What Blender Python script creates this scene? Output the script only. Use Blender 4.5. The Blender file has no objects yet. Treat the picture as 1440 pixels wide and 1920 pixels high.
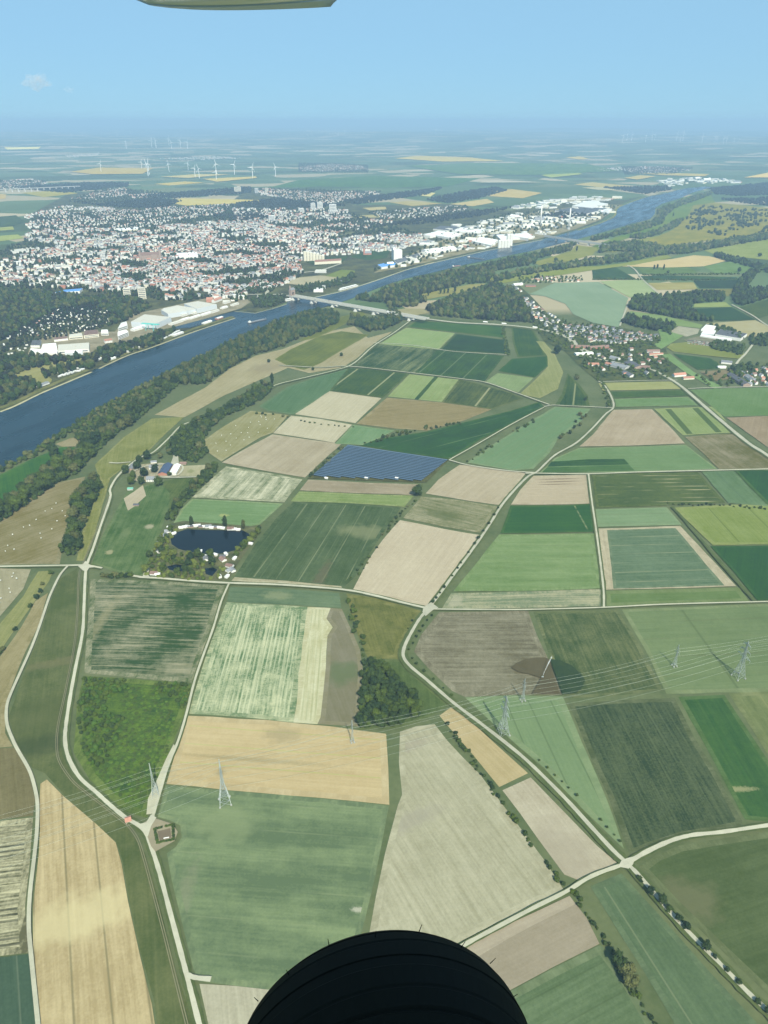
import bpy, math, random
import numpy as np
from mathutils import Vector, Matrix
C = bpy.context.scene.collection
R_ = math.radians
# ------------------------------------------------------------------ camera model
FPX, CX, CY, Y0, ALT = 1387.0, 720.0, 960.0, 226.0, 600.0
PITCH = math.atan((CY - Y0) / FPX)
SP, CP = math.sin(PITCH), math.cos(PITCH)
def hills(x, y):
    d = math.hypot(x, y)
    t = min(max((d - 9500.0) / 24000.0, 0), 1)
    t = t * t * (3 - 2 * t)
    n = (math.sin(x / 3100 + 1.3) * math.sin(y / 4200 + .5) + .6 * math.sin(x / 1700 + y / 2300 + 2) + .4 * math.sin(x / 900 - y / 1300)
         + .5 * math.sin(x / 6900 + 1.1))
    return t * (150 + 48 * n)
def ray(x, y):
    u, v = (x - CX) / FPX, (y - CY) / FPX
    return Vector((u, CP - v * SP, -SP - v * CP))
def G(x, y, z=0.0):
    r = ray(x, y)
    t = (ALT - z) / max(-r.z, 1e-4)
    p = r * t
    if p.length > 9000:
        t0, t1 = 8000.0, min(t, 70000.0)
        tt = t0
        while tt < t1:
            q = r * tt
            if ALT + q.z < hills(q.x, q.y): break
            tt += 60
        p = r * tt
        return Vector((p.x, p.y, hills(p.x, p.y) + z))
    return Vector((p.x, p.y, z))
def slant(p): return math.sqrt(p.x ** 2 + p.y ** 2 + (ALT - p.z) ** 2)
# ------------------------------------------------------------------ colour
SIG = 7.4e-5
HZ = np.array([.30, .50, .69])      # colour the air fades to, linear on screen
EG = np.array([1.84, 2.13, 2.19])   # screen brightness of a white level surface
def lin(c):
    c = np.array(c, float) / 255
    return np.where(c <= .04045, c / 12.92, ((c + .055) / 1.055) ** 2.4)
def alb(c, d=900.0, k=1.0):
    T = math.exp(-SIG * d)
    c = np.array(c, float); g = c @ np.array([.3, .6, .1]); c = g + (c - g) * .72 + (np.array([0, 11, 12]) if c[0] > c[1] else np.array([5, 11, 4])) * g / 150
    a = (lin(c) - (1 - T) * HZ) / (T * EG) * k
    return tuple(float(v) for v in np.clip(a, .012, .82))
# ------------------------------------------------------------------ nodes
class NT:
    def __init__(s, name):
        s.m = bpy.data.materials.new(name); s.m.use_nodes = True
        s.t = s.m.node_tree; s.t.nodes.clear()
        s.out = s.n('ShaderNodeOutputMaterial')
    def n(s, typ, ins=(), **kw):
        nd = s.t.nodes.new(typ)
        for k, v in kw.items(): setattr(nd, k, v)
        for k, v in dict(ins).items():
            sock = nd.inputs[k]
            if isinstance(v, bpy.types.NodeSocket): s.t.links.new(v, sock)
            else:
                if isinstance(v, (tuple, list)) and len(v) == 3 and sock.type == 'RGBA': v = (*v, 1)
                sock.default_value = v
        return nd
    def math(s, op, a, b=0.0, clamp=False):
        return s.n('ShaderNodeMath', {0: a, 1: b}, operation=op, use_clamp=clamp).outputs[0]
    def mix(s, f, a, b):
        return s.n('ShaderNodeMix', {0: f, 6: a, 7: b}, data_type='RGBA').outputs[2]
    def noise(s, vec, scale, detail=3.0, rough=.55):
        return s.n('ShaderNodeTexNoise', {'Vector': vec, 'Scale': scale, 'Detail': detail, 'Roughness': rough}).outputs[0]
    def rng(s, v, a, b, c=0.0, d=1.0):
        return s.n('ShaderNodeMapRange', {0: v, 1: a, 2: b, 3: c, 4: d}).outputs[0]
    def bsdf(s, col, rough=.9, spec=.15, **kw):
        b = s.n('ShaderNodeBsdfPrincipled', {'Base Color': col, 'Roughness': rough, 'Specular IOR Level': spec, **kw})
        s.t.links.new(b.outputs[0], s.out.inputs[0]); return b
    def scaled(s, vec, sx, sy, rot=0.0):
        a = s.n('ShaderNodeVectorRotate', {'Vector': vec, 'Angle': -rot}, rotation_type='Z_AXIS').outputs[0] if rot else vec
        return s.n('ShaderNodeVectorMath', {0: a, 1: (sx, sy, 0.01)}, operation='MULTIPLY').outputs[0]
def plain(name, col, rough=.85, spec=.2, var=.15, scale=.3, metal=0.0):
    t = NT(name)
    co = t.n('ShaderNodeTexCoord').outputs['Object']
    oi = t.n('ShaderNodeObjectInfo').outputs['Random']
    f = t.math('ADD', t.noise(co, scale, 4), t.math('MULTIPLY', oi, .6))
    f = t.rng(f, .4, 1.2)
    c1 = tuple(v * (1 - var) for v in col); c2 = tuple(min(v * (1 + var), .9) for v in col)
    t.bsdf(t.mix(f, c1, c2), rough, spec, Metallic=metal)
    return t.m
# ------------------------------------------------------------------ mesh helpers
def mesh_obj(name, V, Fs, mat=None, parent=None, mi=None, smooth=False, props=None):
    me = bpy.data.meshes.new(name)
    me.from_pydata([tuple(v) for v in V], [], [tuple(f) for f in Fs])
    mats = mat if isinstance(mat, (list, tuple)) else [mat]
    for m in mats:
        if m: me.materials.append(m)
    if mi is not None: me.polygons.foreach_set('material_index', np.array(mi, dtype=np.int32))
    if smooth: me.polygons.foreach_set('use_smooth', np.ones(len(Fs), dtype=bool))
    me.update()
    o = bpy.data.objects.new(name, me); C.objects.link(o)
    if parent: o.parent = parent
    if props:
        for k, v in props.items(): o[k] = v
    return o
def numpy_mesh(name, V, quads, mats, mi=None, parent=None, smooth=False):
    """V (n,3), faces (m,k) all of one size"""
    me = bpy.data.meshes.new(name)
    V = np.asarray(V, np.float32); Q = np.asarray(quads, np.int32); k = Q.shape[1]
    me.vertices.add(len(V)); me.vertices.foreach_set('co', V.ravel())
    me.loops.add(Q.size); me.loops.foreach_set('vertex_index', Q.ravel())
    me.polygons.add(len(Q)); me.polygons.foreach_set('loop_start', np.arange(0, Q.size, k, dtype=np.int32))
    for m in mats: me.materials.append(m)
    if mi is not None: me.polygons.foreach_set('material_index', np.asarray(mi, np.int32))
    me.polygons.foreach_set('use_smooth', np.full(len(Q), smooth, dtype=bool))
    me.update(calc_edges=True); me.validate()
    o = bpy.data.objects.new(name, me); C.objects.link(o)
    if parent: o.parent = parent
    return o
class MB:
    def __init__(s): s.V, s.F, s.M = [], [], []
    def add(s, V, Fs, m=0):
        b = len(s.V); s.V += [tuple(v) for v in V]
        for f in Fs: s.F.append(tuple(i + b for i in f)); s.M.append(m)
    def box(s, c, d, rz=0.0, m=0, taper=1.0):
        x, y, z = d[0] / 2, d[1] / 2, d[2] / 2; ca, sa = math.cos(rz), math.sin(rz)
        V = []
        for k, t in ((-z, 1), (z, taper)):
            for a, b in ((-x, -y), (x, -y), (x, y), (-x, y)):
                a *= t; b *= t
                V.append((c[0] + a * ca - b * sa, c[1] + a * sa + b * ca, c[2] + k))
        s.add(V, [(3, 2, 1, 0), (4, 5, 6, 7), (0, 1, 5, 4), (1, 2, 6, 5), (2, 3, 7, 6), (3, 0, 4, 7)], m)
    def bar(s, a, b, r, n=4, m=0, r2=None):
        a, b = Vector(a), Vector(b); d = (b - a).normalized(); r2 = r if r2 is None else r2
        up = Vector((0, 0, 1)) if abs(d.z) < .95 else Vector((1, 0, 0))
        e = d.cross(up).normalized(); g = d.cross(e)
        V = []
        for p, q in ((a, r), (b, r2)):
            for i in range(n):
                t = 2 * math.pi * (i + .5) / n
                V.append(p + e * math.cos(t) * q + g * math.sin(t) * q)
        Fs = [(i, (i + 1) % n, n + (i + 1) % n, n + i) for i in range(n)]
        Fs += [tuple(range(n - 1, -1, -1)), tuple(range(n, 2 * n))]
        s.add(V, Fs, m)
    def prism(s, poly, z0, z1, m=0, mtop=None):
        n = len(poly); ar = sum(poly[i][0] * poly[(i + 1) % n][1] - poly[(i + 1) % n][0] * poly[i][1] for i in range(n))
        if ar < 0: poly = poly[::-1]
        V = [(p[0], p[1], z0) for p in poly] + [(p[0], p[1], z1) for p in poly]
        s.add(V, [(i, (i + 1) % n, n + (i + 1) % n, n + i) for i in range(n)], m)
        s.add(V[n:], [tuple(range(n))], m if mtop is None else mtop)
    def build(s, name, mat, parent=None, smooth=False, props=None):
        return mesh_obj(name, s.V, s.F, mat, parent, s.M if isinstance(mat, (list, tuple)) else None, smooth, props)
def tag(o, label, cat, group=None):
    o['label'] = label; o['category'] = cat
    if group: o['group'] = group
    return o
def empty(name, loc, label, cat, group=None, rz=0.0):
    o = bpy.data.objects.new(name, None); C.objects.link(o)
    o.location = loc; o.rotation_euler = (0, 0, rz); o.empty_display_size = .1
    return tag(o, label, cat, group)
def dup(root, loc, rz=0.0, scale=None, label=None, group=None):
    r = root.copy(); C.objects.link(r); r.location = loc; r.rotation_euler = (0, 0, rz)
    if scale is not None: r.scale = (scale,) * 3 if not isinstance(scale, tuple) else scale
    if label: r['label'] = label
    if group: r['group'] = group
    for ch in root.children:
        c = ch.copy(); C.objects.link(c); c.parent = r
        for g in ch.children:
            d = g.copy(); C.objects.link(d); d.parent = c
    return r
def drop(root):
    for ch in list(root.children):
        for g in list(ch.children): bpy.data.objects.remove(g)
        bpy.data.objects.remove(ch)
    bpy.data.objects.remove(root)
def struct(o, label=None, kind='structure'):
    o['kind'] = kind
    if label: o['label'] = label
    return o
def in_poly(x, y, P):
    c = False; j = len(P) - 1
    for i in range(len(P)):
        if (P[i][1] > y) != (P[j][1] > y) and x < (P[j][0] - P[i][0]) * (y - P[i][1]) / (P[j][1] - P[i][1]) + P[i][0]: c = not c
        j = i
    return c
def scatter(px, n, rnd, mind=0.0, avoid=()):
    """n points spread evenly over the ground inside a polygon given by points of the survey"""
    P = [tuple(G(*p)[:2]) for p in px]
    xs = [p[0] for p in P]; ys = [p[1] for p in P]
    out = []; tries = 0
    grid = {}
    while len(out) < n and tries < n * 40:
        tries += 1
        x, y = rnd.uniform(min(xs), max(xs)), rnd.uniform(min(ys), max(ys))
        if not in_poly(x, y, P): continue
        if any(in_poly(x, y, a) for a in avoid): continue
        if mind:
            k = (int(x // mind), int(y // mind))
            if any((q[0] - x) ** 2 + (q[1] - y) ** 2 < mind * mind for a in (-1, 0, 1) for b in (-1, 0, 1) for q in grid.get((k[0] + a, k[1] + b), ())): continue
            grid.setdefault(k, []).append((x, y))
        out.append((x, y))
    return out
def simple(P):
    n = len(P); X = lambda a, b, c: (b.x - a.x) * (c.y - a.y) - (b.y - a.y) * (c.x - a.x)
    for i in range(n):
        for j in range(i + 2, n):
            if i == 0 and j == n - 1: continue
            a, b, c, d = P[i], P[(i + 1) % n], P[j], P[(j + 1) % n]
            if X(a, b, c) * X(a, b, d) < 0 and X(c, d, a) * X(c, d, b) < 0: return False
    return True
def smooth_line(P, per=6):
    P = [Vector(p) for p in P]
    if len(P) < 3: return P
    out = []
    for i in range(len(P) - 1):
        a = P[i - 1] if i else P[0] * 2 - P[1]
        b, c = P[i], P[i + 1]
        d = P[i + 2] if i + 2 < len(P) else c * 2 - b
        for k in range(per):
            t = k / per
            out.append(.5 * ((2 * b) + (c - a) * t + (2 * a - 5 * b + 4 * c - d) * t * t + (3 * b - a - 3 * c + d) * t ** 3))
    out.append(P[-1]); return out
def strip_mesh(P, w, z, off=0.0):
    V, Fs = [], []
    n = len(P)
    for i in range(n):
        a, b = P[max(i - 1, 0)], P[min(i + 1, n - 1)]
        d = Vector((b.x - a.x, b.y - a.y, 0)).normalized(); s = Vector((-d.y, d.x, 0))
        ww = w[i] if isinstance(w, list) else w
        V += [P[i] + s * (off + ww / 2) + Vector((0, 0, z)), P[i] + s * (off - ww / 2) + Vector((0, 0, z))]
    for i in range(n - 1): Fs.append((2 * i, 2 * i + 1, 2 * i + 3, 2 * i + 2))
    return V, Fs
SKY_STRENGTH, SUN_STRENGTH, SUN_COLOR, EXPOSURE = .06, 5.0, (1.0, .95, .80), .8
HAZE_COLOR = (.41, .63, .85, 1)
SKY_TINT, SKY_HAZE = (.375, .65, 1.06, 1), (3.55, 6.3, 8.1, 1)
WHEEL_LOC, WHEEL_ROT = (.003, .55, -1.225), (R_(-14), 0, R_(9))
FIELDS = r"""
# near, below the cross track
field('green_crop_field', 'large even green crop field behind the pylons', [(310,1472),(480,1487),(600,1497),(729,1511),(720,1560),(702,1650),(684,1725),(676,1755),(640,1868),(500,1856),(400,1843),(372,1840),(362,1815),(345,1745),(322,1650),(313,1600),(330,1588),(341,1570),(338,1548),(318,1538),(296,1532)], (92,124,94), (126,156,112), d=((320,1640),(690,1670)), st=2.6, sw=24, sl=8, bl=1.3, bs=50, ln=[(30,.9,4,(150,170,130),.35,.6)], spot=[(420,1545,34,26,(138,164,118),.5),(330,1720,10,60,(140,150,125),.45),(672,1706,7,3,(190,188,160),.8)])
field('wheat_field', 'ripe orange wheat field under the power lines', [(348,1342),(500,1350),(620,1362),(724,1376),(728,1440),(730,1509),(600,1496),(480,1486),(312,1470),(330,1408)], (192,166,108), (212,188,130), d=((340,1400),(728,1430)), st=1.0, sw=7, bl=1.0, spot=[(530,1378,26,14,(160,148,105),.5),(480,1425,90,4,(150,140,95),.45)])
field('stubble_field', 'pale stubble field tapering towards the track', [(750,1372),(780,1362),(815,1358),(838,1388),(900,1452),(960,1532),(1020,1612),(1058,1670),(1000,1698),(870,1762),(760,1820),(672,1825),(692,1752),(705,1680),(722,1600),(746,1510),(754,1490),(748,1430)], (160,157,120), (192,187,150), d=((838,1388),(1058,1670)), st=1.3, sw=4, bl=.9, bs=50, ln=[(9,1.6,0,(165,158,122),.5,1)], spot=[(765,1400,9,30,(165,155,132),.5),(752,1545,12,50,(165,158,136),.55)])
field('striped_field', 'young crop in pale broken stripes', [(425,1129),(520,1134),(577,1138),(550,1355),(480,1347),(353,1338),(372,1275),(397,1200)], (88,134,96), (190,204,166), d=((452,1132),(392,1340)), st=1.5, sw=2.4, sl=14, bl=2.2, bs=34, fi=1.2, bias=.42, ln=[(5.2,1.9,0,(200,214,180),.7,.4),(31,3,8,(206,216,180),.55,.3)])
field('pale_strip', 'cream strip beside the striped crop', [(577,1138),(620,1140),(612,1160),(624,1176),(614,1192),(611,1250),(606,1300),(601,1345),(595,1358),(550,1355)], (176,182,138), (214,212,168), d=((590,1140),(570,1350)), st=1.4, sw=2.4, bl=1.2, bs=30, ln=[(5.2,1.6,0,(150,165,120),.5,.4)], rag=1.5)
field('ploughed_strip', 'grey brown ploughed strip with a wavy edge', [(620,1140),(641,1142),(675,1218),(681,1260),(672,1362),(595,1358),(601,1345),(606,1300),(611,1250),(614,1192),(625,1176),(612,1160)], (118,122,98), (140,136,112), bl=1.4, bs=40, spot=[(640,1262,24,30,(98,124,92),.8)])
field('green_strip', 'short blue green strip below the track', [(430,1101),(530,1104),(636,1112),(640,1140),(520,1133),(426,1128)], (82,118,96), (110,142,112), bl=1.2, spot=[(520,1117,24,12,(140,158,122),.6)])
field('meadow', 'olive meadow between the two tracks', [(650,1113),(702,1121),(794,1147),(770,1184),(753,1214),(748,1236),(690,1235),(668,1182)], (88,108,60), (128,134,80), bl=2.2, bs=28, st=.5)
field('meadow', 'green meadow beside the small wood', [(690,1237),(752,1237),(768,1256),(800,1284),(843,1322),(800,1347),(745,1366),(672,1369),(676,1290)], (70,102,62), (94,124,78), bl=1.5, bs=30)
field('wheat_field', 'small ripe wheat field beside the asphalt road', [(846,1326),(858,1330),(930,1396),(990,1450),(936,1476),(884,1412),(824,1342)], (180,160,104), (200,178,124), bl=1.2, bs=30)
field('bare_field', 'sandy field dotted with weed clumps', [(942,1482),(995,1458),(1060,1525),(1118,1585),(1158,1619),(1112,1645),(1088,1652),(1058,1640),(1010,1575)], (172,160,128), (200,190,158), bl=1.7, bs=45, st=.7, spot=[(1045,1600,40,40,(168,156,130),.5)])
field('green_crop_field', 'triangular light green field under the pylons', [(872,1308),(960,1304),(1055,1306),(1090,1390),(1138,1500),(1170,1592),(1100,1525),(1020,1440),(930,1362)], (104,142,102), (122,158,114), d=((1000,1310),(1090,1500)), st=.6, bl=.8, ln=[(26,1.6,3,(80,112,80),.55,0)])
field('fallow_field', 'grey brown fallow field with faint streaks', [(824,1148),(900,1147),(990,1145),(1006,1190),(1030,1240),(1054,1303),(960,1303),(872,1307),(848,1296),(802,1252),(776,1222),(790,1190)], (110,108,84), (154,150,122), d=((824,1180),(1000,1180)), st=2.0, sw=5, bl=1.3, bs=50)
field('leafy_row_field', 'dark green row crop with sandy rows', [(1000,1148),(1158,1144),(1200,1212),(1243,1296),(1150,1305),(1072,1309),(1030,1230)], (62,96,64), (106,124,88), d=((1080,1150),(1150,1300)), st=1.4, sw=4, bl=1.5, bs=30, fi=1.2, ln=[(16,2,0,(112,128,92),.4,1)])
field('green_crop_field', 'broad mid green field with two pylons', [(1166,1143),(1440,1132),(1540,1128),(1540,1293),(1440,1297),(1250,1301),(1206,1212)], (98,130,92), (118,148,106), d=((1180,1170),(1440,1160)), st=.9, sw=9, bl=.9, lx=[(170,3,20,(88,116,84),.6,0)])
field('leafy_row_field', 'dark potato field in long rows', [(1066,1319),(1160,1313),(1265,1309),(1300,1380),(1345,1452),(1392,1540),(1388,1550),(1280,1570),(1220,1590),(1182,1606),(1140,1492),(1096,1392)], (54,84,58), (88,112,84), d=((1160,1315),(1290,1560)), st=1.7, sw=3.5, bl=1.2, bs=34, fi=1.3, ln=[(12,1.8,0,(100,122,94),.45,1)])
field('leafy_field', 'bright green beet field at the crossroads side', [(1272,1307),(1358,1303),(1400,1366),(1440,1426),(1540,1560),(1440,1541),(1397,1537),(1346,1442)], (50,100,54), (70,120,70), bl=1.2, bs=28, spot=[(1378,1480,4,26,(170,172,130),.6)])
field('green_crop_field', 'olive green field beyond the beet field', [(1366,1300),(1440,1297),(1540,1293),(1540,1530),(1440,1416)], (92,118,76), (122,142,96), d=((1366,1300),(1440,1416)), st=1.0, sw=8, ln=[(40,2,0,(140,150,105),.5,0)])
field('green_crop_field', 'dull green field inside the bend of the lane', [(1198,1626),(1228,1604),(1272,1586),(1350,1573),(1440,1560),(1560,1545),(1560,2000),(1500,1930),(1440,1866),(1350,1780),(1262,1695)], (72,100,66), (94,120,82), d=((1262,1695),(1440,1640)), st=.9, sw=10, bl=1.2, bs=70, spot=[(1290,1690,30,26,(112,122,92),.7)], ln=[(60,1,10,(118,138,100),.4,1)])
field('green_crop_field', 'long blue green field between ditch and lane', [(1107,1662),(1165,1638),(1240,1720),(1330,1822),(1416,1915),(1470,1985),(1300,1985),(1242,1880),(1160,1748)], (78,112,84), (98,132,98), d=((1107,1662),(1242,1880)), st=.9, sw=7, bl=.9, ln=[(48,1.2,13,(140,158,125),.5,0)])
field('ploughed_field', 'brown ploughed field below the lane', [(884,1768),(1000,1712),(1068,1680),(1100,1722),(1124,1770),(1040,1812),(960,1855),(900,1888),(830,1850)], (152,140,112), (172,158,130), bl=.9, bs=60, st=.5)
field('pale_strip', 'lighter band along the ploughed field', [(884,1768),(1000,1712),(1068,1680),(1078,1696),(1000,1735),(890,1798),(866,1790)], (168,154,126), (186,172,142), bl=.8)
field('green_crop_field', 'green field below the ploughed field', [(960,1857),(1040,1814),(1126,1772),(1180,1842),(1240,1945),(1260,1990),(880,1990),(905,1890)], (80,114,80), (106,138,102), d=((960,1857),(1126,1772)), st=1.4, sw=6, bl=.7)
field('stubble_field', 'pale stubble beside the tyre and the dike road', [(374,1845),(440,1849),(520,1858),(640,1870),(700,1990),(420,1990),(395,1940)], (170,164,132), (200,194,160), st=1.4, sw=4, bl=.8, d=((440,1850),(450,1960)))
# near left of the dike
field('streaky_field', 'dark green field with dry straw streaks', [(170,1086),(240,1088),(330,1092),(421,1098),(397,1180),(363,1281),(300,1276),(240,1270),(158,1263),(164,1175)], (58,98,66), (162,160,124), d=((170,1170),(400,1180)), st=2.6, sw=2.6, sl=26, bl=1.9, bs=60, bias=.22, fi=.5, spot=[(172,1190,9,90,(150,152,120),.55),(390,1200,14,80,(165,162,128),.55),(345,1255,40,14,(165,162,125),.5)])
field('scrub_ground', 'lush green undergrowth of the scrub plot', [(156,1268),(240,1273),(361,1283),(346,1340),(325,1392),(298,1460),(276,1534),(240,1524),(205,1500),(168,1462),(138,1410),(144,1330)], (52,94,44), (96,134,58), bl=1.8, bs=16, st=.3, fi=1.0)
field('dike_grass', 'olive grass slope between the tracks', [(114,1084),(145,1066),(157,1140),(140,1255),(122,1365),(128,1425),(148,1460),(235,1545),(272,1600),(300,1700),(330,1820),(372,1960),(300,1960),(290,1880),(265,1790),(243,1690),(230,1615),(218,1578),(120,1490),(84,1450),(60,1440),(30,1390),(16,1345),(45,1265),(78,1180),(100,1112)], (78,104,68), (108,124,84), d=((140,1255),(128,1425)), head=0, st=1.0, sw=8, bl=1.9, bs=40, spot=[(95,1130,30,60,(76,104,66),.6),(64,1400,20,50,(62,88,64),.6),(100,1340,40,70,(84,104,70),.5),(120,1240,10,70,(128,124,84),.5)])
field('wheat_field', 'tall wheat field with dark tramlines along the rutted track', [(76,1470),(88,1462),(120,1494),(180,1545),(217,1580),(228,1620),(240,1690),(262,1790),(285,1885),(300,1985),(78,1985),(62,1800),(62,1700),(73,1600)], (178,156,102), (208,186,128), d=((140,1600),(160,1900)), st=2.0, sw=5, sl=14, bl=1.5, bs=40, fi=.9, ln=[(27,1.6,4,(128,122,82),.7,0)], spot=[(150,1720,26,60,(222,206,142),.6)])
field('striped_field', 'black and white striped field beside the rutted track', [(-60,1548),(0,1540),(62,1533),(56,1620),(47,1700),(53,1787),(0,1793),(-60,1800)], (96,104,82), (200,202,166), d=((0,1640),(55,1633)), st=2.4, sw=2.2, sl=20, bl=.9, fi=.7, bias=.55, ln=[(5.5,2.2,0,(60,74,62),.75,.5)])
field('green_crop_field', 'dark blue green field at the rutted track', [(-80,1800),(0,1796),(56,1789),(64,1850),(70,1985),(-80,1985)], (60,96,84), (80,116,98), bl=.9, st=.8, d=((30,1800),(40,1960)), ln=[(16,1,0,(125,145,125),.4,0)])
field('fallow_field', 'brown fallow field above the striped field', [(-80,1406),(0,1404),(30,1402),(54,1448),(66,1500),(62,1530),(0,1537),(-80,1546)], (112,108,70), (140,132,90), bl=1.4, bs=50)
field('dry_meadow', 'dry tan meadow beside the winding track', [(90,1112),(76,1165),(48,1222),(24,1282),(10,1325),(10,1375),(24,1400),(-60,1408),(-60,1290),(0,1232),(40,1176),(66,1128)], (140,132,84), (168,156,108), bl=1.3, bs=40, d=((40,1176),(0,1232)))
field('hay_strip', 'yellow green mown strip', [(72,1072),(100,1070),(92,1090),(50,1150),(0,1222),(-60,1290),(-60,1232),(0,1170),(44,1118)], (122,138,86), (152,160,108), bl=1.0, d=((90,1090),(0,1222)), st=1.2)
field('hay_field', 'tan hay field with few white bales below the track', [(-80,1068),(0,1066),(58,1068),(44,1104),(0,1156),(-80,1230)], (150,146,108), (176,168,132), bl=1.2)
field('hay_field', 'brown hay field with white bales beside the wood', [(-80,990),(0,972),(60,930),(110,905),(160,894),(150,930),(132,980),(116,1036),(112,1058),(0,1061),(-80,1063)], (122,122,84), (156,148,110), d=((10,1000),(120,960)), st=1.6, sw=7, bl=1.6, bs=60)
field('leafy_field', 'bright green field on the river bank', [(-80,930),(0,891),(60,861),(115,838),(162,840),(110,868),(60,903),(20,940),(-80,990)], (48,110,52), (78,134,70), bl=1.3, bs=50)
field('fallow_field', 'small beige patch on the river bank', [(104,833),(132,822),(182,814),(162,836),(117,838)], (146,140,104), (170,160,124))
field('meadow', 'yellow green meadow along the dike', [(178,872),(232,820),(285,785),(345,782),(312,812),(283,842),(247,866),(207,897),(198,930),(178,1000),(160,1052),(143,1052),(163,960),(190,905)], (112,130,78), (142,154,102), bl=1.8, bs=45)
field('fallow_field', 'long tan field along the riverside trees', [(290,778),(345,783),(420,742),(512,702),(540,690),(580,700),(640,690),(690,660),(735,622),(690,634),(664,612),(620,621),(570,639),(530,655),(480,667),(430,692),(385,727)], (156,150,112), (180,172,136), bl=1.4, bs=90, spot=[(500,690,60,50,(150,142,116),.6)])
field('meadow', 'green hollow inside the tan riverside field', [(515,674),(545,655),(600,630),(640,621),(692,628),(645,655),(600,682),(570,694),(540,686)], (92,118,76), (120,140,92), bl=1.4, bs=60)
field('meadow', 'flood meadow between river trees', [(560,640),(600,612),(640,594),(680,584),(690,596),(650,606),(620,622),(585,636)], (96,122,82), (122,142,98), bl=1.3)
field('pasture', 'green horse pasture below the farm', [(203,985),(238,922),(300,902),(335,915),(312,968),(292,1022),(276,1076),(262,1083),(228,1076),(172,1058),(190,1010)], (68,112,74), (106,138,98), bl=1.8, bs=35, fi=.8, spot=[(280,988,9,9,(178,172,138),.8),(205,1036,8,7,(170,170,138),.7),(235,1000,20,8,(120,145,108),.5)])
field('sand_yard', 'bare sandy paddock beside the farm', [(232,935),(268,910),(274,930),(252,950),(240,958)], (176,164,134), (196,184,152))
field('pasture', 'green paddock behind the barns', [(300,905),(330,898),(385,895),(360,930),(330,960),(318,962),(318,925)], (74,108,70), (106,130,86), bl=1.8, bs=25)
field('sand_yard', 'riding arena behind the barns', [(343,874),(386,872),(380,893),(334,893)], (166,164,124), (192,184,148), spot=[(358,884,10,8,(120,140,90),.6)])
field('farm_yard', 'pale gravel yard between the farm buildings', [(255,872),(300,868),(342,872),(336,895),(300,896),(270,905),(244,900),(240,880)], (150,150,126), (186,180,152), bl=1.6, bs=15)
# middle
field('green_crop_field', 'blue green field behind the dike', [(486,762),(540,725),(600,705),(655,691),(622,735),(551,778),(500,770)], (78,124,100), (98,142,116), bl=.8)
field('leafy_field', 'dark green field with two pale strips', [(653,690),(690,692),(767,701),(718,746),(618,733)], (62,102,70), (86,120,88), d=((701,697),(655,733)), st=1.0, ln=[(105,5,20,(150,165,135),.8,0)])
field('green_crop_field', 'light green pair of fields with a dark strip', [(768,702),(860,712),(828,754),(727,744)], (122,156,106), (140,170,120), d=((818,706),(780,750)), st=.8)
field('leafy_field', 'dark strip between the light green fields', [(815,706),(822,707),(784,750),(777,749)], (66,106,72))
field('leafy_field', 'dark green wedge with one pale strip', [(862,712),(886,717),(960,737),(982,748),(922,768),(828,754)], (66,100,70), (100,124,92), d=((890,718),(858,755)), st=1.6, sw=9, ln=[(140,5,60,(158,168,135),.8,0)])
field('stubble_field', 'pale beige field in the middle', [(618,734),(715,747),(666,794),(553,777)], (180,172,138), (198,190,156), bl=.8)
field('fallow_field', 'brown field in the middle', [(726,746),(828,755),(922,768),(870,789),(800,808),(740,804),(668,795)], (136,126,88), (160,148,106), d=((700,790),(900,770)), st=1.4, sw=18, bl=1.0)
field('leafy_row_field', 'green field with many pale strips', [(705,644),(770,650),(945,668),(908,716),(770,699),(656,685)], (66,104,78), (128,150,120), d=((800,652),(740,697)), st=2.0, sw=14, sl=16, bl=1.2, bs=110, bias=.3, ln=[(58,4,10,(150,168,140),.6,.6)])
field('leafy_field', 'dark green right half with pale lines', [(822,655),(945,668),(908,716),(778,700)], (56,100,70), (76,120,88), d=((880,660),(830,706)), st=.9, ln=[(62,3,10,(120,150,124),.6,0)])
field('green_crop_field', 'light green field near the embankment', [(762,615),(853,625),(822,656),(706,645)], (122,160,114), (142,176,130), bl=1.0, bs=70, d=((790,617),(740,650)), st=.9)
field('leafy_field', 'dark blue green field near the embankment', [(855,626),(952,638),(956,665),(824,656)], (54,98,78), (66,110,90))
field('green_crop_field', 'green strip along the highway embankment', [(780,602),(880,607),(942,612),(947,634),(764,613)], (66,114,76), (84,130,92), st=1.0, sw=12)
field('leafy_field', 'dark green field before the village', [(958,612),(998,616),(1012,640),(1024,667),(970,670),(962,645)], (64,106,74), (82,122,88))
field('leafy_field', 'dark green field with a curved end', [(960,673),(1026,668),(1028,685),(1003,708),(934,696)], (56,106,72), (68,118,82))
field('green_crop_field', 'light green wedge', [(933,700),(1000,709),(972,736),(908,718)], (116,152,112), (134,168,126))
field('hay_strip', 'curved pale strip along the old river bend', [(1005,640),(1020,641),(1040,664),(1056,698),(1046,730),(1012,747),(974,740),(1010,706),(1027,688),(1026,668)], (126,146,104), (152,164,124), bl=1.0)
field('vineyard_field', 'triangular field with pale curved rows', [(1064,700),(1085,720),(1101,741),(1106,763),(1040,761),(1054,738)], (60,102,70), (84,118,84), d=((1072,705),(1065,760)), ln=[(34,4,0,(150,166,130),.7,0)])
field('leafy_field', 'long dark green tongue above the solar park', [(664,834),(720,822),(800,810),(880,790),(960,770),(1012,754),(1020,764),(984,783),(940,805),(898,826),(846,862),(760,850),(690,838)], (46,98,58), (62,114,74), d=((700,836),(1000,762)), st=.8, ln=[(60,2.4,10,(120,158,118),.5,.6)])
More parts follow.
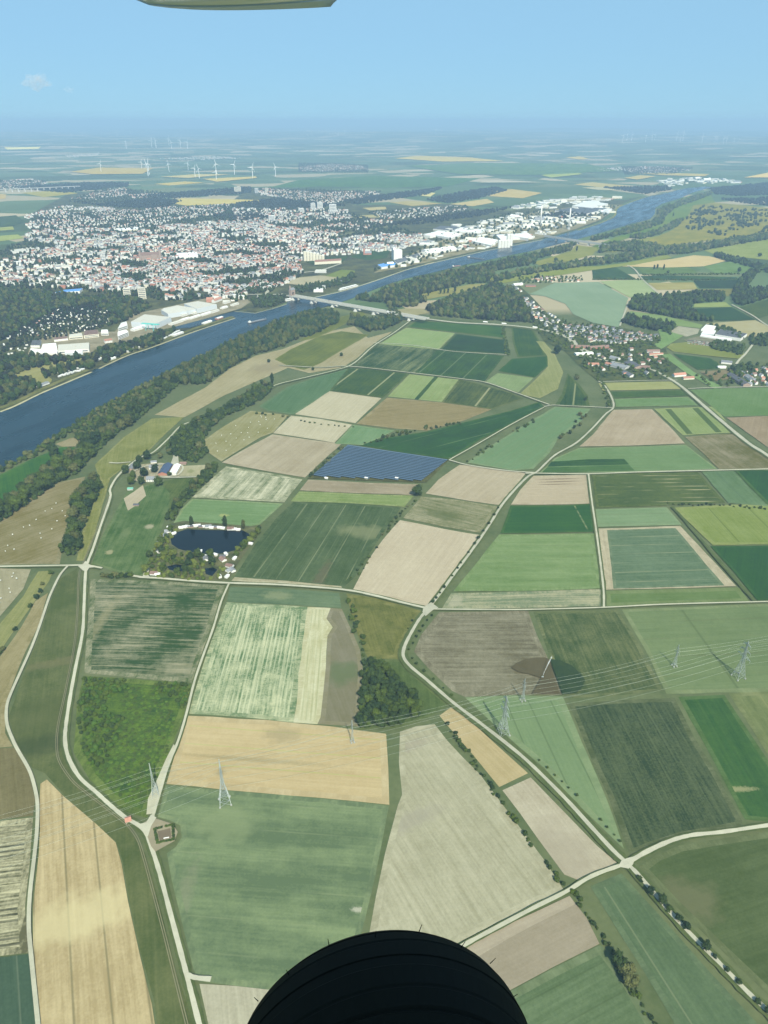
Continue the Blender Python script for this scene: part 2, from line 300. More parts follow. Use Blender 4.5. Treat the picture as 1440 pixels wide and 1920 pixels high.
field('green_crop_field', 'smooth light green field beside the hedge', [(876,868),(930,830),(985,796),(1040,763),(1107,767),(1090,790),(1045,825),(1030,850),(1000,880),(960,883)], (98,142,108), (114,156,122), d=((900,860),(1050,770)), st=.6, bl=.7)
field('bare_field', 'sandy field right of the solar park', [(798,926),(822,900),(862,872),(920,878),(986,888),(962,916),(938,948),(880,940)], (172,158,126), (194,180,148), st=1.2, sw=7, bl=.9)
field('streaky_field', 'half green streaky field', [(790,932),(860,938),(934,951),(900,1000),(830,988),(756,972)], (104,122,88), (164,160,124), d=((800,950),(910,975)), st=2.4, sw=12, bl=1.2, spot=[(830,968,40,14,(92,116,84),.6)])
field('bare_field', 'large sandy field beside the road', [(750,976),(830,992),(900,1004),(880,1040),(840,1100),(810,1139),(730,1122),(662,1106),(690,1052),(720,1010)], (186,170,138), (206,192,158), st=.9, bl=.9)
field('leafy_row_field', 'dark green field with thin diagonal lines', [(550,942),(650,944),(752,952),(732,980),(692,1040),(666,1082),(642,1104),(540,1094),(438,1084),(478,1022),(520,970)], (64,98,76), (92,122,94), d=((600,944),(500,1088)), st=1.2, sw=9, bl=1.3, bs=80, ln=[(34,1.6,6,(150,166,136),.55,.3),(11,1.2,3,(120,140,112),.45,.7)], spot=[(700,1000,26,70,(138,152,118),.55),(600,1085,60,10,(120,112,92),.5)])
field('pale_strip', 'dry straw margin of the dark green field', [(440,1083),(540,1090),(640,1100),(642,1106),(540,1097),(434,1090)], (150,150,118), (190,184,150), bl=1.4, bs=18)
field('ploughed_strip', 'pinkish ploughed strip below the solar park', [(578,900),(690,906),(786,909),(776,929),(660,925),(562,920)], (150,138,110), (174,160,132), st=1.3)
field('green_strip', 'yellow green strip below the solar park', [(561,922),(660,926),(776,930),(758,951),(650,944),(545,941)], (108,144,86), (140,168,112), bl=1.3, bs=40)
field('streaky_field', 'field of blurred white and green bands', [(424,875),(500,887),(567,900),(533,943),(450,938),(360,934),(392,903)], (98,126,96), (202,200,164), d=((460,882),(410,935)), st=2.6, sw=14, sl=14, bl=1.2, bs=40, bias=.55)
field('green_crop_field', 'light green field above the lake', [(360,936),(450,940),(531,945),(488,984),(470,990),(400,985),(325,983),(340,955)], (98,144,98), (122,164,120), bl=.9, spot=[(420,967,10,6,(160,176,112),.8)])
field('bare_field', 'large tan field above the white banded field', [(511,815),(560,822),(640,833),(608,862),(572,896),(500,884),(416,868),(460,842)], (164,152,122), (188,176,146), d=((560,822),(480,880)), st=1.4, sw=12, bl=1.0)
field('stubble_field', 'pale field behind the tan field', [(546,780),(600,786),(660,797),(627,831),(560,820),(512,813)], (180,172,138), (202,194,160), bl=.8, d=((546,780),(512,813)), st=.8)
field('green_crop_field', 'small light green field before the brown field', [(662,797),(740,808),(712,822),(680,835),(628,833)], (96,144,106), (114,158,122))
field('hay_field', 'mown field with white bales behind the hedge', [(376,830),(420,800),(470,771),(541,779),(512,812),(490,820),(440,850),(415,866),(392,850)], (134,140,96), (166,164,122), bl=1.5, bs=70)
# right of the road
field('bare_field', 'sandy field with a round end', [(1150,769),(1222,768),(1255,800),(1284,832),(1190,836),(1086,838),(1112,815)], (164,148,120), (186,170,142), st=1.0, sw=9)
field('green_crop_field', 'light green field right of the road', [(1084,841),(1190,838),(1286,835),(1345,880),(1260,884),(1100,887),(1012,887),(1040,860)], (98,140,100), (114,156,116), st=.6)
field('leafy_field', 'dark green plot in the light green field', [(1034,866),(1100,862),(1170,861),(1180,872),(1026,876)], (56,104,68))
field('leafy_field', 'mid green plot in the light green field', [(1026,877),(1180,873),(1190,883),(1014,888)], (70,116,76))
field('striped_field', 'light green plots with dark strips', [(1226,767),(1340,763),(1378,812),(1330,814),(1280,817)], (120,152,100), (140,168,118), d=((1285,766),(1330,814)), st=.6, ln=[(66,14,20,(72,108,72),.8,0)])
field('fallow_field', 'mottled grey field beside the wide lane', [(1284,820),(1330,816),(1380,814),(1440,850),(1500,880),(1440,879),(1350,882),(1320,852)], (104,114,86), (150,144,116), bl=2.2, bs=60, d=((1380,814),(1440,850)), st=1.2, sw=9)
field('striped_field', 'dark green field with white strips', [(1109,891),(1200,888),(1308,886),(1335,916),(1360,943),(1240,949),(1117,953)], (70,104,66), (96,122,84), d=((1110,920),(1340,918)), st=1.2, ln=[(15.5,3,4,(186,186,150),.75,.8)])
field('bare_field', 'sandy field with brown stripes at the road', [(1000,893),(1050,892),(1103,891),(1107,945),(1030,947),(958,947),(975,920)], (176,160,128), (196,180,148), bl=.7, d=((1000,897),(1100,894)), spot=[(1048,899,44,2.6,(128,112,92),.8),(1048,904,44,2.6,(128,112,92),.8),(1040,909,40,2.4,(128,112,92),.75)])
field('leafy_field', 'dark green field with an irrigation line', [(957,949),(1030,949),(1110,946),(1114,998),(1030,1000),(938,1001)], (50,104,60), (62,116,72), d=((950,980),(1110,978)), st=1.2, sw=9, lx=[(190,2.5,60,(170,178,140),.6,.5)])
field('green_crop_field', 'light green field with soft bands', [(936,1003),(1030,1003),(1114,1001),(1128,1104),(1000,1109),(850,1110)], (100,142,90), (126,162,112), d=((930,1040),(1115,1040)), st=1.8, sw=16, sl=10, bl=.8)
field('striped_field', 'pale striped strip above the lane', [(846,1113),(1000,1110),(1129,1106),(1131,1137),(980,1141),(828,1143)], (110,138,112), (172,176,146), d=((850,1128),(1120,1122)), st=2.4, sw=5, sl=30, bl=.8, bias=.4, spot=[(850,1128,14,24,(190,182,150),.5)])
field('green_crop_field', 'pale green plot below the white strips', [(1116,956),(1180,954),(1250,952),(1278,985),(1200,987),(1121,989)], (108,148,112), (124,162,126))
field('sand_yard', 'sandy frame around the teal field', [(1118,992),(1200,990),(1275,987),(1380,1100),(1260,1104),(1132,1107)], (170,160,126), (198,186,150), bl=1.2, bs=12)
field('leafy_row_field', 'teal green field in thin rows', [(1138,995),(1200,993),(1266,991),(1358,1099),(1250,1102),(1150,1105)], (78,116,96), (108,142,118), d=((1140,1040),(1310,1035)), st=1.6, sw=5, bl=.7, ln=[(26,2.2,0,(150,166,136),.6,.4)])
field('green_strip', 'green strip below the teal field', [(1133,1109),(1260,1106),(1386,1103),(1404,1129),(1270,1133),(1136,1138)], (86,124,76), (104,140,92))
field('green_crop_field', 'yellow green field at the hedge', [(1262,953),(1350,948),(1440,946),(1540,945),(1540,1021),(1440,1022),(1336,1023)], (112,142,76), (134,160,98), d=((1300,953),(1360,1022)), st=1.0, ln=[(70,2.5,10,(92,120,70),.6,0)])
field('leafy_field', 'dark green beet field with pale specks', [(1332,1025),(1440,1024),(1540,1023),(1540,1124),(1440,1126),(1420,1127),(1375,1072)], (44,98,58), (58,112,72), bl=.8)
field('green_crop_field', 'blue green field in thin rows', [(1314,884),(1374,882),(1440,950),(1400,947),(1365,944)], (84,126,96), (104,144,114), d=((1330,884),(1390,944)), st=1.2, sw=8)
field('leafy_field', 'dark green field at the field corner', [(1376,882),(1440,881),(1540,880),(1540,950),(1440,949)], (46,100,64), (60,114,78))
field('green_crop_field', 'broad green field before the second village', [(1294,732),(1360,729),(1440,727),(1560,724),(1560,779),(1440,780),(1358,782)], (92,138,96), (110,152,114), st=.7)
field('fallow_field', 'brown field beside the wide lane', [(1362,784),(1440,781),(1540,780),(1540,900),(1440,840)], (148,132,106), (170,152,126))
field('hay_strip', 'straw coloured strip before the village', [(1122,719),(1200,717),(1264,716),(1276,730),(1200,732),(1130,733)], (142,158,108), (160,172,126))
field('leafy_field', 'dark strip before the village', [(1142,735),(1278,732),(1290,743),(1148,747)], (68,108,74))
field('green_crop_field', 'light green strip before the village', [(1148,749),(1290,745),(1310,761),(1152,764)], (100,144,104))
# beyond the village
field('green_crop_field', 'big pale green field beside the village', [(992,552),(1040,531),(1122,529),(1178,559),(1168,590),(1160,614),(1112,606),(1075,590),(1060,570),(1022,556)], (120,160,146), (138,174,158), bl=.8, bs=120)
field('green_crop_field', 'yellowish pale green field', [(1124,528),(1160,526),(1204,525),(1240,553),(1180,558)], (142,174,138), (160,188,154), bl=1.0)
field('leafy_field', 'dark green field behind the hamlet', [(1110,506),(1155,502),(1195,525),(1112,525)], (66,112,88), (84,128,104), st=1.0, sw=20)
field('leafy_field', 'dark green field along the bushes', [(1196,518),(1250,517),(1380,520),(1392,526),(1205,525)], (70,116,88))
field('wheat_field', 'ripe orange field beyond the village', [(1166,500),(1225,490),(1260,486),(1300,479),(1330,481),(1365,489),(1318,500),(1250,502)], (198,180,132), (212,192,146))
field('green_crop_field', 'mid green plot', [(1195,503),(1250,502),(1290,501),(1310,513),(1240,515),(1205,514)], (98,138,110))
field('green_crop_field', 'pale green plot below the wood', [(1318,500),(1368,491),(1402,496),(1440,510),(1350,514),(1340,513)], (106,150,122))
field('fallow_field', 'tan plot', [(1215,531),(1300,530),(1308,543),(1232,544)], (158,162,122))
field('leafy_field', 'dark blue green plot', [(1300,527),(1384,526),(1376,541),(1312,541)], (62,108,90))
field('fallow_field', 'grey brown plot', [(1304,543),(1378,542),(1366,556),(1240,556)], (124,138,110))
field('green_strip', 'yellow green clearing', [(1302,570),(1360,567),(1372,576),(1300,577)], (140,168,118))
field('leafy_field', 'dark teal field beside the lane', [(1290,580),(1372,577),(1416,600),(1350,602),(1320,598)], (62,106,90), (74,116,100))
field('leafy_field', 'striped dark field beyond the lane', [(1384,578),(1440,562),(1540,545),(1540,580),(1440,592),(1420,598)], (76,112,88), (98,128,104), st=1.4, sw=20)
field('fallow_field', 'sandy field behind the market hall', [(1322,607),(1416,601),(1440,612),(1500,620),(1440,632),(1400,632)], (164,164,128), (180,178,144))
field('green_crop_field', 'long light green strip behind the village', [(1182,584),(1240,592),(1318,610),(1312,616),(1176,602)], (116,156,112), (132,168,126))
field('green_crop_field', 'light green plot beside the car park', [(1232,616),(1282,630),(1262,642),(1240,655),(1225,648),(1240,636)], (112,158,112))
field('meadow', 'rough olive meadow below the car park', [(1258,645),(1290,642),(1340,652),(1395,663),(1392,674),(1330,668),(1262,660),(1250,652)], (116,142,92), (136,154,106))
field('leafy_field', 'dark green field behind the farm', [(1262,664),(1330,672),(1345,680),(1350,692),(1308,694)], (62,110,76))
field('green_crop_field', 'narrow light green strip', [(1240,666),(1256,664),(1300,698),(1356,727),(1340,730),(1286,700)], (112,158,112))
field('fallow_field', 'brown plot beside the lane', [(1312,698),(1372,693),(1392,708),(1342,715)], (136,128,102))
field('meadow', 'grassland beside the wide river', [(1108,470),(1180,452),(1250,440),(1330,425),(1440,420),(1440,440),(1300,455),(1150,474)], (128,152,112), (148,166,128))
field('meadow', 'green river meadow in the bend', [(1250,385),(1290,368),(1330,360),(1340,380),(1290,410),(1245,430),(1180,446),(1120,468),(1110,462),(1180,436),(1240,412)], (100,150,110), (130,160,118), bl=1.5, bs=150)
field('dry_meadow', 'dry heath with scattered trees', [(1300,385),(1340,380),(1440,390),(1540,400),(1540,450),(1440,445),(1350,448),(1240,462),(1200,458),(1260,432),(1290,405)], (128,150,112), (158,164,128), bl=2.4, bs=110, st=1.0, sw=40)
field('meadow', 'pale meadow before the far wood', [(1320,470),(1440,448),(1560,440),(1560,480),(1440,488),(1340,478)], (128,158,120), (150,172,136))
field('meadow', 'pale riverside meadow beside the rail bridge', [(1000,492),(1070,472),(1080,460),(1120,465),(1112,478),(1060,492),(1010,498)], (130,150,110), (150,164,126))
field('meadow', 'meadow between two belts of trees', [(920,520),(1000,508),(1060,500),(1120,500),(1170,494),(1230,482),(1250,478),(1260,484),(1190,497),(1110,507),(1060,515),(1000,522),(940,532),(918,530)], (128,154,106), (146,166,122))
field('dry_meadow', 'straw coloured clearing in the river wood', [(778,555),(830,544),(880,534),(910,532),(895,550),(860,562),(838,555),(800,562)], (138,150,108), (160,164,126))
field('fallow_field', 'sandy turning place under the embankment', [(740,582),(760,579),(800,580),(802,588),(780,592),(750,590)], (160,158,120))
field('dry_meadow', 'straw coloured park strip on the far bank', [(20,706),(60,690),(100,680),(155,672),(150,678),(100,694),(78,700),(98,712),(96,718),(72,722),(66,710)], (140,150,104), (160,166,122))
field('bare_field', 'bare gravel ground beside the bridge ramp', [(530,532),(560,521),(600,517),(640,519),(625,530),(570,536)], (166,164,136), (190,184,156))
field('meadow', 'sports meadow beside the gravel ground', [(610,518),(640,506),(666,508),(662,518),(640,522)], (112,144,104), (132,158,118))
field('leafy_field', 'vineyard behind the silos', [(575,492),(600,484),(655,480),(640,494),(590,498)], (76,116,90))
field('leafy_field', 'vineyard beside the white tower', [(655,482),(700,468),(732,470),(725,484),(690,488)], (76,120,92))
field('fallow_field', 'tan field below the wind turbines', [(133,323),(187,315),(287,317),(267,327),(173,328)], (176, 178, 150))
field('fallow_field', 'tan field under the turbine row', [(300,333),(367,328),(433,328),(353,335)], (188, 186, 156))
field('fallow_field', 'tan field right of the turbine row', [(380,337),(480,332),(482,335),(407,342)], (186, 186, 158))
field('fallow_field', 'tan field beyond the viaduct', [(290,345),(347,341),(383,343),(317,348)], (182, 182, 152))
field('stubble_field', 'long straw field above the town', [(318,381),(340,372),(480,375),(505,378),(420,383),(350,386)], (188, 188, 148))
field('hay_strip', 'pale field beside the viaduct', [(40,362),(110,357),(147,363),(83,370)], (160, 172, 140))
field('fallow_field', 'tan field at the viaduct end', [(-30,366),(0,364),(12,365),(10,373),(-30,376)], (188, 176, 142))
field('green_strip', 'light green strip above the allotments', [(-40,446),(33,440),(45,447),(0,453),(-40,456)], (150, 176, 130))
field('green_strip', 'light green strip left of the settlement', [(-40,430),(24,425),(27,431),(-40,436)], (150, 174, 134))
field('green_crop_field', 'dark green field left of the settlement', [(-40,410),(30,404),(48,416),(26,424),(-40,429)], (88, 128, 108))
field('fallow_field', 'tan field behind the settlement', [(680,390),(723,388),(725,393),(693,395)], (184, 178, 142))
field('fallow_field', 'large straw field behind the town', [(730,380),(773,377),(830,382),(773,387)], (176, 172, 138))
field('wheat_field', 'ripe field before the far wood', [(843,383),(913,373),(927,380),(887,387)], (192, 182, 144))
field('wheat_field', 'ripe field beyond the works', [(913,358),(960,355),(1017,362),(980,372),(917,368)], (190, 178, 140))
field('wheat_field', 'yellow field in the far wood', [(787,367),(800,361),(817,362),(807,369)], (204, 200, 150))
field('fallow_field', 'straw field before the tower blocks', [(647,405),(710,403),(712,408),(653,410)], (178, 176, 140))
field('stubble_field', 'pale field on the far plain', [(740,298),(780,293),(880,296),(947,303),(830,304)], (176, 184, 164))
field('green_crop_field', 'light green far field', [(1015,330),(1037,325),(1077,323),(1093,328),(1033,334)], (150, 184, 150))
field('fallow_field', 'tan far field above the river bend', [(1193,326),(1233,325),(1330,328),(1320,332),(1243,330)], (182, 180, 150))
field('wheat_field', 'ripe far field at the frame edge', [(1395,334),(1440,325),(1500,322),(1500,334)], (206, 192, 154))
field('stubble_field', 'thin pale far strip', [(1060,296),(1087,294),(1105,299),(1085,300)], (176, 184, 164))
field('fallow_field', 'tan far field before the white village', [(1170,335),(1200,330),(1230,332),(1195,338)], (184, 180, 150))
field('stubble_field', 'whitish far strip on the horizon plain', [(8,277),(77,276),(72,280),(14,281)], (200, 206, 196))
field('green_crop_field', 'wide green plain behind the town', [(505,352),(560,338),(700,330),(900,335),(840,350),(720,352),(600,350)], (100, 150, 128))
field('green_crop_field', 'wide green plain above the works', [(760,312),(900,306),(1100,308),(1160,322),(1000,330),(860,328)], (112, 158, 142))
field('fallow_field', 'white tunnel fields before the river bend', [(1090,352),(1140,350),(1215,356),(1200,359),(1120,356)], (170, 184, 180))
field('fallow_field', 'tan field before the tunnel fields', [(1075,346),(1110,342),(1190,350),(1120,351)], (180, 178, 148))
"""
# ------------------------------------------------------------------ world, sun, camera
sc = bpy.context.scene
SUN_EL, SUN_AZ = R_(46), math.atan2(.29, -.95)          # azimuth as (sin, cos) from +Y
w = bpy.data.worlds.new('World'); sc.world = w; w.use_nodes = True
nt = w.node_tree; nt.nodes.clear()
sky = nt.nodes.new('ShaderNodeTexSky'); sky.sky_type = 'NISHITA'; sky.sun_disc = False
sky.sun_elevation = SUN_EL; sky.sun_rotation = SUN_AZ; sky.altitude = 600
sky.air_density = 1.0; sky.dust_density = 0; sky.ozone_density = 3
bg = nt.nodes.new('ShaderNodeBackground'); bg.inputs[1].default_value = SKY_STRENGTH
wo = nt.nodes.new('ShaderNodeOutputWorld')
tint = nt.nodes.new('ShaderNodeMix'); tint.data_type = 'RGBA'; tint.blend_type = 'MULTIPLY'; tint.inputs[0].default_value = 1; tint.inputs[7].default_value = SKY_TINT
nt.links.new(sky.outputs[0], tint.inputs[6]); hzm = nt.nodes.new('ShaderNodeMix'); hzm.data_type = 'RGBA'; hzm.inputs[0].default_value = .78; hzm.inputs[7].default_value = SKY_HAZE
nt.links.new(tint.outputs[2], hzm.inputs[6]); nt.links.new(hzm.outputs[2], bg.inputs[0]); nt.links.new(bg.outputs[0], wo.inputs[0])
sl = bpy.data.lights.new('sun', 'SUN'); sl.energy = SUN_STRENGTH; sl.angle = R_(.5); sl.color = SUN_COLOR
so = bpy.data.objects.new('sun', sl); C.objects.link(so)
tosun = Vector((math.sin(SUN_AZ) * math.cos(SUN_EL), math.cos(SUN_AZ) * math.cos(SUN_EL), math.sin(SUN_EL)))
so.rotation_euler = (-tosun).to_track_quat('-Z', 'Y').to_euler(); so.location = (0, -50, 900)
cd = bpy.data.cameras.new('camera'); cam = bpy.data.objects.new('camera', cd); C.objects.link(cam)
cd.sensor_fit = 'VERTICAL'; cd.sensor_height = 36; cd.sensor_width = 27; cd.lens = 36 * FPX / 1920
cd.clip_start = .05; cd.clip_end = 200000
cam.location = (0, 0, ALT); cam.rotation_euler = (math.pi / 2 - PITCH, 0, 0)
sc.camera = cam
sc.view_settings.view_transform = 'Standard'; sc.view_settings.look = 'None'
sc.view_settings.exposure = EXPOSURE; sc.view_settings.gamma = 1
sc.cycles.volume_bounces = 0; sc.cycles.max_bounces = 6; sc.cycles.diffuse_bounces = 3; sc.cycles.use_denoising = True
sc.cycles.volume_step_rate = 1.0; sc.cycles.volume_max_steps = 64
sc.cycles.caustics_reflective = False; sc.cycles.caustics_refractive = False
# ------------------------------------------------------------------ air
hz = MB(); hz.box((0, 29500, 330), (96000, 65000, 662))
t = NT('air')
pv = t.n('ShaderNodeVolumePrincipled', {'Color': HAZE_COLOR, 'Density': SIG, 'Anisotropy': 0.0})
t.t.links.new(pv.outputs[0], t.out.inputs[1])
struct(hz.build('haze', t.m), 'pale blue summer haze over the plain', 'stuff')
# ------------------------------------------------------------------ the ground sheet
xs = np.concatenate([np.arange(-46000, -12000, 1000), np.arange(-12000, 12000, 500), np.arange(12000, 46001, 1000)])
ys = np.concatenate([np.arange(-2500, 9000, 1000), np.arange(9000, 61001, 500)])
V = [(x, y, hills(x, y)) for y in ys for x in xs]; nx = len(xs)
Q = [(j * nx + i, j * nx + i + 1, (j + 1) * nx + i + 1, (j + 1) * nx + i) for j in range(len(ys) - 1) for i in range(nx - 1)]
def ground_mat():
    t = NT('grass_and_far_fields')
    co = t.n('ShaderNodeTexCoord').outputs['Object']
    n1 = t.noise(co, .012, 4); n2 = t.noise(co, .15, 3)
    near = t.mix(t.rng(t.math('ADD', n1, t.math('MULTIPLY', n2, .5)), .5, 1.0), alb((84, 112, 80)), alb((112, 131, 96)))
    # far patchwork of fields: cells about 250 x 500 m, each crop its own colour
    wv = t.n('ShaderNodeVectorMath', {0: co, 1: t.n('ShaderNodeVectorMath', {0: t.n('ShaderNodeTexNoise', {'Vector': co, 'Scale': .0007, 'Detail': 2}).outputs[1], 1: (500, 500, 0)}, operation='MULTIPLY').outputs[0]}, operation='ADD').outputs[0]
    vo = t.n('ShaderNodeTexVoronoi', {'Vector': t.scaled(wv, 1 / 620, 1 / 400, .35), 'Scale': 1.0, 'Randomness': .9}, distance='CHEBYCHEV', voronoi_dimensions='2D')
    vo2 = t.n('ShaderNodeTexVoronoi', {'Vector': t.scaled(wv, 1 / 1500, 1 / 900, .1), 'Scale': 1.0, 'Randomness': 1.0}, voronoi_dimensions='2D')
    r1 = t.n('ShaderNodeSeparateColor', {0: vo.outputs['Color']})
    r2 = t.n('ShaderNodeSeparateColor', {0: vo2.outputs['Color']})
    cr = t.n('ShaderNodeValToRGB', {0: t.math('ADD', t.math('MULTIPLY', r1.outputs[0], .6), t.math('MULTIPLY', r2.outputs[0], .4))})
    e = cr.color_ramp; e.interpolation = 'CONSTANT'
    e.elements[0].color = (*alb((78, 108, 80)), 1); e.elements[1].position = .22; e.elements[1].color = (*alb((90, 128, 92)), 1)
    for p, c in ((.34, (100, 137, 96)), (.47, (88, 126, 88)), (.57, (118, 138, 98)), (.64, (190, 175, 132)), (.73, (205, 188, 145)), (.80, (95, 130, 92)), (.93, (215, 200, 160))):
        x = e.elements.new(p); x.color = (*alb(c), 1)
    wood = t.rng(t.noise(t.scaled(co, 1 / 2600, 1 / 1100), 1.0, 5, .6), .63, .65)
    far = t.mix(wood, cr.outputs[0], alb((62, 92, 66)))
    y = t.n('ShaderNodeSeparateXYZ', {0: co}).outputs[1]
    t.bsdf(t.mix(t.rng(y, 2600, 2700), near, far), .95, .05)
    return t.m
struct(numpy_mesh('ground', V, Q, [ground_mat()]), 'grassy plain with far fields and low hills')
# ------------------------------------------------------------------ fields
ZI = [.10]
def nextz():
    ZI[0] += .011; return ZI[0]
def field_mat(name, c, c2, ang, d, o):
    t = NT(name)
    co = t.n('ShaderNodeTexCoord').outputs['Object']
    ca, cb = alb(c, d), alb(c2, d)
    bs = o.get('bs', 70.0)
    blot = t.noise(co, 1 / bs, 4, .6)
    sw = o.get('sw', 6.0)
    rows = t.noise(t.scaled(co, 1 / (sw * o.get('sl', 28)), 1 / sw, ang), 1.0, 3, .6)
    fine = t.noise(co, .45, 2)
    f = t.math('ADD', t.math('MULTIPLY', t.math('SUBTRACT', blot, .5), o.get('bl', 1.6)), t.math('MULTIPLY', t.math('SUBTRACT', rows, .5), o.get('st', 1.2)))
    f = t.math('ADD', f, t.math('MULTIPLY', t.math('SUBTRACT', t.noise(co, 1 / 240, 3), .5), o.get('lo', .9)))
    if d < 2400:
        f = t.math('ADD', f, t.math('MULTIPLY', t.math('SUBTRACT', t.noise(t.scaled(co, 1 / 70, 1 / 2.6, ang + .004), 1.0, 2), .5), o.get('r2', .85)))
        f = t.math('ADD', f, t.math('MULTIPLY', t.math('SUBTRACT', t.noise(co, 1 / 9, 3, .65), .5), o.get('r3', .8)))
    f = t.math('ADD', f, t.math('MULTIPLY', t.math('SUBTRACT', fine, .5), o.get('fi', .8)))
    f = t.math('ADD', f, o.get('bias', .45), True)
    col = t.mix(f, ca, cb)
    rot = t.n('ShaderNodeVectorRotate', {'Vector': co, 'Angle': -ang}, rotation_type='Z_AXIS').outputs[0]
    xyz = t.n('ShaderNodeSeparateXYZ', {0: rot})
    for key, ax in (('ln', 1), ('lx', 0)):
        for (sp, wd, off, lc, amt, brk) in o.get(key, ()):
            q = t.math('FRACT', t.math('DIVIDE', t.math('ADD', xyz.outputs[ax], off + 20000.0), sp))
            tri = t.math('ABSOLUTE', t.math('SUBTRACT', q, .5))
            m = t.rng(tri, (wd * .5 + .5) / sp, (wd * .5 - .5) / sp if wd > 1.2 else .0)
            if brk:
                b = t.rng(t.noise(t.scaled(co, 1 / 90, 1 / 25, ang), 1.0, 3), .5 - .18 + brk * .2, .5 + brk * .2)
                m = t.math('MULTIPLY', m, b)
            col = t.mix(t.math('MULTIPLY', m, amt, True), col, alb(lc, d))
    for (px, py, rx, ry, pc, amt) in o.get('spot', ()):       # bare or lush patches with a place of their own
        p = G(px, py)
        dv = t.n('ShaderNodeVectorMath', {0: co, 1: (p.x, p.y, 0)}, operation='SUBTRACT').outputs[0]
        dv = t.scaled(dv, 1 / rx, 1 / ry, ang)
        ln = t.n('ShaderNodeVectorMath', {0: dv}, operation='LENGTH').outputs[1]
        ln = t.math('ADD', ln, t.math('MULTIPLY', t.math('SUBTRACT', t.noise(co, 1 / (min(rx, ry) * .6), 4), .5), 1.3))
        col = t.mix(t.math('MULTIPLY', t.rng(ln, 1.1, .5), amt, True), col, alb(pc, d))
    t.bsdf(col, .95, .04)
    return t.m
def ragged(P, amp, step, rnd):
    out = []
    for i in range(len(P)):
        a, b = P[i], P[(i + 1) % len(P)]
        L = (b - a).length; n = max(1, min(24, int(L / step)))
        s = Vector((-(b - a).y, (b - a).x, 0)).normalized() if L > 0 else Vector()
        for k in range(n):
            p = a.lerp(b, k / n)
            if k: p = p + s * rnd.uniform(-amp, amp)
            out.append(p)
    return out
rf = random.Random(4)
def field(kind, label, px, c, c2=None, d=None, **o):
    P = [G(*p) for p in px]
    cen = sum(P, Vector()) / len(P); dist = slant(cen)
    if d is None:
        i = max(range(len(P)), key=lambda i: (P[(i + 1) % len(P)] - P[i]).length); e = P[(i + 1) % len(P)] - P[i]
    else: e = G(*d[1]) - G(*d[0])
    ang = math.atan2(e.y, e.x)
    if c2 is None: c2 = tuple(min(255, v + 14) for v in c); c = tuple(v - 6 for v in c)
    z = nextz()
    area = sum(P[i].x * P[(i + 1) % len(P)].y - P[(i + 1) % len(P)].x * P[i].y for i in range(len(P))) / 2
    if area < 0: P = P[::-1]
    if kind in ('green_crop_field', 'wheat_field', 'leafy_field') and 'ln' not in o and dist < 2600:
        o['ln'] = [(rf.uniform(22, 38), 1.1, rf.uniform(0, 20), tuple(v * rf.choice((.82, 1.16)) for v in c), rf.uniform(.25, .5), rf.choice((0, .4)))]
    rings = []
    main = field_mat(kind, c, c2, ang, dist, o)
    w_ = rf.uniform(4, 8)
    if abs(area) > 7000 and dist < 2600 and o.get('head', 1):      # the headland, worked along the edge
        k = rf.uniform(.04, .20); hc = tuple(c[i] * (1 - k) + (176, 172, 138)[i] * k for i in range(3)); hc2 = tuple(c2[i] * (1 - k) + (188, 184, 150)[i] * k for i in range(3))
        n = len(P); I = []
        for i in range(n):
            a, b, d_ = P[i - 1], P[i], P[(i + 1) % n]
            e1, e2 = (b - a).normalized(), (d_ - b).normalized()
            n1, n2 = Vector((-e1.y, e1.x, 0)), Vector((-e2.y, e2.x, 0)); m = (n1 + n2)
            I.append(b + m.normalized() * min(w_ / max(m.length / 2, .45), w_ * 1.8))
        ia = sum(I[i].x * I[(i + 1) % n].y - I[(i + 1) % n].x * I[i].y for i in range(n)) / 2
        rings = [(P, z, 1), (I, z + .0055, 0)] if simple(I) and ia > .5 * abs(area) else [(P, z, 0), ]
        o2 = {'st': .9, 'sw': 5, 'sl': 8, 'bl': 2.4, 'bs': 22, 'bias': .4}
        mats = [main, field_mat(kind + '_headland', hc, hc2, ang + math.pi / 2, dist, o2)]
    else: rings = [(P, z, 0)]; mats = [main]
    if len(rings) == 1: mats = [main]
    V, Fs, M = [], [], []
    for Q_, zz, mi_ in rings:
        Q_ = ragged(Q_, o.get('rag', .8), 28, rf); b_ = len(V)
        V += [(p.x, p.y, zz + (p.z + 5 if dist > 9500 else 0)) for p in Q_]; Fs.append(tuple(range(b_, len(V)))); M.append(mi_)
    ob = mesh_obj(kind, V, Fs, mats, mi=M)
    struct(ob, label); return ob
PALE = (205, 200, 165); TAN = (178, 166, 136); SAND = (196, 184, 150)
exec(FIELDS)
